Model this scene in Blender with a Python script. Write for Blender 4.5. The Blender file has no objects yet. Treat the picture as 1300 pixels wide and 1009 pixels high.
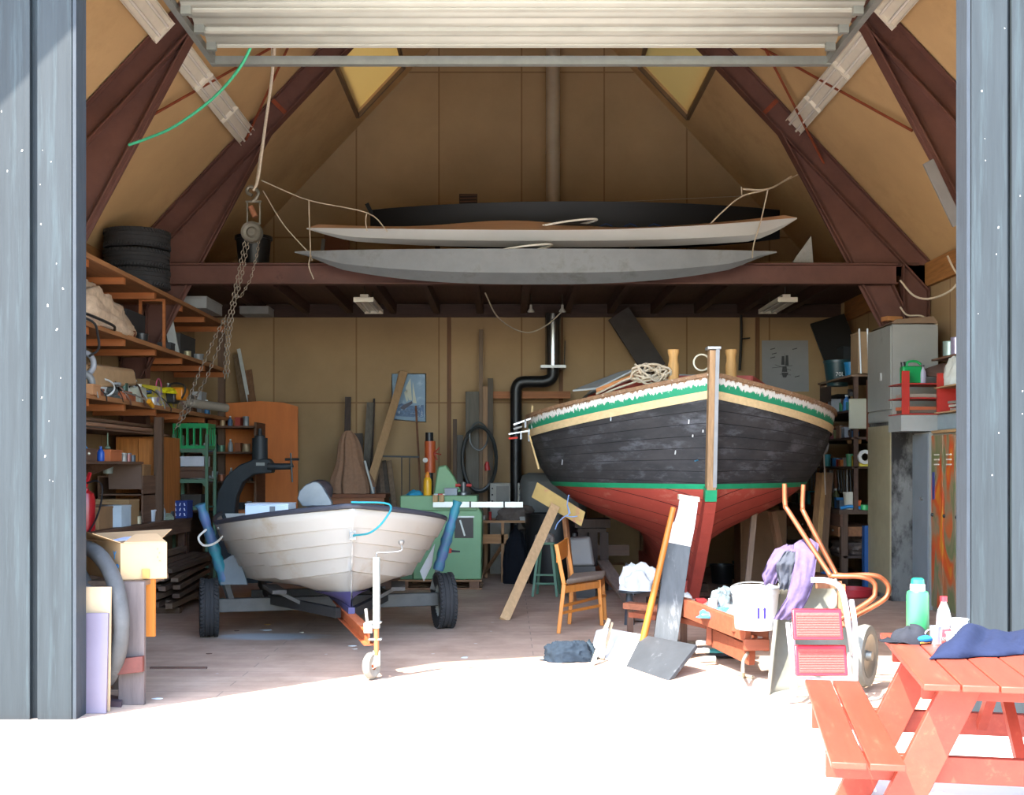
import bpy, bmesh, math, random
from mathutils import Vector, Matrix, Euler, noise
R = random.Random(7)
V = Vector
PI = math.pi
F, CX, CY, EYE = 1500.0, 645.0, 592.0, 1.5     # focal length in pixels, vanishing point, eye height
def P(px, py, d): return V(((px-CX)*d/F, d, EYE+(CY-py)*d/F))
def G(px, py):
    d = F*EYE/(py-CY); v = P(px, py, d); v.z = 0; return v
def X(px, d): return (px-CX)*d/F
def Z(py, d): return EYE+(CY-py)*d/F
COL = bpy.context.scene.collection

# ---------------------------------------------------------------- materials
def lin(h):
    h = h.lstrip('#'); o = []
    for i in (0, 2, 4):
        c = int(h[i:i+2], 16)/255
        o.append(c/12.92 if c <= .04045 else ((c+.055)/1.055)**2.4)
    return (*o, 1)
_m = {}
def N(nt, t, **kw):
    n = nt.nodes.new(t)
    for k, v in kw.items():
        if k.startswith('i_'): n.inputs[k[2:].replace('_', ' ')].default_value = v
        else: setattr(n, k, v)
    return n
def mat(hexc, rough=.6, metal=0., var=.25, sc=6., bump=.08, stretch=(1, 1, 1), hex2=None, amt=.5, spec=.3, trans=0., alpha=1., sc2=3., coat=0):
    key = (hexc, rough, metal, var, sc, bump, stretch, hex2, amt, spec, trans, alpha, sc2)
    if key in _m: return _m[key]
    m = bpy.data.materials.new('mat_'+hexc.strip('#')); m.use_nodes = True
    nt = m.node_tree; b = nt.nodes['Principled BSDF']; L = nt.links.new
    c = lin(hexc)
    tc = N(nt, 'ShaderNodeTexCoord'); mp = N(nt, 'ShaderNodeMapping'); mp.inputs['Scale'].default_value = stretch
    L(tc.outputs['Object'], mp.inputs['Vector'])
    n1 = N(nt, 'ShaderNodeTexNoise', i_Scale=sc, i_Detail=6., i_Roughness=.62); L(mp.outputs[0], n1.inputs['Vector'])
    r = N(nt, 'ShaderNodeValToRGB'); r.color_ramp.elements[0].position = .3; r.color_ramp.elements[1].position = .7
    r.color_ramp.elements[0].color = (c[0]*(1-var), c[1]*(1-var), c[2]*(1-var), 1)
    r.color_ramp.elements[1].color = tuple(min(1, x*(1+var*.8)) for x in c[:3])+(1,)
    L(n1.outputs['Fac'], r.inputs[0]); out = r.outputs[0]
    if hex2:
        n2 = N(nt, 'ShaderNodeTexNoise', i_Scale=sc2, i_Detail=8., i_Roughness=.7); L(mp.outputs[0], n2.inputs['Vector'])
        r2 = N(nt, 'ShaderNodeValToRGB'); r2.color_ramp.elements[0].position = 1-amt-.06; r2.color_ramp.elements[1].position = 1-amt+.06
        L(n2.outputs['Fac'], r2.inputs[0])
        mx = N(nt, 'ShaderNodeMix', data_type='RGBA'); L(r2.outputs[0], mx.inputs[0]); L(out, mx.inputs[6]); mx.inputs[7].default_value = lin(hex2); out = mx.outputs[2]
    L(out, b.inputs['Base Color'])
    b.inputs['Roughness'].default_value = rough; b.inputs['Metallic'].default_value = metal
    b.inputs['Specular IOR Level'].default_value = spec
    b.inputs['Transmission Weight'].default_value = trans; b.inputs['Alpha'].default_value = alpha
    if bump:
        bp = N(nt, 'ShaderNodeBump', i_Strength=min(1, bump*3), i_Distance=.01); L(n1.outputs['Fac'], bp.inputs['Height']); L(bp.outputs[0], b.inputs['Normal'])
    _m[key] = m
    return m
def wood(hexc, axis='z', var=.3, rough=.65, hex2=None, amt=.3):
    s = {'x': (1, 14, 14), 'y': (14, 1, 14), 'z': (14, 14, 1)}[axis]
    return mat(hexc, rough=rough, var=var, sc=2.2, bump=.05, stretch=s, hex2=hex2, amt=amt, sc2=2.)
def cloth(hexc, var=.12): return mat(hexc, rough=.95, var=var, sc=30, bump=.1, spec=.1)
def met(hexc, rough=.4, var=.1, metal=.8): return mat(hexc, rough=rough, metal=metal, var=var, sc=9, bump=.02)
def paint(hexc, rough=.5, var=.1, hex2=None, amt=.3): return mat(hexc, rough=rough, var=var, sc=5, bump=.03, hex2=hex2, amt=amt, sc2=5)
def plastic(hexc, rough=.4): return mat(hexc, rough=rough, var=.06, sc=4, bump=0, spec=.5)

# ---------------------------------------------------------------- mesh builder
class MB:
    def __init__(s): s.bm = bmesh.new(); s.uv = None
    def box(s, c, size, rot=(0, 0, 0)):
        m = Matrix.Translation(V(c)) @ Euler(rot).to_matrix().to_4x4() @ Matrix.Diagonal((*size, 1))
        bmesh.ops.create_cube(s.bm, size=1, matrix=m); return s
    def bx(s, a, b):
        a, b = V(a), V(b); return s.box((a+b)/2, [abs(b[i]-a[i]) for i in range(3)])
    def hexa(s, p):      # 4 bottom + 4 top points, counter-clockwise
        v = [s.bm.verts.new(V(q)) for q in p]
        for f in ((3, 2, 1, 0), (4, 5, 6, 7), (0, 1, 5, 4), (1, 2, 6, 5), (2, 3, 7, 6), (3, 0, 4, 7)): s.bm.faces.new([v[i] for i in f])
        return s
    def beam(s, a, b, w, h, up=(0, 0, 1)):
        a, b = V(a), V(b); d = (b-a).normalized(); up = V(up)
        if abs(d.dot(up)) > .98: up = V((0, 1, 0))
        x = d.cross(up).normalized(); y = x.cross(d).normalized()
        q = [(-1, -1), (1, -1), (1, 1), (-1, 1)]
        return s.hexa([a+x*w/2*i+y*h/2*j for i, j in q]+[b+x*w/2*i+y*h/2*j for i, j in q])
    def tube(s, pts, r, n=8, closed=False, cap=True):
        pts = [V(p) for p in pts]; k = len(pts)
        rr = r if isinstance(r, (list, tuple)) else [r]*k
        rings = []; prev = None
        for i in range(k):
            if closed: d = pts[(i+1) % k]-pts[i-1]
            else: d = pts[min(i+1, k-1)]-pts[max(i-1, 0)]
            if d.length < 1e-9: d = V((0, 0, 1))
            d.normalize()
            if prev is None:
                u = d.cross(V((0, 0, 1)));
                if u.length < .1: u = d.cross(V((1, 0, 0)))
            else: u = prev-d*prev.dot(d)
            u.normalize(); prev = u; w = d.cross(u)
            rings.append([s.bm.verts.new(pts[i]+(u*math.cos(2*PI*j/n)+w*math.sin(2*PI*j/n))*rr[i]) for j in range(n)])
        for i in range(k if closed else k-1):
            A, B = rings[i], rings[(i+1) % k]
            for j in range(n):
                s.bm.faces.new((A[j], A[(j+1) % n], B[(j+1) % n], B[j]))
        if cap and not closed:
            s.bm.faces.new(rings[0][::-1]); s.bm.faces.new(rings[-1])
        return s
    def lathe(s, prof, c=(0, 0, 0), n=24, rot=(0, 0, 0)):
        m = Matrix.Translation(V(c)) @ Euler(rot).to_matrix().to_4x4(); rings = []
        for r, z in prof:
            if r < 1e-6: rings.append([s.bm.verts.new(m @ V((0, 0, z)))])
            else: rings.append([s.bm.verts.new(m @ V((r*math.cos(2*PI*j/n), r*math.sin(2*PI*j/n), z))) for j in range(n)])
        for A, B in zip(rings, rings[1:]):
            for j in range(n):
                k = (j+1) % n
                if len(A) == 1 and len(B) == 1: continue
                if len(A) == 1: s.bm.faces.new((A[0], B[k], B[j]))
                elif len(B) == 1: s.bm.faces.new((A[j], A[k], B[0]))
                else: s.bm.faces.new((A[j], A[k], B[k], B[j]))
        return s
    def cyl(s, a, b, r, n=16): return s.tube([a, b], r, n)
    def ball(s, c, r, n=16, rot=(0, 0, 0)):
        r = (r, r, r) if not isinstance(r, (list, tuple)) else r
        m = Matrix.Translation(V(c)) @ Euler(rot).to_matrix().to_4x4() @ Matrix.Diagonal((*r, 1))
        bmesh.ops.create_uvsphere(s.bm, u_segments=n, v_segments=max(6, n//2), radius=1, matrix=m); return s
    def prism(s, poly, vec):
        vec = V(vec); a = [s.bm.verts.new(V(p)) for p in poly]; b = [s.bm.verts.new(V(p)+vec) for p in poly]; n = len(a)
        s.bm.faces.new(a[::-1]); s.bm.faces.new(b)
        for i in range(n): s.bm.faces.new((a[i], a[(i+1) % n], b[(i+1) % n], b[i]))
        return s
    def grid(s, fn, nu, nv, close_u=False):
        uvl = s.bm.loops.layers.uv.verify()
        g = [[s.bm.verts.new(V(fn(i/nu, j/nv))) for j in range(nv+1)] for i in range(nu if close_u else nu+1)]
        k = len(g)
        for i in range(nu):
            for j in range(nv):
                q = (g[i][j], g[(i+1) % k][j], g[(i+1) % k][j+1], g[i][j+1])
                try: f = s.bm.faces.new(q)
                except ValueError: continue
                for l, (a, b) in zip(f.loops, ((i, j), (i+1, j), (i+1, j+1), (i, j+1))): l[uvl].uv = (a/nu, b/nv)
        return s
    def build(s, name, m, parent=None, bev=0, sub=0, thick=0, off=-1, ang=35, world=False, label=None, flat=False):
        bm = s.bm
        bmesh.ops.remove_doubles(bm, verts=bm.verts, dist=1e-5)
        bmesh.ops.recalc_face_normals(bm, faces=bm.faces)
        me = bpy.data.meshes.new(name)
        if parent is not None and world:
            bm.transform(wm(parent).inverted())
        elif parent is None:      # put the origin at the base of the thing
            lo = V([min(v.co[i] for v in bm.verts) for i in range(3)]); hi = V([max(v.co[i] for v in bm.verts) for i in range(3)])
            o = V(((lo.x+hi.x)/2, (lo.y+hi.y)/2, lo.z)); bm.transform(Matrix.Translation(-o))
        bm.to_mesh(me); bm.free()
        me.polygons.foreach_set('use_smooth', [not flat]*len(me.polygons))
        if not flat: me.set_sharp_from_angle(angle=math.radians(ang))
        ob = bpy.data.objects.new(name, me); COL.objects.link(ob)
        if parent is None: ob.location = o
        else: ob.parent = parent
        me.materials.append(m)
        if thick: k = ob.modifiers.new('thickness', 'SOLIDIFY'); k.thickness = thick; k.offset = off
        if bev: k = ob.modifiers.new('bevel', 'BEVEL'); k.width = bev; k.segments = 2; k.limit_method = 'ANGLE'
        if sub: k = ob.modifiers.new('smooth', 'SUBSURF'); k.levels = sub; k.render_levels = sub
        if label: ob['label'] = label
        return ob
def wm(o):
    m = Matrix.LocRotScale(o.location, o.rotation_euler, o.scale)
    return wm(o.parent) @ m if o.parent else m
def tag(o, label, cat, group=None):
    o['label'] = label; o['category'] = cat
    if group: o['group'] = group
    return o
def thing(name, label, cat, loc=(0, 0, 0), rz=0., group=None, rot=None):
    o = bpy.data.objects.new(name, None); COL.objects.link(o); o.empty_display_size = .1
    o.location = loc; o.rotation_euler = rot or (0, 0, rz)
    return tag(o, label, cat, group)
def struct(name, mb, m, parent=None, **k):
    o = mb.build(name, m, parent, **k)
    if parent is None: o['kind'] = 'structure'
    return o
def dup(root, loc=None, rz=None, label=None, group=None):
    def cp(o, par):
        c = o.copy(); COL.objects.link(c); c.parent = par
        for ch in list(o.children): cp(ch, c)
        return c
    r = cp(root, None)
    if loc is not None: r.location = loc
    if rz is not None: r.rotation_euler = (0, 0, rz)
    if label: r['label'] = label
    if group: r['group'] = group
    return r
def arc(c, r, a0, a1, n, ax=V((1, 0, 0)), ay=V((0, 0, 1))):
    return [V(c)+V(ax)*r*math.cos(a0+(a1-a0)*i/n)+V(ay)*r*math.sin(a0+(a1-a0)*i/n) for i in range(n+1)]
def sag(a, b, s, n=12):
    a, b = V(a), V(b); return [a.lerp(b, i/n)-V((0, 0, s*4*(i/n)*(1-i/n))) for i in range(n+1)]
def smooth_path(pts, k=6):     # Catmull-Rom
    pts = [V(p) for p in pts]; q = [pts[0]*2-pts[1]]+pts+[pts[-1]*2-pts[-2]]; o = []
    for i in range(1, len(q)-2):
        for j in range(k):
            t = j/k; a, b, c, d = q[i-1], q[i], q[i+1], q[i+2]
            o.append(.5*((2*b)+(c-a)*t+(2*a-5*b+4*c-d)*t*t+(-a+3*b-3*c+d)*t**3))
    return o+[pts[-1]]
def text_mesh(s, size, name, m, parent, loc, rot, depth=.0015):
    cu = bpy.data.curves.new('t', 'FONT'); cu.body = s; cu.size = size; cu.extrude = depth
    to = bpy.data.objects.new('t', cu); COL.objects.link(to)
    bpy.context.view_layer.update()
    me = bpy.data.meshes.new_from_object(to.evaluated_get(bpy.context.evaluated_depsgraph_get()))
    bpy.data.objects.remove(to); me.materials.clear(); me.materials.append(m)
    ob = bpy.data.objects.new(name, me); COL.objects.link(ob); ob.parent = parent
    w = Matrix.Translation(V(loc)) @ Euler(rot).to_matrix().to_4x4()
    me.transform(wm(parent).inverted() @ w if parent else w)
    return ob
EXPO, SUN, SKYS = 1.6, 9.0, 0.65
# ================================================================= CAMERA, LIGHT
cam = bpy.data.cameras.new('camera'); co = bpy.data.objects.new('camera', cam); COL.objects.link(co)
co.location = (0, 0, EYE); co.rotation_euler = (PI/2, 0, 0)
cam.sensor_width = 36; cam.lens = F/1300*36; cam.shift_x = (650-CX)/1300; cam.shift_y = (CY-504.5)/1300; cam.clip_end = 200
bpy.context.scene.camera = co
sc = bpy.context.scene
sc.view_settings.view_transform = 'Standard'; sc.view_settings.look = 'None'; sc.view_settings.gamma = 1
sc.view_settings.use_curve_mapping = False
sc.view_settings.exposure = EXPO
sd = V((.7071*math.cos(math.radians(55)), .7071*math.cos(math.radians(55)), -math.sin(math.radians(55))))
sl = bpy.data.lights.new('sun', 'SUN'); sl.energy = SUN; sl.angle = math.radians(.6); sl.color = (1, .95, .88)
so = bpy.data.objects.new('sun', sl); COL.objects.link(so); so.rotation_euler = sd.to_track_quat('-Z', 'Y').to_euler(); so.location = (-6, -6, 12)
w = bpy.data.worlds.new('sky'); sc.world = w; w.use_nodes = True
nt = w.node_tree; bg = nt.nodes['Background']; sky = nt.nodes.new('ShaderNodeTexSky'); sky.sky_type = 'NISHITA'; sky.sun_disc = False
sky.sun_elevation = math.radians(55); sky.sun_rotation = math.radians(225)
nt.links.new(sky.outputs[0], bg.inputs[0]); bg.inputs[1].default_value = SKYS
try:
    sc.cycles.max_bounces = 14; sc.cycles.diffuse_bounces = 8; sc.cycles.use_denoising = True
except Exception: pass

# ================================================================= THE BUILDING
XL, XR, YF, YB, XA, ZA, SL = -4.63, 5.03, 7.0, 17.45, .2, 9.09, 1.065
ZE = ZA-SL*(XA-XL)
def roof_z(x): return ZA-SL*abs(x-XA)
M_wall = mat('#a9804f', rough=.8, var=.12, sc=1.3, bump=.02, hex2='#9c744a', amt=.42, sc2=.7)
M_ceil = mat('#b9976a', rough=.85, var=.1, sc=1.1, bump=.02, hex2='#ac8b60', amt=.42, sc2=.6)
M_frame = mat('#5a3a32', rough=.55, var=.15, sc=3, bump=.02)
# floor with wide boards running across, stained
def floor_mat():
    m = bpy.data.materials.new('floor_boards'); m.use_nodes = True; nt = m.node_tree; L = nt.links.new; b = nt.nodes['Principled BSDF']
    tc = N(nt, 'ShaderNodeTexCoord'); br = N(nt, 'ShaderNodeTexBrick', i_Scale=1., i_Mortar_Size=.004, i_Brick_Width=4.2, i_Row_Height=.19)
    br.inputs['Color1'].default_value = lin('#c6ae99'); br.inputs['Color2'].default_value = lin('#bea490'); br.inputs['Mortar'].default_value = lin('#97877a')
    L(tc.outputs['Object'], br.inputs['Vector'])
    n = N(nt, 'ShaderNodeTexNoise', i_Scale=1.6, i_Detail=9., i_Roughness=.7); L(tc.outputs['Object'], n.inputs['Vector'])
    r = N(nt, 'ShaderNodeValToRGB'); r.color_ramp.elements[0].position = .3; r.color_ramp.elements[0].color = (.62, .56, .52, 1); r.color_ramp.elements[1].position = .72; r.color_ramp.elements[1].color = (1.06, 1.04, 1.03, 1)
    L(n.outputs['Fac'], r.inputs[0])
    mx = N(nt, 'ShaderNodeMix', data_type='RGBA', blend_type='MULTIPLY'); mx.inputs[0].default_value = 1; L(br.outputs[0], mx.inputs[6]); L(r.outputs[0], mx.inputs[7])
    vo = N(nt, 'ShaderNodeTexVoronoi', i_Scale=3.1); L(tc.outputs['Object'], vo.inputs['Vector'])
    r3 = N(nt, 'ShaderNodeValToRGB'); r3.color_ramp.elements[0].position = .03; r3.color_ramp.elements[0].color = (1, 1, 1, 1); r3.color_ramp.elements[1].position = .06; r3.color_ramp.elements[1].color = (0, 0, 0, 1)
    L(vo.outputs['Distance'], r3.inputs[0]); m2 = N(nt, 'ShaderNodeMix', data_type='RGBA'); L(r3.outputs[0], m2.inputs[0]); L(mx.outputs[2], m2.inputs[6]); m2.inputs[7].default_value = lin('#c9c6bd')
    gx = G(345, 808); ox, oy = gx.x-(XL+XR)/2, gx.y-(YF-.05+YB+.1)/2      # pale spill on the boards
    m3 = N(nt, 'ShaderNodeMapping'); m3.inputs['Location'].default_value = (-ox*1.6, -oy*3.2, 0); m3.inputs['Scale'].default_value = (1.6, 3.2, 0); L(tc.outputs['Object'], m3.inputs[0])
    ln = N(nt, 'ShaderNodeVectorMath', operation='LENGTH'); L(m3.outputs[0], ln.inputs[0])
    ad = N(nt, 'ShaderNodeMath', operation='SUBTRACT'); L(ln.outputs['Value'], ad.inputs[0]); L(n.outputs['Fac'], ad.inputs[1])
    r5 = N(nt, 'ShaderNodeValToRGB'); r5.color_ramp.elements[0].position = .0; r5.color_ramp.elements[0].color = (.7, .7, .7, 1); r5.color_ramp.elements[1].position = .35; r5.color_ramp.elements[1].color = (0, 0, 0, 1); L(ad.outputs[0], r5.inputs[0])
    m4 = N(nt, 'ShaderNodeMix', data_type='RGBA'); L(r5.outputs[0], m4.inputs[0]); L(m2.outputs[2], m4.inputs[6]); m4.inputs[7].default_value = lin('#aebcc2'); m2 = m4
    L(m2.outputs[2], b.inputs['Base Color']); b.inputs['Roughness'].default_value = .6; b.inputs['Specular IOR Level'].default_value = .25
    bp = N(nt, 'ShaderNodeBump', i_Strength=.25, i_Distance=.01); L(br.outputs['Fac'], bp.inputs['Height']); bp.invert = True; L(bp.outputs[0], b.inputs['Normal'])
    return m
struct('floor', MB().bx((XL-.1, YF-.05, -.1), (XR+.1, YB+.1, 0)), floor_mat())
struct('ground', MB().bx((-14, -12, -.12), (16, YF-.06, -.002)), mat('#cbc5ba', rough=.8, var=.12, sc=1.5, bump=.1))
# walls with sheet joints built in as thin recessed strips
def wall_mat(step_x, ax):
    m = bpy.data.materials.new('particle_board'); m.use_nodes = True; nt = m.node_tree; L = nt.links.new; b = nt.nodes['Principled BSDF']
    tc = N(nt, 'ShaderNodeTexCoord'); sp = N(nt, 'ShaderNodeSeparateXYZ'); L(tc.outputs['Object'], sp.inputs[0])
    cb = N(nt, 'ShaderNodeCombineXYZ'); L(sp.outputs[ax], cb.inputs[0]); L(sp.outputs[2], cb.inputs[1])
    br = N(nt, 'ShaderNodeTexBrick', offset=0., i_Scale=1., i_Mortar_Size=.012, i_Brick_Width=step_x, i_Row_Height=2.44)
    br.inputs['Color1'].default_value = lin('#a48a69'); br.inputs['Color2'].default_value = lin('#9e8463'); br.inputs['Mortar'].default_value = lin('#84694c')
    L(cb.outputs[0], br.inputs['Vector'])
    n = N(nt, 'ShaderNodeTexNoise', i_Scale=.7, i_Detail=8., i_Roughness=.65); L(tc.outputs['Object'], n.inputs['Vector'])
    r = N(nt, 'ShaderNodeValToRGB'); r.color_ramp.elements[0].position = .3; r.color_ramp.elements[0].color = (.8, .78, .74, 1); r.color_ramp.elements[1].position = .7; r.color_ramp.elements[1].color = (1.05, 1.03, 1, 1)
    L(n.outputs['Fac'], r.inputs[0]); mx = N(nt, 'ShaderNodeMix', data_type='RGBA', blend_type='MULTIPLY'); mx.inputs[0].default_value = 1
    L(br.outputs[0], mx.inputs[6]); L(r.outputs[0], mx.inputs[7]); L(mx.outputs[2], b.inputs['Base Color']); b.inputs['Roughness'].default_value = .8; b.inputs['Specular IOR Level'].default_value = .15
    return m
struct('wall_back', MB().prism([(XL-.1, YB, 0), (XR+.1, YB, 0), (XR+.1, YB, ZE), (XA, YB, ZA+.1), (XL-.1, YB, ZE)], (0, .12, 0)), wall_mat(1.22, 0))
struct('wall_left', MB().bx((XL-.12, YF, 0), (XL, YB, ZE)), wall_mat(.61, 1))
struct('wall_right', MB().bx((XR, YF, 0), (XR+.12, YB, ZE)), wall_mat(.61, 1))
# roof slopes: built round the skylight openings
TH = .14
sky_l = [P(428, 88, 14.3), P(456, 149, 16.3)]
def slope(name, sgn, y0, y1, yh0, yh1, xh0, xh1):
    mb = MB(); xe = (XL if sgn < 0 else XR)+sgn*.35
    def pt(x, y): return V((x, y, roof_z(x)))
    up = V((0, 0, TH*1.4))
    def q(xa, xb, ya, yb):
        mb.prism([pt(xa, ya), pt(xb, ya), pt(xb, yb), pt(xa, yb)], up)
    q(xe, xh0, y0, y1); q(xh1, XA, y0, y1); q(xh0, xh1, y0, yh0); q(xh0, xh1, yh1, y1)
    return struct(name, mb, M_ceil, ang=30)
slope('ceiling_left', -1, YF-.66, YB, 14.45, 17.1, -2.175, -1.505)
slope('ceiling_right', 1, YF-.66, YB, 14.45, 17.1, 2.6, 1.9)
def skymat():
    m = bpy.data.materials.new('translucent_sheet'); m.use_nodes = True; nt = m.node_tree
    nt.nodes.remove(nt.nodes['Principled BSDF']); t = nt.nodes.new('ShaderNodeBsdfTranslucent'); t.inputs[0].default_value = lin('#dcc896'); d = nt.nodes.new('ShaderNodeBsdfDiffuse'); d.inputs[0].default_value = lin('#c9b987')
    mx = nt.nodes.new('ShaderNodeMixShader'); mx.inputs[0].default_value = .8; nt.links.new(t.outputs[0], mx.inputs[1]); nt.links.new(d.outputs[0], mx.inputs[2]); nt.links.new(mx.outputs[0], nt.nodes['Material Output'].inputs[0]); return m
M_sky = skymat(); M_sframe = paint('#6b5641')
for n, a, b in ((1, -2.175, -1.505), (2, 1.9, 2.6)):
    pt = lambda x, y, o=0: V((x, y, roof_z(x)+o))
    g = MB().prism([pt(a, 14.45, .1), pt(b, 14.45, .1), pt(b, 17.1, .1), pt(a, 17.1, .1)], (0, 0, .006))
    go = struct(f'window_{n}', g, M_sky)
    fr = MB()
    for p, q in ((pt(a, 14.45), pt(b, 14.45)), (pt(a, 17.1), pt(b, 17.1)), (pt(a, 14.45), pt(a, 17.1)), (pt(b, 14.45), pt(b, 17.1))): fr.beam(p, q, .05, .05)
    fr.build('window_frame', M_sframe, go, world=True)

# facade: painted vertical boards either side of the doorway, gable over it, oversailing verge
M_board = mat('#24292b', rough=.6, var=.22, sc=2.2, bump=.12, stretch=(9, 9, .5), hex2='#2d3537', amt=.42, sc2=1.6, spec=.25)
M_board2 = mat('#2c3136', rough=.6, var=.2, sc=4, stretch=(9, 9, 1))
M_chip = paint('#cfcdc6')
def facade(name, xs, seed, y0, sides):
    mb = MB(); rr = random.Random(seed)
    for a, b in xs: mb.box(((a+b)/2, YF+.02, 2.6), (b-a-.012, .04, 5.2))
    mb.bx((min(x[0] for x in xs), YF+.045, 0), (max(x[1] for x in xs), YF+.135, 5.2))
    o = struct(name, mb, M_board)
    ch = MB()
    for i in range(60):
        a, b = rr.choice(xs); x = rr.uniform(a+.02, b-.02); z = rr.triangular(.1, 4.6, 1.8); s = rr.uniform(.002, .007)
        ch.box((x, YF-.0005, z), (s, .002, s*rr.uniform(1, 3)), (0, rr.uniform(-.6, .6), 0))
    ch.build('paint_chips', M_chip, o, world=True, flat=True); return o
xl = [(-5.3, -4.55), (-4.54, -3.9), (-3.89, -3.36), (-3.35, -2.825), (-2.80, X(92, 7.0))]
xl = [(-5.4, -4.62), (-4.6, -4.02), (-4.0, -3.42), (-3.4, X(41, 7)-.01), (X(44, 7)+.01, X(92, 7))]
facade('wall_front_left', xl, 3, 7, 1)
struct('trim_1', MB().bx((X(92, 7)-.001, YF+.004, 0), (X(92, 7)+.02, YF+.17, 5.2)), M_board2)
x0 = X(1232, 7)
xr = [(x0, x0+.225), (x0+.24, x0+.58), (x0+.6, x0+1.0), (x0+1.02, x0+1.6), (x0+1.62, x0+2.6)]
facade('wall_front_right', xr, 5, 7, 1)
struct('trim_2', MB().bx((x0-.02, YF+.004, 0), (x0+.001, YF+.17, 5.2)), M_board2)
mb = MB(); mb.prism([(XL-.5, YF, 3.65), (XL-.5, YF, 4.75), (XR+.5, YF, 4.75), (XR+.5, YF, 3.65), (XA, YF, ZA+.1)][:0] or [(-5.4, YF+.01, 4.75), (x0+2.6, YF+.01, 4.75), (XR+.4, YF+.01, 4.75), (XA, YF+.01, ZA+.1)], (0, .12, 0))
struct('wall_front_gable', mb, M_board)
# purlins and battens on the wall: plate under the eaves
struct('trim_3', MB().bx((XR-.06, YF+.2, 3.64), (XR, YB, 3.92)), wood('#9a6a3c', 'y'))
struct('trim_4', MB().bx((XL, YF+.2, 3.64), (XL+.06, YB, 3.92)), wood('#8a5c34', 'y'))
mb = MB()
for x in (-.9, .75, 3.65): mb.bx((x, YB-.03, 0), (x+.06, YB, 3.7))
struct('trim_5', mb, wood('#6b4a30'))

# ---------------------------------------------------------------- steel portal frames
M_steel = mat('#5c3c33', rough=.6, var=.2, sc=3, bump=.04, hex2='#4a2f28', amt=.35, sc2=4)
M_rust = mat('#7a3a22', rough=.7, var=.25, sc=9, bump=.05)
def frame(yc, label):
    t = thing('portal_frame', label, 'roof frame', (XA, yc, 0), group='steel portal frames of the boathouse')
    for sg in (-1, 1):
        xe = (XL if sg < 0 else XR)-sg*.02
        def ro(x, off=.02): return roof_z(x)-off
        m = MB()      # rafter: web plus two flanges
        a = V((XA, yc, ro(XA))); b = V((xe, yc, ro(xe)))
        dn = V((0, 0, -1))
        m.prism([a+V((0, -.006, 0)), b+V((0, -.006, 0)), b+V((0, -.006, -.36)), a+V((0, -.006, -.36))], (0, .012, 0))
        m.beam(a+dn*.01, b+dn*.01, .15, .014); m.beam(a+dn*.36, b+dn*.36, .15, .014)
        m.build('rafter', M_steel, t, world=True)
        k = V((XA+sg*3.02, yc, roof_z(XA+sg*3.02)-.36)); e = V((XA+sg*4.13, yc, 3.45)); f = V((xe-sg*.03, yc, 2.1))
        h = MB()
        h.prism([k+V((0, -.005, 0)), f+V((0, -.005, 0)), V((xe, yc-.005, 2.75)), e+V((sg*.14, -.005, .42)), V((xe, yc-.005, 3.9)), V((xe, yc-.005, ro(xe)-.33))], (0, .01, 0))
        h.build('haunch_plate', M_steel, t, world=True)
        l = MB(); l.beam(k, e, .16, .016, (sg, 0, 1))
        l.beam(e, f, .16, .016, (sg, 0, 1)); l.beam(e+V((sg*.14, 0, .42)), V((xe, yc, 2.75)), .16, .016, (sg, 0, 1)); l.build('knee_brace', M_steel, t, world=True)
        c = MB(); cx = xe-sg*.16
        c.box((cx, yc, 1.95), (.3, .012, 3.9)); c.box((cx-.15, yc, 1.95), (.014, .16, 3.9)); c.box((cx+.15, yc, 1.95), (.014, .16, 3.9))
        c.build('column', M_steel, t, world=True)
        s = MB(); q = XA+sg*3.0; s.beam((q, yc-.05, ro(q)-.02), (q-sg*.17, yc-.05, ro(q)-.19), .012, .05); s.build('stiffener', M_rust, t, world=True)
    return t
frame(10.75, 'nearer brown steel roof frame, its haunch meeting the wall beside the rolled-up door')
frame(14.1, 'farther brown steel roof frame, carrying the loft beam under the kayaks')

# diagonal tie rods under the roof
def rod(a, b, lab): tag(MB().cyl(a, b, .014, 8).build('tie_rod', M_rust), lab, 'tie rod')
def onroof(px, py, s, off=.12):
    a = (px-CX)/F; b = (CY-py)/F; d = (ZA-off-EYE-s*-1*SL*XA*1.)/(b+s*SL*a) if s > 0 else (ZA-off-EYE-SL*XA)/(b-SL*a)
    return V((a*d, d, EYE+b*d))
rod(onroof(176, 156, -1), onroof(372, 45, -1), 'thin rust-brown tie rod rising right under the left roof slope, crossing the lamps')
rod(onroof(262, 288, -1, .2), onroof(372, 46, -1, .1), 'thin dark tie rod falling steeply along the left roof slope behind the lamps')
rod(onroof(1158, 166, 1), onroof(930, 40, 1), 'thin rust-brown tie rod crossing the lamps under the right roof slope')
rod(onroof(1078, 270, 1, .2), onroof(955, 30, 1, .1), 'thin dark tie rod falling steeply to the right frame behind the lamps')

# ---------------------------------------------------------------- loft
t = thing('loft', 'brown steel and timber storage loft across the back of the boathouse under the kayaks', 'loft', (XA, 14.1, 3.66))
m = MB(); m.bx((-4.35, 14.0, 3.66), (4.6, 14.012, 3.89)); m.bx((-4.35, 13.93, 3.655), (4.6, 14.08, 3.67)); m.bx((-4.35, 13.93, 3.88), (4.6, 14.08, 3.895))
m.build('front_beam', M_steel, t, world=True)
MB().bx((-4.5, 14.08, 3.895), (4.9, YB, 3.93)).build('deck', wood('#4a3028', 'y'), t, world=True)
for k in range(13):
    x = -3.6+.638*k
    MB().bx((x-.045, 14.06, 3.745), (x+.045, YB, 3.895)).build('joist', wood('#452c24', 'y'), t, world=True)
MB().bx((-4.5, YB-.06, 3.70), (4.9, YB, 3.89)).build('ledger', wood('#3e2a22', 'x'), t, world=True)

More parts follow.
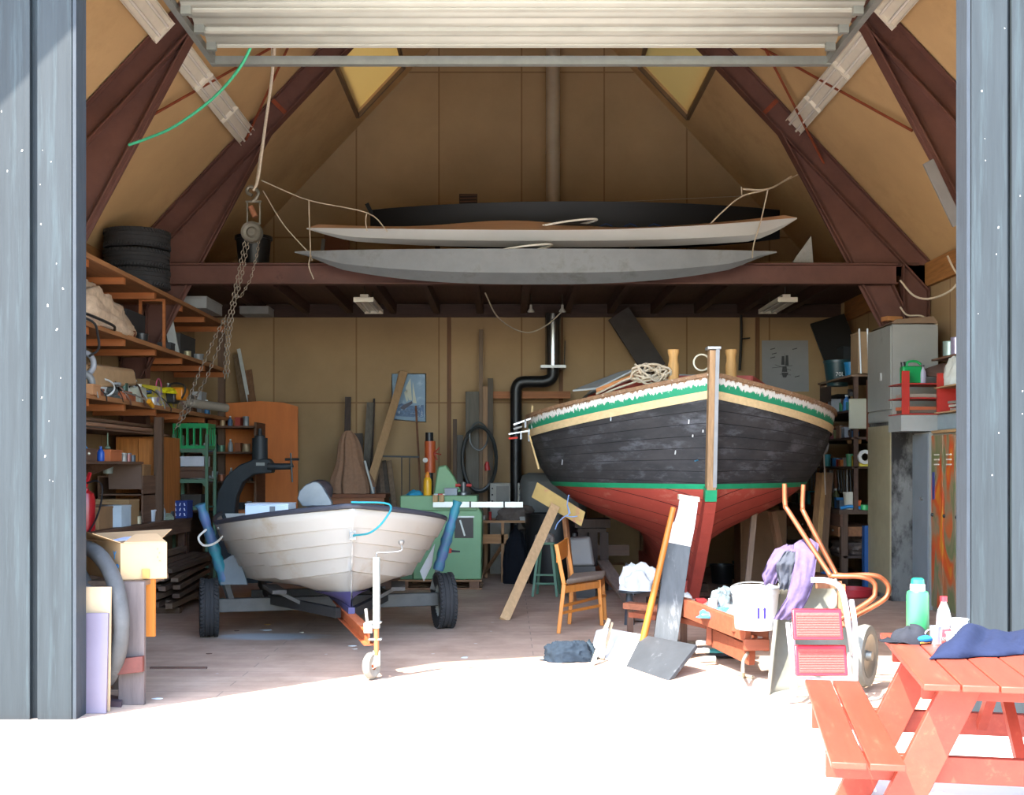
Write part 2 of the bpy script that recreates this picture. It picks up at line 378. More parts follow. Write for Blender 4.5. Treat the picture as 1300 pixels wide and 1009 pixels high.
# ---------------------------------------------------------------- overhead door, open
M_door = mat('#97958a', rough=.5, var=.08, sc=3, bump=0); M_galv = met('#9a9c96', .45)
d1 = None
m = MB(); zt = 4.72
def rib(u, v):
    y = 7.3+1.6*v; return (-2.25+4.7*u, y, zt+.012*math.sin(v*2*PI*9)+ (.03 if (v*4) % 1 < .06 else 0))
m.grid(rib, 2, 160)
d1 = struct('door_1', m, M_door, thick=.04, off=1)
for y in (7.75, 8.2, 8.6, 8.9):
    b = MB().box((.1, y, zt-.03), (4.72, .05, .06)); b.build('edge_rail', M_door, d1, world=True)
for sx in (-2.3, 2.5):
    q = MB().box((sx, 8.2, zt-.05), (.03, 2.15, .06)); q.box((sx+.02*(-1 if sx < 0 else 1), 8.2, zt-.02), (.05, 2.15, .008)); q.box((sx, 8.2, zt-.08), (.045, 2.15, .006)); q.build('track', M_galv, d1, world=True)
    for y in (8.15, 8.5, 8.85):
        MB().box((sx*.965, y, zt-.06), (.07, .04, .09)).build('roller_bracket', M_galv, d1, world=True)
    MB().beam((sx, 9.22, zt-.05), (sx*1.02, 9.22, roof_z(sx)-.02), .03, .03).build('hanger', M_galv, d1, world=True)
q = MB().box((.1, 9.23, zt-.05), (4.84, .04, .06)); q.box((.1, 9.23, zt-.085), (4.84, .06, .006)); q.build('end_rail', M_galv, d1, world=True)
# ================================================================= THE WOODEN BOAT ON ITS CRADLE
BX = 1.94
def boat_planks(c1, c2, seam, n, rough=.7, light='#6d6c6a', amt=.35, soff=0.):
    m = bpy.data.materials.new('hull_planks'); m.use_nodes = True; nt = m.node_tree; L = nt.links.new; b = nt.nodes['Principled BSDF']
    uv = N(nt, 'ShaderNodeUVMap'); sp = N(nt, 'ShaderNodeSeparateXYZ'); L(uv.outputs[0], sp.inputs[0])
    mu = N(nt, 'ShaderNodeMath', operation='MULTIPLY'); sk = N(nt, 'ShaderNodeMath', operation='MULTIPLY_ADD'); L(sp.outputs[0], sk.inputs[0]); sk.inputs[1].default_value = -soff; L(sp.outputs[1], sk.inputs[2]); L(sk.outputs[0], mu.inputs[0]); mu.inputs[1].default_value = n
    fr = N(nt, 'ShaderNodeMath', operation='FRACT'); L(mu.outputs[0], fr.inputs[0])
    lt = N(nt, 'ShaderNodeMath', operation='LESS_THAN'); L(fr.outputs[0], lt.inputs[0]); lt.inputs[1].default_value = .05
    tc = N(nt, 'ShaderNodeTexCoord'); mp = N(nt, 'ShaderNodeMapping'); mp.inputs['Scale'].default_value = (1, .6, 2.5); L(tc.outputs['Object'], mp.inputs[0])
    n1 = N(nt, 'ShaderNodeTexNoise', i_Scale=2.4, i_Detail=8., i_Roughness=.7); L(mp.outputs[0], n1.inputs['Vector'])
    r1 = N(nt, 'ShaderNodeValToRGB'); r1.color_ramp.elements[0].position = .35; r1.color_ramp.elements[0].color = lin(c1); r1.color_ramp.elements[1].position = .65; r1.color_ramp.elements[1].color = lin(c2); L(n1.outputs['Fac'], r1.inputs[0])
    n2 = N(nt, 'ShaderNodeTexNoise', i_Scale=3.2, i_Detail=9., i_Roughness=.7); L(mp.outputs[0], n2.inputs['Vector'])
    r2 = N(nt, 'ShaderNodeValToRGB'); r2.color_ramp.elements[0].position = 1-amt; r2.color_ramp.elements[1].position = 1-amt+.16; L(n2.outputs['Fac'], r2.inputs[0])
    mx = N(nt, 'ShaderNodeMix', data_type='RGBA'); L(r2.outputs[0], mx.inputs[0]); L(r1.outputs[0], mx.inputs[6]); mx.inputs[7].default_value = lin(light)
    m2 = N(nt, 'ShaderNodeMix', data_type='RGBA'); L(lt.outputs[0], m2.inputs[0]); L(mx.outputs[2], m2.inputs[6]); m2.inputs[7].default_value = lin(seam)
    L(m2.outputs[2], b.inputs['Base Color']); b.inputs['Roughness'].default_value = rough; b.inputs['Specular IOR Level'].default_value = .25
    bp = N(nt, 'ShaderNodeBump', i_Strength=.5, i_Distance=.01); bp.invert = True; L(lt.outputs[0], bp.inputs['Height']); L(bp.outputs[0], b.inputs['Normal'])
    return m
def worn_strake():      # white paint flaking over green
    m = bpy.data.materials.new('worn_green_white'); m.use_nodes = True; nt = m.node_tree; L = nt.links.new; b = nt.nodes['Principled BSDF']
    uv = N(nt, 'ShaderNodeUVMap'); sp = N(nt, 'ShaderNodeSeparateXYZ'); L(uv.outputs[0], sp.inputs[0])
    tc = N(nt, 'ShaderNodeTexCoord'); mp = N(nt, 'ShaderNodeMapping'); mp.inputs['Scale'].default_value = (1, 1, .35); L(tc.outputs['Object'], mp.inputs[0])
    n1 = N(nt, 'ShaderNodeTexNoise', i_Scale=26., i_Detail=6., i_Roughness=.75); L(mp.outputs[0], n1.inputs['Vector'])
    a = N(nt, 'ShaderNodeMath', operation='MULTIPLY_ADD'); L(n1.outputs['Fac'], a.inputs[0]); a.inputs[1].default_value = 1.3; L(sp.outputs[1], a.inputs[2])
    r = N(nt, 'ShaderNodeValToRGB'); e = r.color_ramp.elements; e[0].position = .0; e[0].color = lin('#1e8a62'); e[1].position = 1; e[1].color = lin('#9a7a5c')
    for p, c in ((1.13, '#1e8a62'), (1.17, '#d8d4cc'), (1.50, '#dcdad4'), (1.56, '#8f6f52')):
        k = r.color_ramp.elements.new(min(.999, p/1.9)); k.color = lin(c)
    dv = N(nt, 'ShaderNodeMath', operation='DIVIDE'); L(a.outputs[0], dv.inputs[0]); dv.inputs[1].default_value = 1.9; L(dv.outputs[0], r.inputs[0])
    L(r.outputs[0], b.inputs['Base Color']); b.inputs['Roughness'].default_value = .7
    return m
def half_mid(z):
    T = [(0, .07), (.1, .075), (.3, .10), (.5, .17), (.7, .32), (.85, .62), (.98, .92), (1.1, 1.17), (1.3, 1.43), (1.5, 1.57), (1.75, 1.66), (2.0, 1.71), (2.4, 1.74)]
    for (a, b), (c, d) in zip(T, T[1:]):
        if z <= c: return b+(d-b)*(z-a)/(c-a)
    return T[-1][1]
def stem_y(z):      # fore profile
    if z > 1.25: return 11.2+(2.6-z)*.12
    return 11.36+(1.25-z)**1.15*.98
def half(y, z):
    y0 = stem_y(z); ym = 13.6
    if y < ym: p = 1.35+1.1*max(0, min(1, (z-.2)/1.9)); s = 1-(1-max(0, (y-y0)/(ym-y0)))**p
    else: s = 1-(max(0, (y-ym)/(17.0-ym)))**2.4
    return half_mid(z)*s
def sheer(y): return 2.05+.062*(13.5-y)**2 if y < 13.5 else 2.05+.02*(y-13.5)**2
YST = 16.95
b = thing('wooden_boat', 'old double-ended wooden boat with black topsides and red bottom, propped up ashore', 'boat', (BX, 12.5, 0))
def hull_band(name, zlo, zhi, m, nv, off=0., ny=44, label=None, thick=0.):
    for sg in (-1, 1):
        def fn(u, v):
            ys = stem_y(1.8); y = 0
            zt = None
            # parametrise by fraction along each height's own length
            z = 0
            for _ in range(3):
                y0 = stem_y(z if z else 1.5); y = y0+(YST-y0)*(u**1.5); z = zlo(y)+(zhi(y)-zlo(y))*v
            y0 = stem_y(z); y = y0+(YST-y0)*(u**1.5)
            return (BX+sg*(half(y, z)+off), y, z)
        mb = MB().grid(fn, ny, nv); mb.build(name, m, b, world=True, thick=thick, off=1 if sg > 0 else -1, label=label, ang=25)
        label = None
M_top = boat_planks('#2b2b2c', '#3d3b3b', '#141316', 7, light='#565659', amt=.48, soff=.25)
M_bot = boat_planks('#a04236', '#ab4a3c', '#4c1f1a', 7, light='#b8705c', amt=.42, soff=.9)
M_green = paint('#1f8d60', .5, .15, '#3a9c74', .3); M_cream = wood('#d2b88a', 'y', .12)
hull_band('topside_planking', lambda y: 1.325, lambda y: sheer(y)-.21, M_top, 14)
hull_band('bottom_planking', lambda y: .17+.02*(y-12), lambda y: 1.285, M_bot, 22)
hull_band('waterline_stripe', lambda y: 1.28, lambda y: 1.33, M_green, 2, .004)
hull_band('bulwark', lambda y: sheer(y)-.145, lambda y: sheer(y), worn_strake(), 4, .004)
hull_band('rubbing_strake', lambda y: sheer(y)-.215, lambda y: sheer(y)-.14, M_cream, 2, .022, label='cream rubbing strake')
for sg in (-1, 1):      # capping rail
    pts = []
    for i in range(40):
        y = 11.22+(YST-11.22)*(i/39)**1.4; pts.append((BX+sg*max(0, half(y, sheer(y))-.015), y, sheer(y)+.01))
    mb = MB()
    for p, q in zip(pts, pts[1:]): mb.beam(p, q, .09, .035)
    mb.build('capping_rail', wood('#8a6a4e', 'y', hex2='#c9c0b0', amt=.35), b, world=True)
# deck
mb = MB().grid(lambda u, v: (BX+(2*v-1)*max(0, half(11.3+5.6*u, sheer(11.3+5.6*u)-.1)-.01), 11.3+5.6*u, sheer(11.3+5.6*u)-.10+.05*(1-(2*v-1)**2)), 24, 6)
mb.build('deck', wood('#8d7a62', 'y'), b, world=True, thick=.02)
# stem post, keel, stern post
mb = MB(); zs = [2.50, 2.1, 1.7, 1.25]
mb.tube([(BX, stem_y(z)-.03, z) for z in (2.60, 2.1, 1.7, 1.28)], .001, 4)
mb = MB()
for z0, z1 in ((2.6, 2.1), (2.1, 1.7), (1.7, 1.28)):
    mb.beam((BX, stem_y(z0)-.03, z0), (BX, stem_y(z1)-.03, z1), .085, .12)
mb.build('stem_post', wood('#9a7a58', 'z', hex2='#c8b8a0', amt=.35), b, world=True, label='bare wood stem post')
st = [c for c in b.children if c.name.startswith('stem_post')][0]
mb = MB()
mb.beam((BX+.03, stem_y(2.6)-.098, 2.6), (BX+.03, stem_y(1.3)-.098, 1.3), .035, .012); mb.build('metal_band', met('#8a8c8e', .45, metal=.4), st, world=True)
MB().box((BX, stem_y(2.6)-.03, 2.615), (.13, .15, .03)).build('stem_cap', met('#a9aaa8', .5), st, world=True, bev=.006)
mb = MB(); mb.beam((BX, stem_y(1.28)-.03, 1.29), (BX, stem_y(1.2)-.03, 1.18), .11, .12)
mb.build('stripe_end', M_green, b, world=True)
M_red = paint('#a34438', .6, .15, '#85392d', .35)
mb = MB(); zz = [1.2-i*.1 for i in range(11)]+[.1]
for z0, z1 in zip(zz, zz[1:]): mb.beam((BX, stem_y(z0)-.01, z0), (BX, stem_y(z1)-.01, z1-.01), .11, .16)
mb.build('forefoot', M_red, b, world=True)
MB().bx((BX-.075, 12.45, .10), (BX+.075, 16.9, .30)).build('keel', M_red, b, world=True, bev=.01)
MB().beam((BX, YST, 2.3), (BX, 16.9, .15), .1, .14).build('stern_post', wood('#7d6248', 'z'), b, world=True)
# samson posts, cabin, coamings
for px in (855, 928):
    p = P(px, 478, 11.9); q = MB()
    q.lathe([(.0, -.15), (.055, -.15), (.055, .12), (.045, .16), (.045, .2), (.058, .24), (.058, .27), (0, .275)], p+V((0, 0, 0)), 16)
    q.build('bollard_post', wood('#b98d55', 'z', .2), b, world=True, label='turned wooden mooring post')
q = MB(); q.beam((BX-1.05, 12.9, 2.17), (BX-.55, 12.1, 2.33), .03, .2); q.beam((BX-.55, 12.1, 2.33), (BX+.55, 12.1, 2.33), .03, .2); q.beam((BX+.55, 12.1, 2.33), (BX+1.05, 12.9, 2.17), .03, .2)
q.build('coaming', paint('#9a4438', .5, .2, '#c98870', .3), b, world=True, label='red painted coaming')
cb = MB(); cb.hexa([(BX-.95, 13.3, 1.95), (BX+.95, 13.3, 1.95), (BX+.9, 15.6, 1.95), (BX-.9, 15.6, 1.95), (BX-.9, 13.3, 2.36), (BX+.9, 13.3, 2.36), (BX+.85, 15.6, 2.40), (BX-.85, 15.6, 2.40)])
cab = cb.build('cabin', paint('#6b3c34', .5, .2), b, world=True)
MB().grid(lambda u, v: (BX+(2*u-1)*1.0, 13.2+2.5*v, 2.37+.16*(1-(2*u-1)**2)), 12, 4).build('cabin_roof', paint('#7f837f', .6, .2), cab, world=True, thick=.03)
# metal eye on the stem, paint scuffs and blue mark stay small
for (px, py, a, L_, hx) in ((893, 547, .1, .03, '#dcdcd8'), (886, 584, 1.45, .12, '#3f86a8'), (776, 531, .1, .06, '#bfc4c6'), (875, 535, .2, .05, '#c8c8c4'), (713, 585, .2, .1, '#8c8f90'), (858, 574, .3, .05, '#bdbdb8'), (880, 553, .2, .03, '#d0d0cc')):
    z = Z(py, 11.9); y = 11.9
    for _ in range(12):
        z = Z(py, y); xw = X(px, y); h = half(y, z); y += .4*((abs(xw-BX)-h))
    sg = -1 if px < 905 else 1
    n = V((sg*1, -.75, -.35)).normalized(); c = V((BX+sg*half(y, z), y, z))+n*.006
    MB().box(c, (.008, .010, L_*.8), (0, a, -.9 if sg > 0 else .9)).build('paint_scuff', paint(hx), b, world=True)

# loose gear on the boat's deck
M_rope = mat('#b3a48c', rough=.9, var=.2, sc=40, bump=.1)
rp = []
rr = random.Random(11); c = P(826, 474, 11.9)
for i in range(96):
    a = i*2*PI/14; r = .10+.055*math.sin(i*.7)+rr.uniform(-.01, .01)
    rp.append(c+V((r*1.35*math.cos(a), .05*math.sin(i*1.3)-.02, r*.62*math.sin(a)+.012*math.sin(i*2.1))))
rp += [c+V((-.05, -.1, -.05)), P(800, 487, 11.95), P(775, 496, 12.05), P(762, 503, 12.1)]
rp2 = [P(845, 466, 11.9), P(820, 482, 11.85), P(800, 480, 11.9), P(778, 490, 12.05), P(757, 500, 12.15)]
m_ = MB().tube(smooth_path(rp, 3), .011, 8); m_.tube(smooth_path(rp2, 4), .011, 8); m_.tube(smooth_path([P(806, 462, 11.85), P(820, 475, 11.8), P(835, 484, 11.82), P(846, 470, 11.85)], 4), .011, 8)
tag(m_.build('rope_coil', M_rope), 'pale rope coiled in a heap on the left foredeck of the wooden boat', 'rope')
hoop = MB().tube(arc(P(891, 460, 11.5), .078, 0, 2*PI, 28)[:-1], .009, 8, closed=True)
tag(hoop.build('hoop', paint('#c9c2ab')), 'thin cream hoop standing beside the stem head of the wooden boat', 'ring')
q = MB(); p0 = P(734, 497, 12.35); q.prism([P(727, 497, 12.45), P(758, 494, 12.3), P(806, 470, 12.3), P(786, 474, 13.0)], (0, 0, .018))
tag(q.build('hatch_board', paint('#8a8d88', .6, .2)), 'grey painted board lying tilted on the deck left of the coiled rope', 'board')
tag(MB().prism([P(757, 498, 12.2), P(757, 493, 12.2), P(806, 474, 12.15), P(806, 479, 12.15)], (0, .03, 0)).build('batten', wood('#b0703a', 'x')), 'orange-brown batten under the coiled rope on the boat deck', 'plank')
q = MB().lathe([(0, 0), (.03, .004), (.034, .02), (.02, .045), (0, .05)], P(806, 473, 11.95), 12, (0, 1.3, 0)).build('buoy', plastic('#c8683a'))
tag(q, 'small orange float tucked behind the coiled rope on deck', 'float')

# clamps with handles at the left shoulder of the boat
def clamp(a, b_, hexc, lab):
    t = thing('bar_clamp', lab, 'clamp', a, group=None)
    MB().beam(a, b_, .03, .016).build('bar', met('#b9bcbc', .4), t, world=True)
    a, b_ = V(a), V(b_); d = (b_-a).normalized()
    MB().tube([a+V((0, 0, -.05)), a-d*-.10+V((0, 0, -.055))], [.014, .012], 10).build('handle', paint(hexc), t, world=True)
    q = MB(); q.beam(b_-d*.04+V((0, 0, .02)), b_-d*.04+V((0, 0, -.12)), .02, .03); q.beam(a+d*.14+V((0, 0, .01)), a+d*.14+V((0, 0, -.08)), .02, .03); q.build('jaw', met('#77797a', .5), t, world=True)
clamp(P(652, 539, 13.2), P(680, 529, 13.2), '#8a8a86', 'bar clamp with silver bar gripping the left shoulder of the boat')
clamp(P(646, 551, 13.35), P(676, 546, 13.3), '#b8392c', 'bar clamp with red handle below the silver one at the boat shoulder')
tag(MB().beam(P(676, 515, 13.3), P(675, 530, 13.3), .02, .02).build('wedge', wood('#b89a68', 'z')), 'short wooden wedge upright on the rail at the boat shoulder', 'wedge')
tag(MB().beam(P(672, 552, 13.25), P(684, 595, 13.25), .018, .018).build('stick', wood('#c2a26c', 'z')), 'thin pale stick hanging below the clamps at the left of the boat', 'stick')

# props and supports
M_ply = wood('#a9825a', 'z', .15)
def board(name, a, b_, w_, h_, m, lab, cat='plank', up=(0, 0, 1), group=None): return tag(MB().beam(a, b_, w_, h_, up).build(name, m, bev=.002), lab, cat, group)
board('prop', G(640, 787), P(705, 642, 12.55), .10, .035, wood('#b08d66', 'z', .15), 'long pale plank leaning from the floor up to the left side of the boat', up=(0, 1, 0))
board('prop', V((.72, 12.9, 0)), P(717, 655, 12.7), .045, .06, wood('#8a5f3f', 'z'), 'brown post standing upright under the turn of the boat bilge', 'prop')
q = MB().prism([P(682, 612, 12.7), P(743, 650, 12.45), P(738, 668, 12.45), P(675, 631, 12.7)], (0, .03, 0))
tag(q.build('bilge_board', mat('#a78a50', rough=.6, var=.2, sc=3, hex2='#a8505c', amt=.4, sc2=2.2)), 'short board stained ochre and pink slung against the boat bilge', 'board')
tw = MB().tube(smooth_path([P(720, 640, 12.4), P(722, 652, 12.38), P(716, 656, 12.38), P(708, 664, 12.38), P(705, 672, 12.38)], 4), .006, 6); tw.tube(smooth_path([P(719, 655, 12.36), P(727, 656, 12.36), P(733, 655, 12.38)], 3), .006, 6); tw.tube([P(722, 628, 12.4), P(720, 640, 12.38), P(724, 652, 12.38)], .006, 6)
tag(tw.build('twine', cloth('#7d93b8')), 'blue twine knotted around the stained board at the boat bilge', 'string')
for i, (y, lab) in enumerate(((12.65, 'dark timber block under the front end of the boat keel'), (14.2, 'dark timber block under the middle of the boat keel'), (16.0, 'dark timber block under the after end of the boat keel'))):
    tag(MB().box((BX, y, .05), (.9, .2, .1)).build('keel_block', wood('#4e3a2c', 'x'), bev=.006), lab, 'block')
board('prop', V((3.15, 13.3, 0)), V((2.95, 13.2, 1.0)), .07, .07, wood('#6a4c36', 'z'), 'brown timber prop under the right bilge of the boat', 'prop')
board('prop', V((2.55, 12.7, 0)), P(958, 646, 12.7), .06, .05, wood('#7f6a58', 'z'), 'grey-brown prop leaning beside the keel on the right side', 'prop')
q = MB().box((0, 0, .48), (.56, .4, .96)); q.box((0, -.205, .70), (.5, .01, .44)); q.box((0, -.205, .24), (.5, .01, .38))
o = tag(q.build('cardboard_crate', paint('#7a5d44', .8)), 'tall brown box standing behind the keel on the right side', 'box'); o.location = (X(965, 14.6), 14.6, 0)

# ================================================================= KAYAKS ON THE LOFT EDGE
def kayak(name, label, x0, x1, yc, zt, beam, depth, rise, mh, md, tip=1, yaw=0, peak=.02, cockpit=.5, seed=0, fullx=.5, coam=True, rocker=None):
    L_ = x1-x0; t = thing(name, label, 'kayak', ((x0+x1)/2, yc, zt-depth), yaw)
    rocker = depth*.8 if rocker is None else rocker
    def prof(u):
        s = 2*u-1; k = max(0, 1-abs(s)**2.1); zs = zt-(zt-depth)+rise(u)-0; zk = rocker*abs(s)**2.6; e = tip*max(0, (abs(s)-.8)/.2)**1.5; top = depth+rise(u); zk = zk+(top-.015-zk)*e
        return s*L_/2, beam/2*k**.85, top, min(zk, top-.012)
    def hull(u, v):
        x, hb, zs, zk = prof(u); a = (2*v-1); sgn = -1 if a < 0 else 1; q = abs(a)
        if q < .5: w_ = q/.5; return (x, sgn*hb*.72*w_, zk+(zs-zk)*.28*w_)
        w_ = (q-.5)/.5; return (x, sgn*hb*(.72+.28*w_), zk+(zs-zk)*(.28+.72*w_))
    MB().grid(hull, 40, 12).build('hull', mh, t, ang=20)
    def deck(u, v):
        x, hb, zs, zk = prof(u); a = 2*v-1; pk = peak*(1.0+2.2*math.exp(-((u-.42)/.16)**2))
        return (x, hb*a, zs+pk*(1-abs(a))*(1 if hb > .03 else 0))
    MB().grid(deck, 40, 8).build('deck', md, t, ang=20)
    if coam:
        rim = [V((L_*(cockpit-.5)+.36*math.cos(a), beam*.3*math.sin(a), depth+rise(cockpit)+peak*2+.05*math.cos(a)+.02)) for a in [2*PI*i/28 for i in range(28)]]
        MB().tube(rim, .012, 8, closed=True).build('cockpit_rim', paint('#d9d6cc'), t)
        MB().ball((L_*(cockpit-.5), 0, depth+rise(cockpit)+peak*2), (.33, beam*.27, .012), 20).build('cockpit_opening', paint('#2a2624'), t)
    return t
M_kw = mat('#b0b0ad', rough=.35, var=.05, sc=2, bump=0, spec=.5)
M_kg = mat('#77797a', rough=.6, var=.15, sc=3, bump=.02, hex2='#6a6b69', amt=.4)
M_kd = wood('#b08a6a', 'x', .12, .4)
M_kb = mat('#08080a', rough=.5, var=.2, sc=3, bump=0, spec=.25)
dK = 14.05
k = kayak('kayak', 'white sea kayak with upswept tips and wooden deck slung above the grey kayak', X(392, dK), X(1008, dK), dK-.15, Z(288, dK)-.0, .5, .155, lambda u: .075*abs(2*u-1)**2*(1+1.6*(u > .5)), M_kw, M_kd, peak=.05, cockpit=.53)
k.location.z = Z(315, dK-.1)
q = MB()
for i in range(3): q.beam((.55+.28*i, -.243+.0, .20), (.62+.28*i, -.19, .24), .01, .01); q.beam((.62+.28*i, -.19, .24), (.69+.28*i, -.243, .20), .01, .01)
q.build('deck_cord', cloth('#1b2b4a'), k)
dG = 13.62
k = kayak('kayak', 'grey fabric-skinned kayak with straight deck line slung in front of the loft beam', X(374, dG), X(986, dG), dG, 0, .58, .36, lambda u: .02*(2*u-1)**2, M_kg, M_kd, peak=.012, cockpit=.47, rocker=.30)
k.location.z = Z(361, dG)
dB = 14.75
k = kayak('kayak', 'black-hulled canoe lying on the loft behind the white kayak', X(470, dB), X(990, dB), dB, 0, .7, .5, lambda u: .03*(1-abs(2*u-1)**2), M_kb, M_kd, tip=0, peak=.015, cockpit=.5, coam=False, rocker=.14)
k.location.z = 4.20
MB().beam((-2.52, 0, .42), (-2.60, 0, .58), .03, .05).build('stem_fitting', M_kb, k)

for x_, l_ in ((-.9, 'dark chock under the left half of the black canoe'), (1.5, 'dark chock under the right half of the black canoe')):
    tag(MB().bx((x_, dB-.2, 3.93), (x_+.06, dB+.2, 4.21)).build('chock', wood('#4a3628', 'x')), l_, 'chock')
# ropes that sling the kayaks
M_cord = mat('#b9ab96', rough=.9, var=.15, sc=60, bump=.05)
def rope(pts, r, lab, m=None, k=5, cat='rope', name='rope'):
    return tag(MB().tube(smooth_path(pts, k), r, 7).build(name, m or M_cord), lab, cat)
dR = 13.6
rope([P(332, 229, dR), P(392, 254, dR), P(466, 270, dR), P(492, 294, dR)], .007, 'cord running from the left frame to the left end of the white kayak')
rope([P(392, 254, dR), P(393, 290, dR-.0), P(394, 322, dR-.1), P(392, 337, dR-.3), P(398, 354, dR-.15)], .007, 'vertical cord holding up the left tip of the grey kayak')
rope([P(334, 242, dR), P(360, 285, dR), P(392, 321, dR), P(396, 330, dR-.1)], .007, 'slanting cord from the chain hoist side to the grey kayak tip')
rope([P(1012, 222, dR+.4), P(975, 240, dR), P(942, 249, dR), P(918, 268, dR), P(902, 284, dR)], .008, 'cord from the right frame dipping to the right end of the white kayak')
rope([P(975, 240, dR), P(966, 280, dR), P(957, 310, dR-.1), P(955, 327, dR-.3)], .008, 'vertical cord holding the right tip of the grey kayak')
rope([P(942, 249, dR), P(941, 237, dR)], .006, 'loose cord end sticking up above the right kayak sling')
rope([P(466, 270, dR), P(464, 280, dR), P(466, 293, dR)], .006, 'short cord tail hanging beside the black canoe stem')
rope([P(600, 265, 17.2), P(720, 259, 17.2), P(941, 249, 17.0)], .005, 'thin line stretched along the back wall above the black canoe')

# ================================================================= DINGHY ON ITS TRAILER
AO = V((-1.62, 10.72, 0)); ang = math.atan2(-.966, .26)      # local +x = towards the bow
def dinghy():
    t = thing('dinghy', 'white clinker-pattern dinghy with dark gunwale sitting on the road trailer', 'dinghy', AO, ang)
    XB, XS = 1.62, -2.15; GZ = lambda x: 1.0+.19*max(0, (x+.4)/2.0)**2.2
    KZ = lambda x: .43 if x < .8 else .40
    def hw(x, q):       # q 0 keel .. 1 gunwale
        fl = 1-(1-max(0, min(1, (XB-.16*(1-q)-x)/2.0)))**(2.6+1.4*q) if x > -.4 else 1-.10*((-.4-x)/1.75)**2
        T = [(0, .02), (.05, .40), (.10, .70), (.13, .77), (1, .96)]
        for (a, b_), (c_, d_) in zip(T, T[1:]):
            if q <= c_+1e-6: w_ = b_+(d_-b_)*(q-a)/(c_-a); break
        return w_*fl
    laps = [.135, .33, .52, .72]; qs = [0, .03, .05, .10, .13]
    for qq in laps: qs += [qq-.001, qq+.001]
    qs.insert(-2, .62); qs += [.86, 1]; qs.sort()
    def zz(x, q):
        g, kz = GZ(x), KZ(x)+.0; top = 1-q
        lift = .10*max(0, (x-.2)/1.4)
        s_ = max(0, min(1, (x+.2)/1.8)); q = q+(1-q)*.30*min(1, q/.1)*s_**1.5
        z = kz+(g-kz)*q
        return z
    def fn(sg):
        def f(u, v):
            x = XS+(XB-XS)*(1-(1-u)**1.5); j = int(round(v*(len(qs)-1))); q = qs[j]
            n_ = sum(1 for l in laps if q > l); off = .020*(n_)-0*q
            fade = min(1, (XB-x)/.25)
            xx = min(x, XB-.13*(1-q)**1.2) if x > XB-.4 else x
            return (xx, sg*max(0, hw(xx, q)+ (off-.03)*fade), zz(x, q))
        return f
    M_h = mat('#9c978e', rough=.4, var=.04, sc=1.5, bump=0, spec=.4, hex2='#918675', amt=.4, sc2=1.6)
    for sg in (-1, 1): MB().grid(fn(sg), 46, len(qs)-1).build('hull_side', M_h, t, ang=28, thick=.012, off=0)
    # blue bottom strip
    for sg in (-1, 1):
        MB().grid(lambda u, v: ((XS+(XB-.10-XS)*u), sg*(hw(XS+(XB-.10-XS)*u, v*.045)+.006), zz(XS+(XB-.10-XS)*u, v*.045)-.008), 30, 3).build('bottom_paint', paint('#46426e', .5), t, label='purple-blue painted bottom')
    MB().beam((XB-.1, 0, .36), (XS, 0, .39), .05, .07).build('keel_strip', paint('#3d3a5c'), t)
    tr = [(XS, -hw(XS, 1), GZ(XS)), (XS, hw(XS, 1), GZ(XS)), (XS, hw(XS, .13), zz(XS, .13)), (XS, 0, KZ(XS)), (XS, -hw(XS, .13), zz(XS, .13))]
    MB().prism(tr, (.03, 0, 0)).build('transom', M_h, t)
    pts = []
    for i in range(41):
        x = XS+(XB-XS)*(1-(1-i/40)**1.6); pts.append((x, hw(x, 1)+.04, GZ(x)+.0))
    g = MB().tube(pts+[(p[0], -p[1], p[2]) for p in pts[::-1]][1:], .022, 8); g.build('gunwale', plastic('#2c2f38', .5), t)
    inn = MB().grid(lambda u, v: (XS+.05+(XB-1.1-XS)*u, (2*v-1)*(hw(XS+.05+(XB-1.1-XS)*u, .1)-.06), .60), 12, 4); inn.build('floor_board', paint('#9b978d'), t)
    for x in (-1.5, -.4, .7): MB().box((x, 0, GZ(x)-.16), (.26, 2*hw(x, .6)-.24, .04)).build('thwart', paint('#c9c4b8'), t, bev=.005)
    fd = MB().grid(lambda u, v: (XB-.62+.62*u, (2*v-1)*max(0, hw(XB-.62+.62*u, 1)-.01), GZ(XB-.62+.62*u)-.005), 10, 4); fd.build('bow_deck', M_h, t)
    # ring bolt and rope eye
    rb = MB().tube(arc((XB-.03, 0, .965), .022, 0, 2*PI, 14, V((0, 1, 0)))[:-1], .006, 6, closed=True); rb.box((XB-.045, 0, .965), (.008, .05, .07)); rb.build('bow_eye', met('#8a8c8c'), t)
    return t, XB, GZ
dg, XB, GZ = dinghy()
Wd = wm(dg)
rope([Wd @ V((XB+.02, -.02, GZ(XB)+.03)), P(494, 640, 9.15), P(488, 660, 9.0), P(470, 676, 9.02), Wd @ V((XB+.0, 0, .965))], .008, 'short turquoise painter hanging from the dinghy bow to its ring', cloth('#2f7f88'))

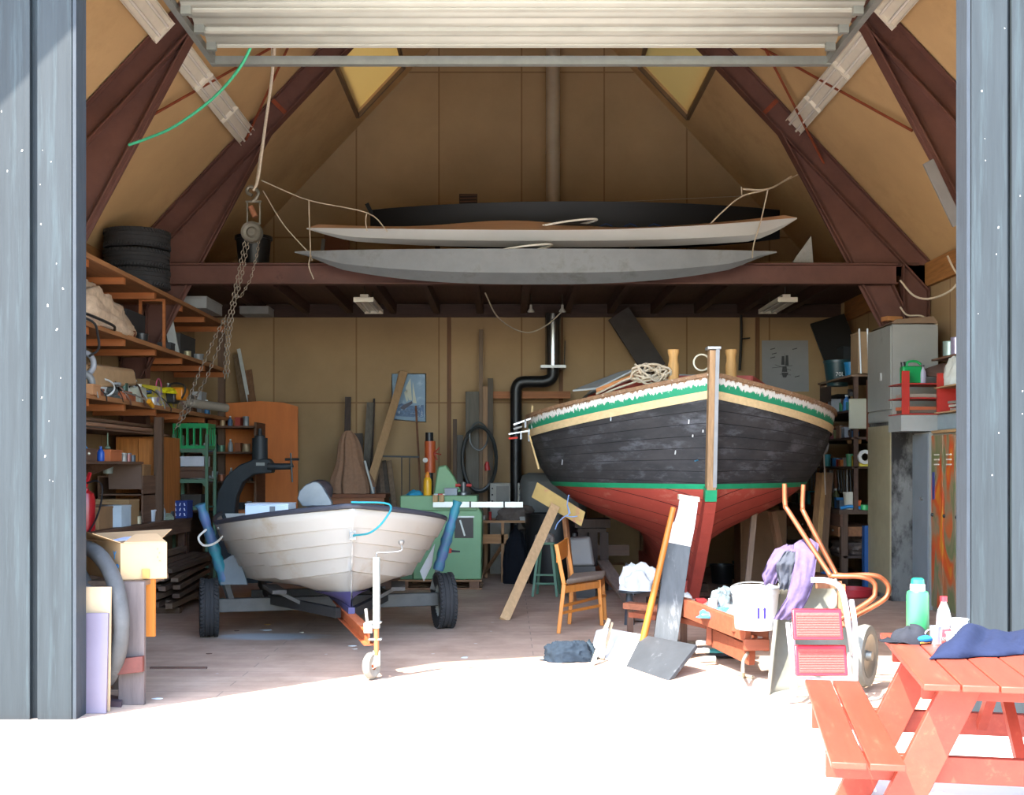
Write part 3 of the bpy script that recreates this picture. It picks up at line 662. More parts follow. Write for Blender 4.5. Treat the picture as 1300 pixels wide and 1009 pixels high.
# outboard motor tilted inside, white box
om = thing('outboard_motor', 'outboard motor with silver-faced cowl tilted at the stern of the dinghy', 'outboard motor', P(402, 640, 12.2))
c0 = P(402, 627, 12.2)
MB().ball(c0, (.18, .12, .14), 24, (0, -.5, 0)).build('cowl', plastic('#3a3335', .3), om, world=True)
pl = [P(a, b_, 12.0) for a, b_ in ((384, 643), (377, 633), (380, 623), (388, 615), (398, 611), (404, 612), (409, 617), (421, 637), (421, 642))]
MB().prism(pl, (0, .1, 0)).build('cowl_face', met('#858b91', .3, metal=.4), om, world=True, bev=.01)
MB().beam(c0, c0+V((.05, .25, -.45)), .09, .12).build('leg', paint('#3a3a3c'), om, world=True)
wb = thing('cool_box', 'white flat box with a small grey label lying inside the dinghy near the stern', 'box', P(338, 658, 10.9))
q = MB().bx((X(311, 10.9), 10.9, Z(664, 10.9)), (X(366, 10.9), 11.3, Z(641, 10.9))); q.bx((X(311, 10.9)-.004, 10.896, Z(641, 10.9)), (X(366, 10.9)+.004, 11.304, Z(639, 10.9))); q.build('body', plastic('#c9d3dc'), wb, world=True, bev=.006)
MB().box((X(346, 10.9), 10.895, Z(646, 10.9)), (.05, .006, .05)).build('printed_label', paint('#6d6f70'), wb, world=True)

# trailer
def Wt(x, y, z): return Wd @ V((x, y, z))
tr = thing('boat_trailer', 'galvanised and rusty two-wheeled boat trailer under the white dinghy', 'trailer', AO, ang)
M_gal = mat('#4d4c49', rough=.6, metal=.3, var=.2, sc=8, bump=.03); M_orr = mat('#a2542f', rough=.6, var=.25, sc=6, bump=.04, hex2='#c8a48a', amt=.35)
MB().box((0, 0, .27), (.08, 2.0, .12)).build('axle_beam', M_gal, tr, bev=.006)
MB().box((-.9, 0, .27), (.07, 1.3, .07)).build('crossmember', M_gal, tr)
for sg in (-1, 1): MB().beam((.0, sg*.52, .31), (1.15, sg*.06, .31), .05, .08).beam((0, sg*.52, .31), (-1.7, sg*.52, .31), .05, .08).build('side_rail', paint('#2c2b2a'), tr)
MB().box((1.5, 0, .34), (1.9, .07, .012)).box((1.5, 0, .24), (1.9, .07, .012)).box((1.5, 0, .29), (1.9, .012, .10)).build('drawbar', M_orr, tr)
for sg in (-1, 1):
    MB().beam((.55, sg*.3, .33), (.55, sg*.55, .46), .05, .03).beam((.4, sg*.56, .47), (.75, sg*.5, .45), .12, .03).build('hull_support', paint('#3a3734'), tr)
def tyre_mesh(r, w_, hole):
    k = w_/2
    return [(hole, -k*.8), (hole+.02, -k*.9), (r*.80, -k*1.02), (r*.93, -k*.98), (r-.004, -k*.78), (r, -k*.5), (r-.008, -k*.48), (r-.008, -k*.42), (r, -k*.40), (r, -k*.1), (r-.008, -k*.08), (r-.008, k*.08), (r, k*.1), (r, k*.4), (r-.008, k*.42), (r-.008, k*.48), (r, k*.5), (r-.004, k*.78), (r*.93, k*.98), (r*.80, k*1.02), (hole+.02, k*.9), (hole, k*.8), (hole, -k*.8)]
def tread_mat():
    m = mat('#2b2a2a', rough=.85, var=.15, sc=12, bump=.1); return m
M_tyre = tread_mat()
def tread_blocks(mb, r, w_, c, rot, n=44):
    m0 = Matrix.Translation(V(c)) @ Euler(rot).to_matrix().to_4x4()
    for i in range(n):
        a = 2*PI*i/n
        for s in (-1, 1):
            m = m0 @ Matrix.Rotation(a+(.03 if s > 0 else 0), 4, 'Z') @ Matrix.Translation(V((r-.001, 0, s*w_*.36))) @ Matrix.Rotation(s*.5, 4, 'X') @ Matrix.Diagonal((.014, r*2*PI/n*.55, w_*.2, 1))
            bmesh.ops.create_cube(mb.bm, size=1, matrix=m)
for sg in (-1, 1):
    wl = MB().lathe(tyre_mesh(.255, .165, .15), (0, sg*1.06, .255), 40, (PI/2, 0, 0)); tread_blocks(wl, .255, .165, (0, sg*1.06, .255), (PI/2, 0, 0))
    wo = wl.build('tyre', M_tyre, tr, ang=30)
    MB().lathe([(0, -.05), (.06, -.05), (.08, -.02), (.145, -.03), (.152, -.06), (.152, .06), (.145, .03), (0, .03)], (0, sg*1.06, .255), 24, (PI/2, 0, 0)).build('rim', paint('#8f8f88'), wo)
# jockey wheel
jp = G(478, 862); jx = jp.x; jy = jp.y
jk = MB().tube([(jx, jy, .17), (jx, jy, .42)], .018, 14); j0 = jk.build('jockey_shaft', mat('#a06a40', rough=.6, var=.3, sc=10, bump=.03, hex2='#b8b09a', amt=.4), tr, world=True)
MB().tube([(jx, jy, .36), (jx, jy, Z(708, 8.3))], .026, 16).build('jockey_tube', met('#8f9590', .45, metal=.4), tr, world=True)
q = MB().tube(smooth_path([(jx, jy, Z(708, 8.3)), (jx, jy, Z(703, 8.3)), (jx+.02, jy, Z(702, 8.3)), (X(508, 8.3), jy, Z(700, 8.3)), (X(509, 8.3), jy, Z(692, 8.3))], 3), .006, 8); q.lathe([(0, 0), (.014, 0), (.022, .015), (.022, .028), (.012, .035), (0, .036)], (X(509, 8.3), jy, Z(692, 8.3)), 14); q.build('crank_handle', met('#6d6f70', .4), tr, world=True)
wl = MB().lathe([(.03, -.02), (.055, -.025), (.062, -.028), (.078, -.028), (.092, -.015), (.096, 0), (.092, .015), (.078, .028), (.062, .028), (.055, .025), (.03, .02)], (jx-.035, jy-.01, .096), 28, (PI/2-.1, 0, 1.15)).build('jockey_wheel', mat('#7e7a70', rough=.8, var=.2, sc=20), tr, world=True)
MB().lathe([(0, -.03), (.02, -.03), (.024, -.012), (.056, -.01), (.056, .01), (.024, .012), (.02, .03), (0, .03)], (jx-.035, jy-.01, .096), 20, (PI/2-.1, 0, 1.15)).build('wheel_hub', M_orr, wl, world=True)
q = MB().beam((jx-.0, jy-.03, .10), (jx, jy, .20), .05, .006); q.beam((jx-.07, jy-.03, .075), (jx+.01, jy-.035, .12), .005, .04); q.build('fork', paint('#c9c0ae'), tr, world=True)
cp = V((jx-.05, jy+.05, .34)); q = MB().box(cp+V((-.01, 0, .02)), (.06, .12, .07)); q.box(cp+V((.04, -.03, .06)), (.09, .07, .012)); q.box(cp+V((.04, -.03, -.06)), (.09, .07, .012)); q.beam(cp+V((-.02, 0, .05)), cp+V((-.03, 0, .15)), .02, .035); q.build('coupling', met('#b7b5ae', .4, metal=.5), tr, world=True, bev=.004)
for sg in (-1, 1):
    pl_ = Wd.inverted() @ P(309 if sg > 0 else 0, 775, 10.2)
    if sg < 0: a, b_ = P(549, 748, 11.1), P(581, 636, 11.1)      # right guide post
    else: a, b_ = P(295, 768, 10.5), P(254, 640, 10.3)
    MB().beam(a, a.lerp(b_, .35), .05, .05).build('guide_post', M_gal, tr, world=True)
    c1, c2 = a.lerp(b_, .22), b_
    pts = [c1.lerp(c2, i/14) for i in range(15)]
    g = MB().tube(pts, [.042+.007*math.sin(i*2.3)+.008*(i < 9) for i in range(15)], 12)
    g.build('guide_padding', mat('#1e6672', rough=.6, var=.3, sc=5, bump=.15, hex2='#3d4f74', amt=.45, spec=.5), tr, world=True, label='turquoise plastic wrapping')
    if sg > 0:
        MB().tube(smooth_path([P(262, 672, 10.25), P(252, 682, 10.2), P(258, 692, 10.2), P(272, 690, 10.2), P(283, 680, 10.2), P(284, 672, 10.2), P(276, 670, 10.2)], 4), .01, 8).build('mooring_loop', cloth('#b9b6ad'), tr, world=True)
MB().prism([P(282, 712, 10.4), P(302, 700, 10.4), P(314, 742, 10.4), P(280, 742, 10.4)], (0, .03, 0)).build('mudguard', paint('#5d666c'), tr, world=True)
MB().prism([P(533, 725, 11.3), P(552, 690, 11.3), P(548, 718, 11.3), P(538, 738, 11.3)], (0, .03, 0)).build('mudguard', paint('#b9bcc0'), tr, world=True)
# ================================================================= LEFT SIDE: SHELVES, BENCH AND WHAT THEY HOLD
XS = -3.9
M_or = wood('#a05f34', 'x', .2); M_dk = wood('#5b4030', 'y'); M_bn = wood('#6b4f3e', 'y')
sh = thing('wall_shelving', 'long timber shelving rack along the left wall with three deep orange-battened shelves', 'shelving', (-4.25, 12.6, 0))
for z in (3.46, 2.83, 2.165):
    s_ = MB().bx((XL+.01, 8.4, z-.03), (XS, 16.5, z)).build('shelf', wood('#8a5c3a', 'y'), sh, world=True)
    for k in range(8):
        y = 8.9+1.06*k
        MB().bx((XL+.02, y-.03, z-.10), (XS-.02, y+.03, z-.031)).build('batten', M_or, s_, world=True)
    MB().bx((XS-.001, 8.4, z-.035), (XS+.022, 16.5, z+.012)).build('edging', wood('#9a6a44', 'y'), s_, world=True)
for y, zt_ in ((8.6, 2.06), (10.95, 2.06), (13.45, 2.06), (16.4, 3.36)):
    MB().bx((XS-.12, y-.04, 0), (XS-.03, y+.04, zt_)).build('upright', wood('#5d4636', 'z'), sh, world=True)
s4 = thing('wall_shelf', 'narrow dark shelf above the bench on the left wall, holding blue cloth and tins', 'shelf', (-4.4, 11.6, 1.5))
MB().bx((XL+.01, 9.6, 1.525), (-3.98, 12.9, 1.55)).build('shelf_board', M_bn, s4, world=True)
for y in (10.4, 12.3): MB().prism([(XL+.01, y, 1.524), (-4.05, y, 1.524), (XL+.01, y, 1.3)], (0, .02, 0)).build('bracket', M_dk, s4, world=True)
bn = thing('workbench', 'long brown wooden workbench against the left wall', 'workbench', (-4.25, 12, 0))
MB().bx((XL+.01, 9.4, .84), (XS, 14.6, .88)).build('worktop', M_bn, bn, world=True, bev=.004)
MB().bx((XS-.05, 9.42, .70), (XS-.015, 14.58, .839)).build('apron', M_bn, bn, world=True)
for y in (9.6, 12.2, 14.5): MB().bx((XS-.14, y-.04, 0), (XS-.06, y+.04, .699)).build('leg', M_dk, bn, world=True)
MB().bx((XL+.02, 9.5, .3), (XS-.16, 14.5, .33)).build('lower_shelf', M_dk, bn, world=True)

# --- tyres on the top shelf
tyr = tyre_mesh(.355, .205, .19)
pr = None
for i, (x, y, z, lab) in enumerate(((-4.13, 13.15, 3.47, 'car tyre lying at the bottom of the stack on the top shelf'), (-4.14, 13.17, 3.685, 'car tyre in the middle of the stack on the top shelf'), (-4.12, 13.13, 3.90, 'car tyre topmost on the stack on the top shelf'))):
    if pr is None:
        w_ = MB().lathe(tyr, (0, 0, .104), 44); tread_blocks(w_, .355, .205, (0, 0, .104), (0, 0, 0), 60)
        pr = tag(w_.build('car_tyre', mat('#2c2b2c', rough=.8, var=.2, sc=10), ang=30), lab, 'tyre', 'tyres on the top shelf'); pr.location = (x, y, z+.001)
    else: dup(pr, (x, y, z+.001), 1.1*i, lab)

# --- small-item kit: every item is its own thing
def crate_box(name, a, b_, hexc, lab, rz=0, cat='box', flaps=False, group=None, tape=None):
    a, b_ = V(a), V(b_); c = (a+b_)/2; s = V([abs(b_[i]-a[i]) for i in range(3)]); c.z = min(a.z, b_.z)
    t = thing(name, lab, cat, c, rz, group)
    q = MB().box((0, 0, s.z/2), s)
    if not flaps: q.box((0, 0, s.z-.012), (s.x+.008, s.y+.008, .022))
    q.build('body', paint(hexc, .8, .12), t, bev=.003)
    if flaps:
        q = MB(); q.beam((-s.x/2, -s.y/2, s.z), (-s.x/2, s.y/2, s.z), .003, .003)
        for sx in (-1, 1): MB().hexa([(sx*s.x/2, -s.y/2, s.z), (sx*s.x/2, s.y/2, s.z), (sx*(s.x/2+.006), s.y/2, s.z), (sx*(s.x/2+.006), -s.y/2, s.z), (sx*s.x*.85, -s.y/2, s.z+.06), (sx*s.x*.85, s.y/2, s.z+.06), (sx*(s.x*.85+.006), s.y/2, s.z+.055), (sx*(s.x*.85+.006), -s.y/2, s.z+.055)]).build('flap', paint(hexc, .8, .12), t)
        q.bm.free()
    elif tape: MB().box((0, -s.y/2-.002, s.z*.55), (s.x*.16, .003, s.z*.5)).build('tape', paint(tape, .5), t)
    return t
def can(c, r, h, hexc, lab, cat='tin', name='tin_can', lid='#a9a9a6', group=None):
    t = thing(name, lab, cat, c, 0, group)
    MB().lathe([(0, 0), (r, 0), (r*1.03, .004), (r, .01), (r, h*.93), (r*1.04, h*.95), (r*1.03, h), (r*.9, h*.985), (0, h*.985)], n=16).build('body', met(hexc, .4, metal=.3), t)
    MB().lathe([(0, h*.985), (r*.82, h*.985), (r*.82, h*1.01), (0, h*1.01)], n=16).build('lid', met(lid, .4), t)
    return t
def bottle(c, r, h, hexc, capc, lab, cat='bottle', name='bottle', group=None, trans=0.):
    t = thing(name, lab, cat, c, 0, group); m = plastic(hexc) if not trans else mat(hexc, rough=.08, var=0, bump=0, trans=trans, spec=.5)
    MB().lathe([(0, 0), (r*.92, 0), (r, .01), (r, h*.55), (r*.85, h*.68), (r*.36, h*.82), (r*.34, h*.9), (0, h*.9)], n=18).build('body', m, t)
    MB().lathe([(0, h*.89), (r*.42, h*.89), (r*.42, h*.99), (r*.36, h), (0, h)], n=14).build('cap', plastic(capc), t)
    return t
def bucket(c, r, h, hexc, lab, cat='bucket', name='bucket', m=None, handle=True, group=None):
    t = thing(name, lab, cat, c, 0, group); m = m or plastic(hexc)
    MB().lathe([(0, 0), (r*.8, 0), (r*.82, .005), (r*.98, h*.9), (r*1.05, h*.9), (r*1.05, h), (r*.96, h), (r*.78, .02), (0, .02)], n=28).build('body', m, t)
    if handle: MB().tube(arc((0, 0, h*.92), r*1.04, PI, 2*PI, 16, V((1, 0, 0)), V((0, -.5, .86)*1) if 0 else V((0, .45, .9))), .004, 6).build('bail', met('#8f8f8c'), t)
    return t
def heap(name, c, rad, m, lab, seed=0, cat='cloth', amp=.35, fr=3., nu=72, nv=30, kind=None, group=None, rot=0.):
    c = V(c); rx, ry, rz = rad; cr, sr = math.cos(rot), math.sin(rot)
    def fn(u, v):
        a = 2*PI*u; b = PI/2*v*1.12-.12*PI/2; p = V((math.cos(a)*math.cos(b), math.sin(a)*math.cos(b), math.sin(b)))
        n_ = .9*noise.noise(p*fr*.6+V((seed, 0, 0)))+.55*(1-abs(noise.noise(p*fr*.9+V((0, seed, 3))))*2.4)**3*.5+.10*noise.noise(p*fr*2.2+V((seed, 5, 0)))
        k = 1+amp*.8*n_; x, y = p.x*rx*k, p.y*ry*k
        return (c.x+x*cr-y*sr, c.y+x*sr+y*cr, c.z+max(0, p.z*rz*k))
    o = MB().grid(fn, nu, nv, close_u=True).build(name, m, ang=60)
    tag(o, lab, cat, group)
    if kind: o['kind'] = kind
    return o
def coil(name, c, r, tr_, turns, m, lab, rot=(0, 0, 0), cat='cable', sq=.8, seed=1):
    rr = random.Random(seed); m0 = Matrix.Translation(V(c)) @ Euler(rot).to_matrix().to_4x4(); pts = []
    n_ = turns*16
    for i in range(n_): a = 2*PI*i/16; k = r*(1+.09*math.sin(i*.39+seed)+rr.uniform(-.02, .02)); pts.append(m0 @ V((k*math.cos(a), k*sq*math.sin(a), tr_*1.3*math.sin(i*.21)*2+tr_*2)))
    return tag(MB().tube(smooth_path(pts, 2), tr_, 6).build(name, m), lab, cat)

# second shelf (z 2.83): fleece / wool bundle, bent pipe, leaning frame, cable
heap('foam_sheet', (-4.17, 11.55, 2.832), (.29, 1.25, .44), mat('#c2a88e', rough=.95, var=.3, sc=9, bump=.15), 'rumpled cream foam sheeting heaped on the second shelf on the left', 4, 'foam', .3, 7.)
rope([(-4.0, 9.9, 2.86), (-3.88, 10.5, 2.90), (-3.8, 11.3, 2.86), (-3.86, 11.6, 2.84)], .014, 'short black hose lying over the edge of the second shelf', plastic('#232325'), cat='hose', name='hose')
rope([(-3.95, 10.4, 2.87), (-3.84, 10.9, 2.84), (-3.82, 11.0, 2.72), (-3.83, 11.05, 2.6), (-3.86, 10.9, 2.52)], .012, 'black hose end hanging down below the second shelf', plastic('#2a2a2b'), cat='hose', name='hose')
o = thing('picture_frame', 'orange wooden frame standing upright on the second shelf', 'frame', (-3.93, 13.5, 2.832))
for a, b_ in (((-4.2, 13.5, 2.85), (-3.93, 13.5, 2.85)), ((-4.2, 13.5, 3.40), (-3.93, 13.5, 3.40)), ((-4.2, 13.5, 2.84), (-4.2, 13.5, 3.41)), ((-3.93, 13.5, 2.84), (-3.93, 13.5, 3.41))): MB().beam(a, b_, .03, .03).build('frame_bar', M_or, o, world=True)
board('plank', (-4.0, 14.2, 2.835), (-4.12, 14.25, 3.4), .11, .02, paint('#9fa09c'), 'short pale grey board leaning on the second shelf near its far end', up=(0, 1, 0))
crate_box('crate', (-4.5, 14.6, 2.832), (-4.05, 15.3, 3.15), '#3a3836', 'dark case at the far end of the second shelf')
crate_box('crate', (-4.5, 12.7, 2.832), (-4.1, 13.35, 3.2), '#2d2b2c', 'dark box behind the orange frame on the second shelf')
q = heap('net_bundle', (-4.25, 12.4, 2.832), (.2, .35, .22), mat('#4d5057', rough=.8, var=.4, sc=14), 'dark grey bundle of netting beyond the cream foam', 9, 'net')
# grey panel boxes above the top shelf far end
crate_box('panel_box', (-4.15, 14.7, 3.47), (-3.75, 15.5, 3.62), '#8d8d8c', 'grey flat box on the far end of the top shelf')
crate_box('panel_box', (-3.75, 16.5, 3.63), (-3.35, 16.9, 3.742), '#868481', 'grey lamp-like box fixed near the back wall left of the loft lights')
# third shelf (z 2.165)
z3 = 2.167
bag = MB(); bag.hexa([(-4.3, 11.1, z3+.10), (-3.95, 11.05, z3+.06), (-3.98, 12.7, z3+.2), (-4.3, 12.7, z3+.22), (-4.25, 11.2, z3+.36), (-3.98, 11.15, z3+.30), (-3.98, 12.6, z3+.37), (-4.25, 12.6, z3+.38)])
tag(bag.build('paper_sack', mat('#a98965', rough=.8, var=.15, sc=7, bump=.15), bev=.03), 'crumpled brown paper sack lying on top of the gear on the third shelf', 'sack')
def pipe_ring(c, r, t_, hexc, lab, rot=(PI/2, 0, 0)): 
    m0 = Matrix.Translation(V(c)) @ Euler(rot).to_matrix().to_4x4()
    return tag(MB().tube([m0 @ V((r*math.cos(2*PI*i/28), r*math.sin(2*PI*i/28), 0)) for i in range(28)], t_, 10, closed=True).build('hose_ring', plastic(hexc), ang=60), lab, 'hose')
pipe_ring((-4.02, 11.15, z3+.30), .11, .028, '#8d9096', 'thick grey hose curled in a ring beside the paper sack')
pipe_ring((-4.0, 11.1, z3+.12), .085, .035, '#7a7a78', 'thick grey hose loop at the front of the third shelf', (PI/2, 0, .3))
heap('wire_tangle', (-4.08, 11.8, z3), (.16, .45, .14), mat('#5a5f5c', rough=.7, var=.5, sc=30, bump=.2), 'tangle of grey wire and fittings under the paper sack', 21, 'wire', .5, 6)
tg = MB(); rr = random.Random(5)
coil('cable_coil', (-4.0, 11.6, z3+.1), .12, .006, 4, plastic('#b4b7b4'), 'silvery cable coil in front of the grey wire tangle', (1.2, 0, .2), seed=2)
crate_box('crate', (-4.45, 12.4, z3), (-4.05, 13.1, z3+.22), '#3a3331', 'dark box under the paper sack on the third shelf')
q = thing('canister', 'off-white plastic canister standing on the third shelf under the sack', 'canister', (-4.02, 12.75, z3)); MB().hexa([(-.1, -.12, 0), (.1, -.12, 0), (.1, .12, 0), (-.1, .12, 0), (-.09, -.10, .19), (.09, -.10, .19), (.09, .10, .19), (-.09, .10, .19)]).build('body', plastic('#a8a592'), q, bev=.02); MB().cyl((.04, 0, .18), (.04, 0, .22), .025).build('cap', plastic('#d2cdc0'), q)
can((-3.96, 13.15, z3), .05, .1, '#b7b4ad', 'round silver tin in front of the off-white canister on the third shelf')
sk = thing('tote_bag', 'colourful shopping bag, yellow pink and blue, standing on the third shelf', 'bag', (-4.05, 13.7, z3)); MB().hexa([(-.14, -.25, 0), (.13, -.25, 0), (.13, .25, 0), (-.14, .25, 0), (-.12, -.3, .27), (.1, -.3, .24), (.1, .3, .25), (-.12, .3, .27)]).build('bag_body', mat('#b3a12a', rough=.5, var=.2, sc=6, hex2='#5b4a8c', amt=.42, sc2=5), sk, bev=.02)
MB().tube(arc((.0, 0, .25), .1, 0, PI, 10, V((0, 1, 0))), .008, 6).build('handle', plastic('#c8547a'), sk)
cs = thing('chainsaw', 'orange and black chainsaw lying on the third shelf with its bar pointing left', 'chainsaw', P(232, 512, 13.9))
c0 = P(228, 500, 13.75)
MB().box(c0, (.16, .22, .15)).build('engine_cover', plastic('#c77a18', .35), cs, world=True, bev=.03)
MB().box(c0+V((-.07, -.05, -.04)), (.12, .2, .15)).build('engine_body', plastic('#1c1b1d', .4), cs, world=True, bev=.02)
MB().tube(smooth_path([c0+V((.06, -.12, -.06)), c0+V((.10, -.13, .03)), c0+V((.07, -.12, .10)), c0+V((-.06, -.12, .11)), c0+V((-.10, -.12, .02))], 4), .012, 8).build('front_handle', plastic('#1a1a1c', .4), cs, world=True)
MB().prism([c0+V((-.08, -.14, .02)), c0+V((-.44, -.14, -.03)), c0+V((-.47, -.14, -.055)), c0+V((-.44, -.14, -.075)), c0+V((-.08, -.14, -.05))], (0, .01, 0)).build('guide_bar', met('#c3c6c4', .25), cs, world=True)
heap('yellow_cloth', P(213, 500, 13.6), (.1, .14, .07), cloth('#c2b81e'), 'small bright yellow cloth beside the chainsaw engine', 3, 'cloth')
q = thing('hand_saw', 'saw with a yellow-orange handle lying along the edge of the third shelf', 'saw', P(190, 512, 12.6)); MB().tube(smooth_path([P(156, 497, 11.95), P(172, 502, 12.2), P(186, 508, 12.5), P(192, 512, 12.7)], 4), .008, 6).build('blade_back', met('#c6c4bc', .3), q, world=True); MB().tube([P(189, 509, 12.5), P(194, 516, 12.6)], [.03, .022], 10).build('handle', plastic('#c98a1c'), q, world=True)
for i, (px, py, d, w_, h_, hx, lab) in enumerate(((110, 503, 10.95, .12, .10, '#a87a54', 'short wooden offcut at the front of the third shelf, by the grey hose loop'), (117, 506, 11.2, .09, .08, '#7c4a34', 'reddish wooden offcut beside the pale one on the third shelf'), (152, 497, 12.0, .12, .1, '#9a5a3c', 'brick-red block on the third shelf before the saw'), (160, 499, 12.2, .08, .09, '#8f5238', 'second brick-red block, just right of the first on the third shelf'))):
    crate_box('wood_block', P(px, py, d)+V((-w_/2, 0, -P(px, py, d).z+z3)), P(px, py, d)+V((w_/2, .2, -P(px, py, d).z+z3+h_)), hx, lab, cat='block')
for i, (y, hx, s, lab) in enumerate(((14.35, '#8f7b60', .2, 'tan cardboard box behind the chainsaw on the third shelf'), (14.9, '#6c6259', .24, 'grey-brown box at the far end of the third shelf'), (15.5, '#7e6a52', .2, 'small brown carton last on the third shelf'))):
    crate_box('carton', (-4.4, y, z3), (-4.0, y+.35, z3+s), hx, lab)
tag(MB().cyl((-4.3, 14.0, z3+.16), (-3.6, 15.1, z3+.08), .055).build('cardboard_tube', paint('#8a8072', .8)), 'grey-brown cardboard tube sticking out past the chainsaw', 'tube')
for i, (px, lab) in enumerate(((247, 'white ring binder standing at the far end of the third shelf'), (253, 'pale grey ring binder beside the white one'))):
    o = crate_box('ring_binder', (X(px, 15.2)-.03, 15.2, z3), (X(px, 15.2)+.03, 15.45, z3+.3), ('#a8a8a4', '#8c8c8a')[i], lab, cat='binder')
bottle((X(262, 15.4), 15.4, z3), .05, .2, '#2f7bb0', '#e8e8e8', 'blue bottle beside the ring binders on the left rack')
# under the third shelf: a second tier of timber and pipes
s5 = tag(MB().bx((XL+.01, 9.0, 1.86), (-4.02, 14.0, 1.88)).build('wall_shelf', M_bn), 'dark board shelf under the chainsaw shelf, loaded with pipes and laths', 'shelf')
for i, (hx, r, z, x, y0, y1, lab) in enumerate((('#8d6a52', .022, 1.905, -4.02, 9.3, 13.3, 'brown lath along the edge of the pipe shelf'), ('#b7b7b4', .012, 1.895, -4.1, 9.4, 12.0, 'bright steel pipe on the pipe shelf'), ('#3c3a3a', .03, 1.915, -4.2, 9.5, 12.9, 'thick dark pipe on the pipe shelf'), ('#70533f', .02, 1.96, -4.12, 9.5, 13.7, 'dark brown lath lying on top of the pipes'), ('#5a4c44', .025, 1.94, -4.34, 9.4, 13.2, 'grey-brown pole at the back of the pipe shelf'), ('#47403c', .02, 1.90, -4.46, 9.4, 13.5, 'dark thin pole against the wall on the pipe shelf'))):
    tag(MB().tube([(x, y0, z), (x+.03, (y0+y1)/2, z), (x, y1, z)], r, 10).build('pole', wood(hx, 'y')), lab, 'pole')
# orange cupboard side and grey post
cp = thing('cupboard', 'orange-brown wooden cupboard standing on the bench under the pipe shelf', 'cupboard', (-4.22, 13.9, .882)); MB().bx((-4.5, 13.55, .882), (-3.97, 14.3, 1.84)).build('body', wood('#a0602c', 'z'), cp, world=True, bev=.004)
for k in range(2): 
    d_ = MB().bx((-4.49+.26*k, 13.53, .9), (-4.24+.26*k, 13.549, 1.82)).build('door', wood('#ab6a32', 'z'), cp, world=True); MB().ball((-4.27+.05*k, 13.52, 1.35), .012, 8).build('knob', met('#7c6c50'), d_, world=True)
# narrow shelf (z 1.55): items
zs4 = 1.552
heap('blue_cloth', (-4.16, 11.45, zs4+.05), (.1, .12, .12), cloth('#2f86c4'), 'crumpled bright blue cloth on the narrow shelf', 5, 'cloth')
crate_box('wooden_tray', (-4.2, 10.4, zs4), (-4.0, 11.5, zs4+.12), '#5e4536', 'brown drawer box with pale knobs on the narrow shelf under the blue cloth', cat='tray')
for k in range(4): tag(MB().ball((-3.995, 10.75+.17*k, zs4+.07), .014, 8).lathe([(0, 0), (.006, 0), (.006, .02), (0, .02)], (-4.0, 10.75+.17*k, zs4+.07), 8, (0, PI/2, 0)).build('knob', paint('#c9bfa8')), 'pale round knob on the front of the drawer box on the narrow shelf', 'knob', 'knobs on the drawer box')
crate_box('carton', (-4.35, 10.6, zs4+.125), (-4.06, 11.15, zs4+.25), '#96704f', 'torn tan carton on top of the drawer box beside the blue cloth')
bottle((-4.05, 11.75, zs4), .035, .15, '#2553a8', '#1e3f7d', 'small dark blue bottle right of the blue cloth')
crate_box('crate', (-4.25, 11.95, zs4), (-4.02, 12.3, zs4+.12), '#b0643c', 'orange terracotta-coloured box on the narrow shelf')
for i in range(7):
    can((-4.07-.02*(i % 2), 12.36+.075*i, zs4), .03, .07+.01*(i % 3), ('#8b8f92', '#5a4a48', '#a9a49c', '#3b4250', '#9c6a62', '#7f8488', '#585c60')[i], ('light grey', 'dark brown', 'cream', 'slate blue', 'dusty pink', 'mid grey', 'charcoal')[i]+' small tin in the row at the right end of the narrow shelf')
tag(MB().lathe([(0, 0), (.03, 0), (.03, .015), (.008, .03), (.006, .16), (0, .17)], (-4.1, 12.1, zs4+.13), 12).build('oil_can', paint('#6c7a66')), 'small green-grey oil can with long spout on the orange box', 'oil can')
# things on the bench
zb = .882
fe = thing('fire_extinguisher', 'red fire extinguisher with black hose standing on the left end of the bench', 'fire extinguisher', (-4.04, 11.3, zb))
MB().lathe([(0, 0), (.085, 0), (.09, .02), (.09, .30), (.075, .36), (.035, .39), (.03, .41), (0, .41)], n=24).build('cylinder', plastic('#a32024', .3), fe)
q = MB(); q.beam((0, 0, .42), (.05, -.02, .56), .02, .025); q.beam((0, 0, .42), (-.0, -.02, .47), .03, .03); q.build('valve_lever', plastic('#c0262c', .35), fe)
MB().lathe([(0, 0), (.028, 0), (.028, .012), (0, .016)], (-.02, -.05, .46), 16, (PI/2, 0, 0)).build('gauge', paint('#d8d8d4'), fe)
MB().tube(smooth_path([(.02, -.02, .46), (.12, -.04, .48), (.18, -.06, .42), (.17, -.08, .25), (.12, -.09, .1), (.07, -.1, .0)], 4), .009, 8).build('hose', plastic('#1e1d1f'), fe)
crate_box('carton', (-4.3, 11.5, zb), (-3.98, 11.9, zb+.22), '#8e6a48', 'brown carton beside the fire extinguisher hose', tape='#b08a5a')
q = crate_box('white_case', (-4.02, 12.0, zb+.0), (-3.75, 12.3, zb+.22), '#b9c3c9', 'white plastic case on the bench front', cat='case')
q.location.x = -4.06
crate_box('carton', (-4.42, 12.4, zb), (-3.98, 12.75, zb+.27), '#9c7a54', 'large tan carton behind the white case', tape='#8a6a44')
crate_box('carton', (-4.4, 12.0, zb+.28), (-4.1, 12.35, zb+.5), '#8a6444', 'brown carton stacked above the white case at the wall') .location.z = zb
tp = tag(MB().box((-4.18, 12.9, zb+.52), (.36, .03, .30), (.12, 0, 0)).build('hardboard_panel', paint('#6b5548', .8)), 'dark brown panel leaning at the back of the bench', 'panel')
s6 = thing('shelf_rack', 'low open rack on the bench holding red-handled tools and cartons', 'rack', (-4.25, 12.9, zb)); 
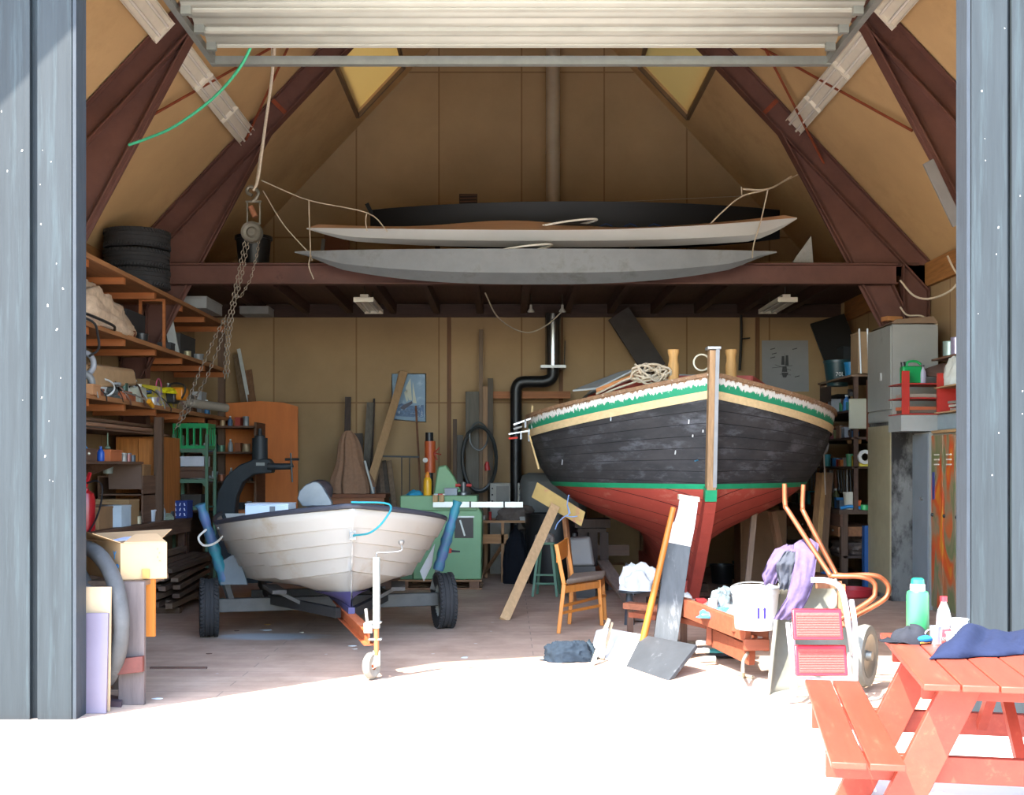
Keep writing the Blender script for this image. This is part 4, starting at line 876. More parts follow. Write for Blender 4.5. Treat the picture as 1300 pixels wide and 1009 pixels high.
for z in (zb+.30, zb+.5): MB().bx((-4.5, 12.95, z), (-4.0, 13.5, z+.015)).build('shelf', M_bn, s6, world=True)
for x in (-4.5, -4.02): MB().bx((x, 12.95, zb), (x+.02, 13.5, zb+.5)).build('side', M_bn, s6, world=True)
crate_box('carton', (-4.42, 12.98, zb+.516), (-4.12, 13.3, zb+.66), '#9b7350', 'light brown carton on the low bench rack')
crate_box('carton', (-4.1, 13.05, zb+.516), (-4.02, 13.3, zb+.64), '#83603f', 'small upright brown carton at the right end of the low bench rack')
bucket((-4.33, 12.6, zb+.5), .06, .14, '#9aa6a2', 'small pale bucket behind the tan carton', handle=False).location = (-4.35, 12.85, zb+.54)
for i in range(5):
    tag(MB().tube([(-4.14+.03*i, 12.94, zb+.40+.02*(i % 2)), (-4.13+.03*i, 12.99, zb+.39)], [.011, .009], 8).build('screwdriver', plastic('#c03a28')), 'red-handled screwdriver in the low rack on the left bench', 'screwdriver', 'red screwdrivers in the rack')
bucket((-4.03, 13.3, zb), .065, .13, '#c4c9ce', 'small white pot with a purple mark on the bench right of the cartons', handle=False)
crate_box('small_box', (-4.2, 13.22, zb), (-4.1, 13.42, zb+.12), '#a98f70', 'small tan box between the tan carton and the white pot')
bl = crate_box('patterned_box', (-4.05, 14.1, zb), (-3.83, 14.35, zb+.21), '#26356f', 'dark blue box with white pattern on the far end of the bench')
for i in range(4):
    for j in range(3): MB().box((-.08+.053*i, -.128, .045+.06*j), (.012, .004, .034), (0, .3*(-1)**i, 0)).build('printed_mark', paint('#c9cde0'), bl)
heap('rag', (-3.98, 13.75, zb), (.09, .14, .07), cloth('#8b937e'), 'grey-green rag on the bench left of the dark blue box', 8)
# green rack + plastic crate
gr = thing('metal_rack', 'green painted metal rack standing behind the bench end with a green crate on top', 'rack', (-3.9, 14.9, 0)); M_gr = paint('#54705a', .5, .15)
for x in (-4.17, -3.76):
    for y in (14.75, 15.15): MB().box((x, y, .95), (.035, .035, 1.9)).build('post', M_gr, gr, world=True)
for z in (1.0, 1.34, 1.72):
    q = MB().bx((-4.17, 14.75, z-.02), (-3.76, 15.15, z)); q.bx((-4.17, 14.74, z-.045), (-3.76, 14.755, z)); q.prism([(-3.78, 14.745, z-.04), (-3.83, 14.745, z-.04), (-3.78, 14.745, z-.1)], (0, .01, 0)); q.build('shelf', M_gr, gr, world=True)
cr = thing('plastic_crate', 'bright green slatted plastic crate on top of the green metal rack', 'crate', (-3.97, 14.95, 1.722)); M_cr = plastic('#1f8a50')
for y in (-.18, .18):
    q = MB().box((0, y, .02), (.44, .015, .04)); q.box((0, y, .29), (.44, .02, .05))
    for k in range(6): q.box((-.21+.084*k, y, .15), (.02, .012, .27))
    q.build('side', M_cr, cr)
for x in (-.215, .215):
    q = MB().box((x, 0, .02), (.015, .36, .04)); q.box((x, 0, .29), (.02, .36, .05))
    for k in range(4): q.box((x, -.16+.107*k, .15), (.012, .02, .27))
    q.build('side', M_cr, cr)
MB().box((0, 0, .006), (.43, .35, .012)).build('base', M_cr, cr)
crate_box('box_file', (-4.1, 14.78, 1.342), (-3.8, 15.05, 1.47), '#b5b5bb', 'pale lilac box on the middle shelf of the green rack').location.z = 1.5
tag(MB().box((-3.96, 14.93, 1.47), (.36, .3, .045)).box((-3.96, 14.93, 1.40), (.36, .3, .09)).build('parts_box', paint('#5c4032'), bev=.004), 'brown box under the lilac box on the green rack', 'box')
heap('folded_tarp', (-3.92, 14.93, 1.345), (.2, .15, .05), cloth('#7d837f'), 'grey folded cloth at the front of the green rack middle shelf', 3)
crate_box('crate', (-4.1, 14.8, 1.002), (-3.85, 15.05, 1.15), '#3c3630', 'dark box on the low shelf of the green rack')
can((X(248, 14.7), 14.66, 0.9), .05, .1, '#8d8f86', 'silver round tin at the foot of the green rack').location = (-3.95, 14.42, zb)
# rear dark rack with jars, d 15.5..16.6
rk = thing('storage_rack', 'dark rack beyond the green one, packed with small jars and parts', 'rack', (-3.7, 16.4, 0))
for z in (.9, 1.3, 1.7, 2.05): MB().bx((-4.35, 16.0, z-.025), (-3.42, 16.7, z)).build('shelf', M_dk, rk, world=True)
for x in (-4.35, -3.44): MB().bx((x, 16.0, 0), (x+.03, 16.7, 2.1)).build('side', M_dk, rk, world=True)
cols = [('red', '#8d3a30'), ('rust', '#8a5236'), ('grey', '#7d7f80'), ('white', '#b3b2ad'), ('brown', '#6a4c38'), ('green', '#4f6e56'), ('blue', '#3a5570'), ('tan', '#9a8262'), ('black', '#2b2b2d'), ('silver', '#a9abab')]
nm = {0.9: 'lowest', 1.3: 'second', 1.7: 'third', 2.05: 'top'}
rr = random.Random(31)
for z in (.9, 1.3, 1.7, 2.05):
    x = -4.27; cs_ = rr.sample(cols, 8); k = 0
    while x < -3.5 and k < 8:
        n_, hx = cs_[k]; w_ = rr.uniform(.035, .055); h_ = rr.uniform(.09, .2)
        if k % 3 == 2: crate_box('small_box', (x-w_, 16.02, z), (x+w_, 16.2, z+h_*.7), hx, f'{n_} small box on the {nm[z]} shelf of the dark rack beyond the green crate')
        elif k % 3 == 1: bottle((x, 16.08, z), w_*.8, h_, hx, '#c8c5bb', f'{n_} bottle on the {nm[z]} shelf of the dark rack beyond the green crate')
        else: can((x, 16.08, z), w_, h_*.7, hx, f'{n_} tin on the {nm[z]} shelf of the dark rack beyond the green crate')
        x += w_*2+.03; k += 1
# under the bench: stacked firewood laths
lp = random.Random(8)
for i in range(26):
    row = i//5; x = -3.86+.09*(i % 5)+lp.uniform(-.02, .02)+.0; z = .12+.085*row+lp.uniform(-.01, .01); L_ = lp.uniform(1.5, 2.0)
    c = V((x+.1, 12.8+lp.uniform(-.1, .1), z)); y_ = lp.uniform(-.06, .06)
    o = MB().beam(c-V((y_, L_/2, .02)), c+V((y_, L_/2, .02)), .075, .04+lp.uniform(0, .02)).build('timber_offcut', wood(lp.choice(['#6a5646', '#75614f', '#5a4a3e', '#80695a']), 'y', .3), bev=.003)
    tag(o, 'rough grey-brown lath in the pile stacked on the floor by the left bench', 'lath', 'laths stacked by the left bench')
for y, l in ((12.1, 'near'), (13.4, 'far')): tag(MB().box((-3.6, y, .03), (.5, .09, .06)).build('bearer', wood('#5a4636', 'x')), f'{l} timber bearer under the pile of laths', 'bearer')
q = heap('steel_scrap', (-4.2, 12.5, .335), (.18, .8, .22), mat('#3e3a37', rough=.7, var=.5, sc=12), 'dark clutter of scrap on the low shelf under the left bench', 2, 'scrap', kind='stuff')

# ---- near-left corner by the doorpost
tb = thing('plank_stand', 'rough dark timber stand by the left doorpost, holding up the open cardboard box', 'stand', (-2.42, 7.6, 0))
MB().bx((X(150, 7.43), 7.43, 0), (X(183, 7.43), 7.47, .775)).build('front_board', mat('#5e5350', rough=.75, var=.25, sc=5, stretch=(5, 5, .6), bump=.08), tb, world=True, bev=.004)
MB().bx((X(183, 7.6)-.01, 7.6, .405), (X(196, 7.6), 7.63, .775)).build('side_board', wood('#b06a28', 'z', .15), tb, world=True, label='orange varnished board')
MB().bx((-2.66, 7.48, .745), (-2.3, 8.0, .775)).build('top_board', wood('#6a5544', 'y'), tb, world=True)
for x in (-2.66, -2.56): MB().bx((x, 7.94, 0), (x+.05, 7.98, .744)).build('leg', wood('#5d4c40', 'z'), tb, world=True)
# open cardboard box
zb2 = .777; bx = thing('cardboard_box', 'open cardboard box with blue letters on its side, on the timber stand by the doorpost', 'box', (-2.45, 7.75, zb2)); M_cb = mat('#b8946c', rough=.85, var=.06, sc=3, bump=.02)
q1 = [V((X(153, 7.5), 7.50, zb2)), V((X(212, 7.62), 7.62, zb2)), V((X(205, 8.0), 8.02, zb2)), V((X(110, 7.9), 7.9, zb2))]
for i, (a, b_) in enumerate(zip(q1, q1[1:]+q1[:1])):
    h_ = .235 if i < 3 else .235
    n_ = (b_-a).cross(V((0, 0, 1))).normalized()*.006
    MB().prism([a, b_, b_+V((0, 0, h_)), a+V((0, 0, h_))], -n_).build('side', M_cb, bx, world=True)
MB().prism(q1, (0, 0, .006)).build('base', M_cb, bx, world=True)
t_ = [p+V((0, 0, .236)) for p in q1]
MB().prism([t_[3], t_[0], t_[0]+V((-.17, -.02, .06)), t_[3]+V((-.12, .05, .07))], (0, 0, .005)).build('flap', M_cb, bx, world=True)
MB().prism([t_[2], t_[3], t_[3]+V((.02, .13, .03)), t_[2]+V((.02, .15, .05))], (0, 0, .005)).build('flap', M_cb, bx, world=True)
MB().prism([t_[0]+V((.02, .003, 0)), t_[1]+V((-.01, 0, 0)), t_[1]+V((-.1, .12, .045)), t_[0]+V((.05, .13, .045))], (0, 0, .005)).build('flap', M_cb, bx, world=True)
MB().prism([P(181, 722, 7.55), P(190, 722, 7.565), P(190, 734, 7.565), P(181, 734, 7.55)], (0, -.008, 0)).build('tape', paint('#b07a3c', .4), bx, world=True, flat=True)
M_blue = paint('#3d7fb0'); dirv = (q1[0]-q1[3]).normalized(); rzb = math.atan2(dirv.y, dirv.x)
pm = q1[0]-dirv*.105; nn = V((dirv.y, -dirv.x, 0))*.004
text_mesh('Y', .075, 'letter', M_blue, bx, pm+nn+V((0, 0, .13)), (PI/2, 0, rzb)); text_mesh('P', .075, 'letter', M_blue, bx, pm+dirv*.045+nn+V((0, 0, .05)), (PI/2, 0, rzb))
for i in range(4): text_mesh('FFEM'[i], .018, 'small_print', paint('#4a4038'), bx, P(200+2.2*(i % 2), 698+5*i, 7.58)+V((0, -.01, 0)), (PI/2, 0, .2))
tag(MB().prism([P(133, 688, 7.75), P(158, 682, 7.9), P(176, 681, 7.95), P(160, 686, 7.75)], (0, 0, .003)).build('paper_sheet', paint('#c9cfe6')), 'sheet of white paper lying on the open cardboard box', 'paper')
# big inner tubes
def ring(c, R_, r_, rz, tilt, m, lab):
    m0 = Matrix.Translation(V(c)) @ Euler((PI/2+tilt, 0, rz)).to_matrix().to_4x4()
    return tag(MB().tube([m0 @ V((R_*math.cos(2*PI*i/48), R_*math.sin(2*PI*i/48), 0)) for i in range(48)], [r_*(1+.03*math.sin(i*1.7)) for i in range(48)], 14, closed=True).build('inner_tube', m, ang=60), lab, 'inner tube')
M_rub = mat('#4c4b4a', rough=.7, var=.3, sc=6, bump=.06, hex2='#6a6866', amt=.35)
ring((-2.74, 7.62, .52), .46, .05, -.72, -.0, M_rub, 'large grey rubber inner tube leaning by the left doorpost, the front one')
ring((-2.92, 7.72, .47), .41, .05, -.72, -.0, M_rub, 'large grey rubber inner tube leaning by the left doorpost, behind the front one')
board('board', (X(117, 7.2)-.005, 7.18, 0), (X(117, 7.2)-.005, 7.22, .605), .2, .022, mat('#6c6170', rough=.4, var=.1, sc=3, spec=.5), 'grey-purple laminate board leaning just inside the left doorpost', 'board', (0, 1, 0))
board('board', (X(120, 7.26), 7.24, 0), (X(120, 7.26), 7.27, .76), .20, .025, paint('#b59a7a', .6), 'beige chipboard offcut leaning behind the grey-purple board', 'board', (0, 1, 0))
q = tag(MB().prism([P(137, 838, 7.36), P(181, 833, 7.38), P(181, 853, 7.38), P(137, 858, 7.36)], (0, .04, 0)).build('timber_block', mat('#5c2f28', rough=.6, var=.3, sc=8, hex2='#8a6a58', amt=.3), bev=.003), 'dark red scratched timber block wedged between the leaning boards and the dark plank', 'block')
tag(MB().prism([G(136, 897)+V((0, 0, .0)), G(154, 898), G(157, 892), G(138, 888)], (0, 0, .035)).build('wooden_wedge', paint('#4b3c40')), 'small dark wedge on the floor at the foot of the grey-purple board', 'wedge')
board('board', (X(104, 8.6), 8.6, .82), (X(99, 8.7), 8.75, 1.55), .10, .03, wood('#b08a68', 'z'), 'pale pinkish board leaning against the open box, edge towards the door', 'board', (1, 0, 0))
tag(MB().bx((-3.3, 8.35, 0), (-2.75, 8.9, .8)).bx((-3.32, 8.33, .8), (-2.73, 8.92, .83)).build('cabinet', wood('#5a4a3e', 'z'), bev=.004), 'dark low cabinet behind the doorpost, supporting the leaning pale board', 'cabinet')
# ================================================================= CENTRE, ALONG THE BACK WALL
# orange board, press, boards standing behind
d = 16.6
q = MB().prism([(X(286, d), d, .42), (X(378, d), d, .42), (X(378, d), d, Z(516, d)), (X(360, d), d, Z(511, d)), (X(330, d), d, Z(509, d)), (X(286, d), d, Z(512, d))], (0, .03, 0))
tag(q.build('orange_board', mat('#b8672e', rough=.6, var=.15, sc=2, stretch=(3, 3, .6), bump=.02)), 'large orange plywood sheet standing upright by the back wall behind the dark press', 'board')
tag(MB().box((X(332, d), d+.02, .21), (1.0, .3, .42)).build('low_chest', wood('#5b4636', 'x'), bev=.005), 'low brown chest under the orange plywood sheet', 'chest')
board('board', P(318, 520, 16.85), P(303, 443, 17.2), .05, .02, paint('#b9bab6'), 'white narrow board standing up behind the orange sheet', up=(0, 1, 0))
board('board', P(312, 520, 16.9), P(300, 450, 17.25), .1, .02, wood('#6a5642', 'z'), 'brown board leaning left just behind the white narrow one', up=(0, 1, 0))
board('board', P(322, 525, 16.8), P(315, 470, 17.1), .11, .02, wood('#74543c', 'z'), 'short brown board standing right of the white narrow one', up=(0, 1, 0))
ps = thing('arbor_press', 'dark grey cast-iron C-frame press standing in front of the orange sheet', 'press', (X(310, 15.2), 15.2, 0)); M_pr = mat('#34383b', rough=.5, var=.2, sc=5, bump=.04, metal=.2)
d = 15.2
fr_ = [(272, 742), (272, 655), (276, 625), (287, 604), (304, 590), (322, 583), (340, 582), (345, 588), (345, 600), (322, 602), (308, 612), (300, 630), (298, 650), (300, 672), (345, 672), (345, 742)]
MB().prism([P(x, y, d) for x, y in fr_], (0, .22, 0)).build('cast_frame', M_pr, ps, world=True, bev=.015)
MB().tube([P(330, 598, d+.1), P(330, 556, d+.1)], .10, 20).build('ram_cylinder', M_pr, ps, world=True, ang=40)
MB().tube([P(330, 557, d+.1), P(330, 553, d+.1), P(330, 552, d+.1), P(330, 544, d+.1)], [.07, .07, .03, .025], 14).build('ram_top', M_pr, ps, world=True)
MB().tube([P(340, 592, d), P(368, 592, d), P(372, 590, d)], [.045, .04, .03], 12).build('shaft', M_pr, ps, world=True)
q = MB().tube([P(369, 575, d-.02), P(371, 612, d-.02)], .012, 8); q.tube([P(362, 583, d-.02), P(380, 583, d-.02)], .016, 8); q.build('capstan_handle', met('#4b5052', .4), ps, world=True)
MB().prism([P(325, 587, d-.004), P(336, 587, d-.004), P(336, 591, d-.004), P(325, 591, d-.004)], (0, .003, 0)).build('maker_plate', paint('#8e938f'), ps, world=True)
MB().prism([P(300, 655, d-.1), P(345, 655, d-.1), P(345, 664, d-.1), P(300, 664, d-.1)], (0, .35, 0)).build('table_plate', M_pr, ps, world=True, bev=.005)
# lower shelves behind the dinghy
ls = thing('side_table', 'orange-brown low table behind the dinghy below the plywood sheet', 'table', (X(350, 15.9), 15.9, 0))
MB().bx((X(300, 15.8), 15.75, .86), (X(388, 15.8), 16.3, .92)).build('table_top', M_or, ls, world=True)
for x in (300, 385): MB().bx((X(x, 15.8)-.03, 15.8, 0), (X(x, 15.8)+.03, 15.86, .859)).build('leg', M_or, ls, world=True)
for i, (px, hx, lab) in enumerate(((352, '#57524c', 'small dark vice on the low table behind the dinghy'), (368, '#6d6258', 'small grey-brown tin on the low table behind the dinghy'))): can((X(px, 15.85), 15.85, .921), .04, .1, hx, lab)
crate_box('carton', (-4.0+.1, 15.3, 0), (-3.45, 15.75, .45), '#5c4a3a', 'dark carton on the floor behind the left trailer wheel')

# chest with the draped tarpaulin
d = 15.9
ch = thing('workshop_chest', 'brown wooden chest behind the dinghy with a beige tarpaulin standing on it', 'chest', (X(450, d), d, 0))
MB().bx((X(414, d), d, 0), (X(488, d), d+.6, Z(632, d))).build('body', wood('#8e5c3c', 'x'), ch, world=True, bev=.006)
MB().bx((X(412, d), d-.02, Z(632, d)), (X(490, d), d+.62, Z(627, d))).build('lid', wood('#7a4a30', 'x'), ch, world=True, bev=.004)
zc = Z(627, d)
def tarp(u, v):
    a = 2*PI*u; k = (1-v)**.75; h = .86*v
    fold = 1+.10*math.sin(a*7+1)+.06*math.sin(a*13)
    w_ = (.25*k**.8+.03)*fold*(1+.10*math.sin(v*9))
    return (X(441, d)+.02-.05*v+w_*math.cos(a), d+.3+w_*.75*math.sin(a), zc+.002+h*(1-.05*math.cos(a*3)*(1-v)))
tag(MB().grid(tarp, 70, 18, close_u=True).build('tarpaulin', cloth('#8c6c56'), ang=70), 'beige-brown tarpaulin draped into a tall cone on the wooden chest', 'tarpaulin')
board('board', (X(437, 16.7), 16.7, 0), P(442, 504, 17.1), .085, .03, wood('#3e322c', 'z'), 'dark board standing behind the beige tarpaulin', up=(0, 1, 0))
board('board', (X(458, 16.6), 16.6, 0), P(470, 511, 17.2), .10, .03, wood('#5d564c', 'z'), 'broad grey-green board leaning behind the chest, its top tilted right', up=(0, 1, 0))
board('board', (X(466, 16.75), 16.75, 0), P(475, 506, 17.3), .03, .03, wood('#3f3530', 'z'), 'thin dark batten beside the broad grey-green board', up=(0, 1, 0))
board('board', (X(455, 16.9), 16.9, 0), P(455, 550, 17.2), .13, .02, wood('#423a34', 'z'), 'dark short board between the tarpaulin and the grey-green board', up=(0, 1, 0))
board('long_plank', P(468, 620, 16.2), P(513, 472, 17.3), .11, .03, wood('#a5845f', 'z', .12), 'long pale double plank leaning across the corner of the ship poster', up=(0, 1, 0))
board('long_plank', P(474, 622, 16.3), P(508, 472, 17.36), .04, .03, wood('#8a6f52', 'z', .12), 'thin brown lath lying alongside the long pale plank', up=(0, 1, 0))
tag(MB().cyl(P(463, 585, 16.1), P(474, 626, 16.0), .015).build('white_pipe', plastic('#b9b9b2')), 'short white pipe leaning on the front of the chest', 'pipe')
for i, (x0_, x1_, hx, lab) in enumerate(((482, 477, '#4a3d34', 'dark plank, first of the fan leaning right of the chest'), (490, 482, '#6a5848', 'brown plank, second of the fan leaning right of the chest'), (497, 487, '#4c4239', 'dark brown plank, third of the fan leaning right of the chest'), (503, 494, '#75604c', 'tan plank, last of the fan leaning right of the chest'))):
    board('board', (X(x0_+8, 16.0), 16.0, 0), P(x1_, 585, 16.9), .07, .025, wood(hx, 'z'), lab, up=(0, 1, 0))
tr_ = thing('rail_stand', 'thin black metal rail on two legs beside the fan of planks', 'stand', (X(505, 16.6), 16.6, 0))
MB().beam(P(484, 579, 16.6), P(532, 580, 16.6), .025, .025).build('rail', paint('#2c2d2e'), tr_, world=True)
for px in (510, 520): MB().cyl((X(px, 16.6), 16.6, 0), P(px, 580, 16.6), .008, 6).build('leg', paint('#4a4642'), tr_, world=True)
can(P(473, 575, 16.1), .03, .09, '#7c8c98', 'small grey-blue cup standing among the leaning boards', name='cup').location.z = Z(627, 15.9)+.001

# posters: a tall ship on blue water, and a pale rigging sheet
po = thing('ship_poster', 'blue poster of a sailing ship on the back wall behind the leaning plank', 'poster', (X(519, 17.4), 17.43, Z(533, 17.4)))
yw = YB-.003
def flat(par, name, pts, dy, m, label=None): return MB().prism([(X(a, yw), yw-dy, Z(b_, yw)) for a, b_ in pts], (0, .002, 0)).build(name, m, par, world=True, flat=True, label=label)
flat(po, 'sheet', [(498, 475), (540, 475), (540, 535), (498, 532)], 0, mat('#7d97ab', rough=.5, var=.15, sc=2, bump=0, hex2='#9fb3c2', amt=.4, sc2=4))
flat(po, 'border', [(497, 474), (541, 474), (541, 536), (497, 533)], -.003, paint('#a5b1bb'))
flat(po, 'sea', [(500, 516), (510, 512), (520, 515), (538, 514), (538, 530), (500, 528)], .003, mat('#56708f', rough=.5, var=.4, sc=20, bump=0, hex2='#a9b9c6', amt=.4, sc2=25))
flat(po, 'hull', [(508, 518), (512, 514), (523, 509), (524, 512), (513, 520)], .006, paint('#4b4a56'))
for k, pts in enumerate(([(519, 508), (515, 492), (521, 480), (523, 508)], [(524, 511), (524, 484), (529, 512)], [(516, 510), (513, 498), (517, 494), (518, 509)])): flat(po, 'sail', pts, .006, paint('#b9bba8'))
p2_ = thing('rigging_poster', 'large pale sheet with a dark drawing of a rigged ship, right on the back wall', 'poster', (X(997, 17.4), 17.43, Z(465, 17.4)))
flat(p2_, 'sheet', [(967, 432), (1026, 432), (1027, 497), (968, 497)], 0, paint('#88888a', .6, .05))
M_ink = paint('#3f3f42')
flat(p2_, 'ship_hull', [(992, 473), (1001, 473), (998, 479), (994, 479)], .003, M_ink)
for k, (x, y0, y1, w_) in enumerate(((994, 452, 463, 2.2), (999, 451, 464, 2.2), (996, 465, 472, 3.5))): flat(p2_, 'sail', [(x-w_, y1), (x-w_*.7, y0), (x+w_*.7, y0), (x+w_, y1)], .003, M_ink)
for a, b_ in (((980, 467), (1006, 464)), ((984, 463), (1004, 470)), ((996, 448), (996, 480)), ((990, 475), (1004, 476))):
    MB().beam((X(a[0], yw), yw-.004, Z(a[1], yw)), (X(b_[0], yw), yw-.004, Z(b_[1], yw)), .002, .006).build('rigging_line', M_ink, p2_, world=True)
for i, (x, y) in enumerate(((981, 443), (983, 449), (981, 454), (1009, 443), (1012, 478))): flat(p2_, 'mark', [(x-3, y+1), (x-3, y), (x+3, y-1.5), (x+3, y-.5)], .003, M_ink)
# wall niche picture above the loft
np_ = thing('wall_vent', 'small dark vent grille high on the back wall above the black canoe', 'vent', (X(594, yw), yw-.01, Z(254, yw)))
flat(np_, 'plate', [(583, 246), (606, 246), (606, 262), (583, 262)], .0, paint('#3c2f26'))
for y in (248, 252, 256, 260): MB().beam((X(584, yw), yw-.012, Z(y, yw)), (X(605, yw), yw-.012, Z(y-.5, yw)), .012, .012).build('slat', paint('#75513a'), np_, world=True)

# flues
fl = thing('flue_pipe', 'galvanised round flue pipe running up the back wall to the roof', 'pipe', (X(702, 17.0), 17.0, 3.93))
xf = X(702, 17.0)
for a, b_ in ((3.94, 6.0), (6.0, 7.3), (7.3, 8.55)): MB().lathe([(.1, a), (.106, a), (.106, a+.04), (.1, a+.04), (.1, b_)], (xf, 17.0, 0), 24).build('pipe_section', mat('#a89a86', rough=.4, metal=.35, var=.1, sc=3, bump=0), fl, world=True)
st = thing('stove_pipe', 'black stove pipe with elbow, rising from floor to the shiny flue under the loft', 'pipe', (X(655, 17.0), 17.0, 0))
M_blk = mat('#161617', rough=.45, var=.2, sc=4, bump=.01, spec=.5)
xp = X(655, 17.0); xq = X(702, 17.0)
MB().tube([(xp, 17.0, 0), (xp, 17.0, Z(497, 17.0))], .082, 24).build('riser', M_blk, st, world=True)
MB().tube(smooth_path([(xp, 17.0, Z(500, 17)), (xp+.01, 17, Z(492, 17)), (xp+.09, 17.0, Z(485, 17)), (xq-.12, 17.0, Z(484, 17)), (xq-.01, 17.0, Z(478, 17)), (xq, 17.0, Z(466, 17))], 5), .085, 24).build('elbow', M_blk, st, world=True)
MB().tube([(xq, 17.0, Z(468, 17)), (xq, 17.0, 3.69)], .115, 28).build('shiny_section', mat('#8f9296', rough=.22, metal=.95, var=.05, bump=0), st, world=True, label='polished steel flue section')
q = MB().box((xq, 17.0, Z(466, 17)), (.36, .3, .04)); q.build('wall_bracket', met('#7d7c7a'), st, world=True)
MB().beam((xq+.16, 17.0, Z(466, 17)), (xq+.19, 17.3, Z(430, 17)), .015, .015).build('bracket_stay', met('#7d7c7a'), st, world=True)
tag(MB().bx((X(610, 17.2), 17.15, Z(506, 17.2)), (X(724, 17.2), 17.2, Z(497, 17.2))).build('wall_rail', wood('#99623c', 'x')), 'horizontal orange-brown board fixed on the back wall behind the stove pipe', 'rail')
# upright planks at px 590..622
for i, (xa, xb, yt, yb_, hx, dd, lab) in enumerate(((591, 608, 497, 705, '#5a554b', 17.0, 'wide grey-green plank standing left in the upright stack at the back wall'), (608, 613, 418, 705, '#6f5b48', 17.1, 'narrow tall batten standing second in the upright stack'), (613, 619, 490, 705, '#8a6c50', 17.05, 'pale brown plank in the middle of the upright stack'), (619, 626, 480, 705, '#4e4438', 17.1, 'dark brown plank standing right in the upright stack'), (575, 580, 532, 705, '#4b3a2c', 16.8, 'thin dark lath standing alone left of the upright stack'), (580, 588, 552, 705, '#504d47', 16.9, 'short grey lath beside the thin dark one'))):
    tag(MB().bx((X(xa, dd), dd, 0), (X(xb, dd), dd+.03, Z(yt, dd))).build('plank', wood(hx, 'z'), bev=.003), lab, 'plank')
coil('hose_bundle', P(610, 580, 16.8), .24, .022, 5, plastic('#2d302f'), 'dark looped air hose hanging on the upright planks', (PI/2, 0, 0), 'hose', 1.9, 4)
coil('hose_bundle', P(607, 555, 16.75), .13, .012, 3, plastic('#4a4f4d'), 'thin grey hose looped at the top of the dark hose bundle', (PI/2, 0, 0), 'hose', 1.5, 7)
tag(MB().tube([P(619, 597, 16.6), P(618, 590, 16.6), P(619, 586, 16.6)], [.04, .035, .02], 12).build('hose_coupling', plastic('#a02a26')), 'red connector hanging on the dark hose bundle', 'connector')
# pillar drill, orange
dr = thing('pillar_drill', 'orange pillar drill with black motor and white round badge behind the planing machine', 'drill', (X(545, 16.3), 16.3, 0)); dd = 16.3
MB().tube([P(546, 600, dd), P(546, 560, dd)], .075, 20).build('head', plastic('#b8542a', .45), dr, world=True, ang=40)
MB().tube([P(545, 560, dd), P(545, 549, dd)], .055, 18).build('motor', plastic('#1d1e20'), dr, world=True)
MB().tube([(X(546, dd), dd+.1, 0), P(546, 575, dd+.1)], .04, 12).build('column', met('#3b3e40'), dr, world=True)
MB().lathe([(0, 0), (.035, 0), (.035, .01), (0, .01)], P(540, 584, dd-.085), 18, (PI/2, 0, 0)).build('badge', paint('#c8c6c0'), dr, world=True)
for (a, b_) in (((551, 575), (558, 568)), ((551, 575), (560, 577)), ((551, 575), (555, 584))): MB().tube([P(*a, dd-.08), P(*b_, dd-.1)], .01, 6).build('feed_handle', paint('#a33c2a'), dr, world=True)
MB().bx((X(528, 16.3), 16.2, 0), (X(564, 16.3), 16.6, .3)).build('base', paint('#3c4a40'), dr, world=True, bev=.01)
board('lath', (X(535, 16.6), 16.6, .9), P(528, 515, 17.1), .03, .02, wood('#6a4630', 'z'), 'thin brown lath leaning at the lower right of the ship poster', up=(0, 1, 0))
# green planer
gp = thing('planing_machine', 'large pale green woodworking machine behind the trailer wheel, standing on a pallet', 'machine', (X(560, 14.4), 14.4, 0)); M_gn = mat('#6c9168', rough=.45, var=.08, sc=3, bump=.01)
d = 14.4; zp = .12
MB().prism([(X(524, d), d, zp), (X(611, d), d, zp), (X(612, d), d, Z(652, d)), (X(604, d), d, Z(636, d)), (X(524, d), d, Z(636, d))], (0, .7, 0)).build('body', M_gn, gp, world=True, bev=.015)
MB().bx((X(508, d), d-.03, Z(648, d)), (X(606, d), d+.75, Z(629, d))).build('bed', M_gn, gp, world=True, bev=.012)
MB().prism([P(550, 629, d+.3), P(588, 629, d+.3), P(577, 606, d+.3), P(566, 590, d+.3), P(556, 592, d+.3)], (0, .25, 0)).build('guard', M_gn, gp, world=True, bev=.02)
MB().prism([P(577, 657, d-.004), P(601, 657, d-.004), P(601, 683, d-.004), P(577, 683, d-.004)], (0, .004, 0)).build('opening_panel', paint('#3a332c'), gp, world=True, flat=True)
MB().prism([P(577, 655, d-.008), P(602, 655, d-.008), P(602, 657, d-.008), P(577, 657, d-.008)], (0, .01, 0)).build('panel_lip', met('#8c8f8c'), gp, world=True)
MB().beam(P(584, 660, d-.02), P(590, 680, d-.02), .02, .02).build('lever', met('#8b8d88'), gp, world=True)
MB().bx((X(508, d), d+.05, .12), (X(528, d), d+.5, Z(648, d))).build('side_case', paint('#4d6a4c'), gp, world=True)
MB().lathe([(0, 0), (.032, 0), (.032, .008), (0, .008)], P(571, 699, d-.002), 20, (PI/2, 0, 0)).build('badge', paint('#b03a2c'), gp, world=True)
MB().prism([P(573, 698, d-.014), P(584, 699, d-.014), P(584, 701, d-.014), P(573, 701, d-.014)], (0, .006, 0)).build('badge_strip', paint('#2c2c2e'), gp, world=True)
MB().bx((X(549, d-.2), d-.1, Z(644, d-.1)), (X(664, d-.2), d-.05, Z(637, d-.1))).build('fence_bar', met('#a9aca8', .35, metal=.5), gp, world=True, label='long aluminium fence bar')
for px in (597, 640): MB().box(P(px, 640, d-.11), (.02, .03, .07)).build('fence_clamp', paint('#222325'), gp, world=True)
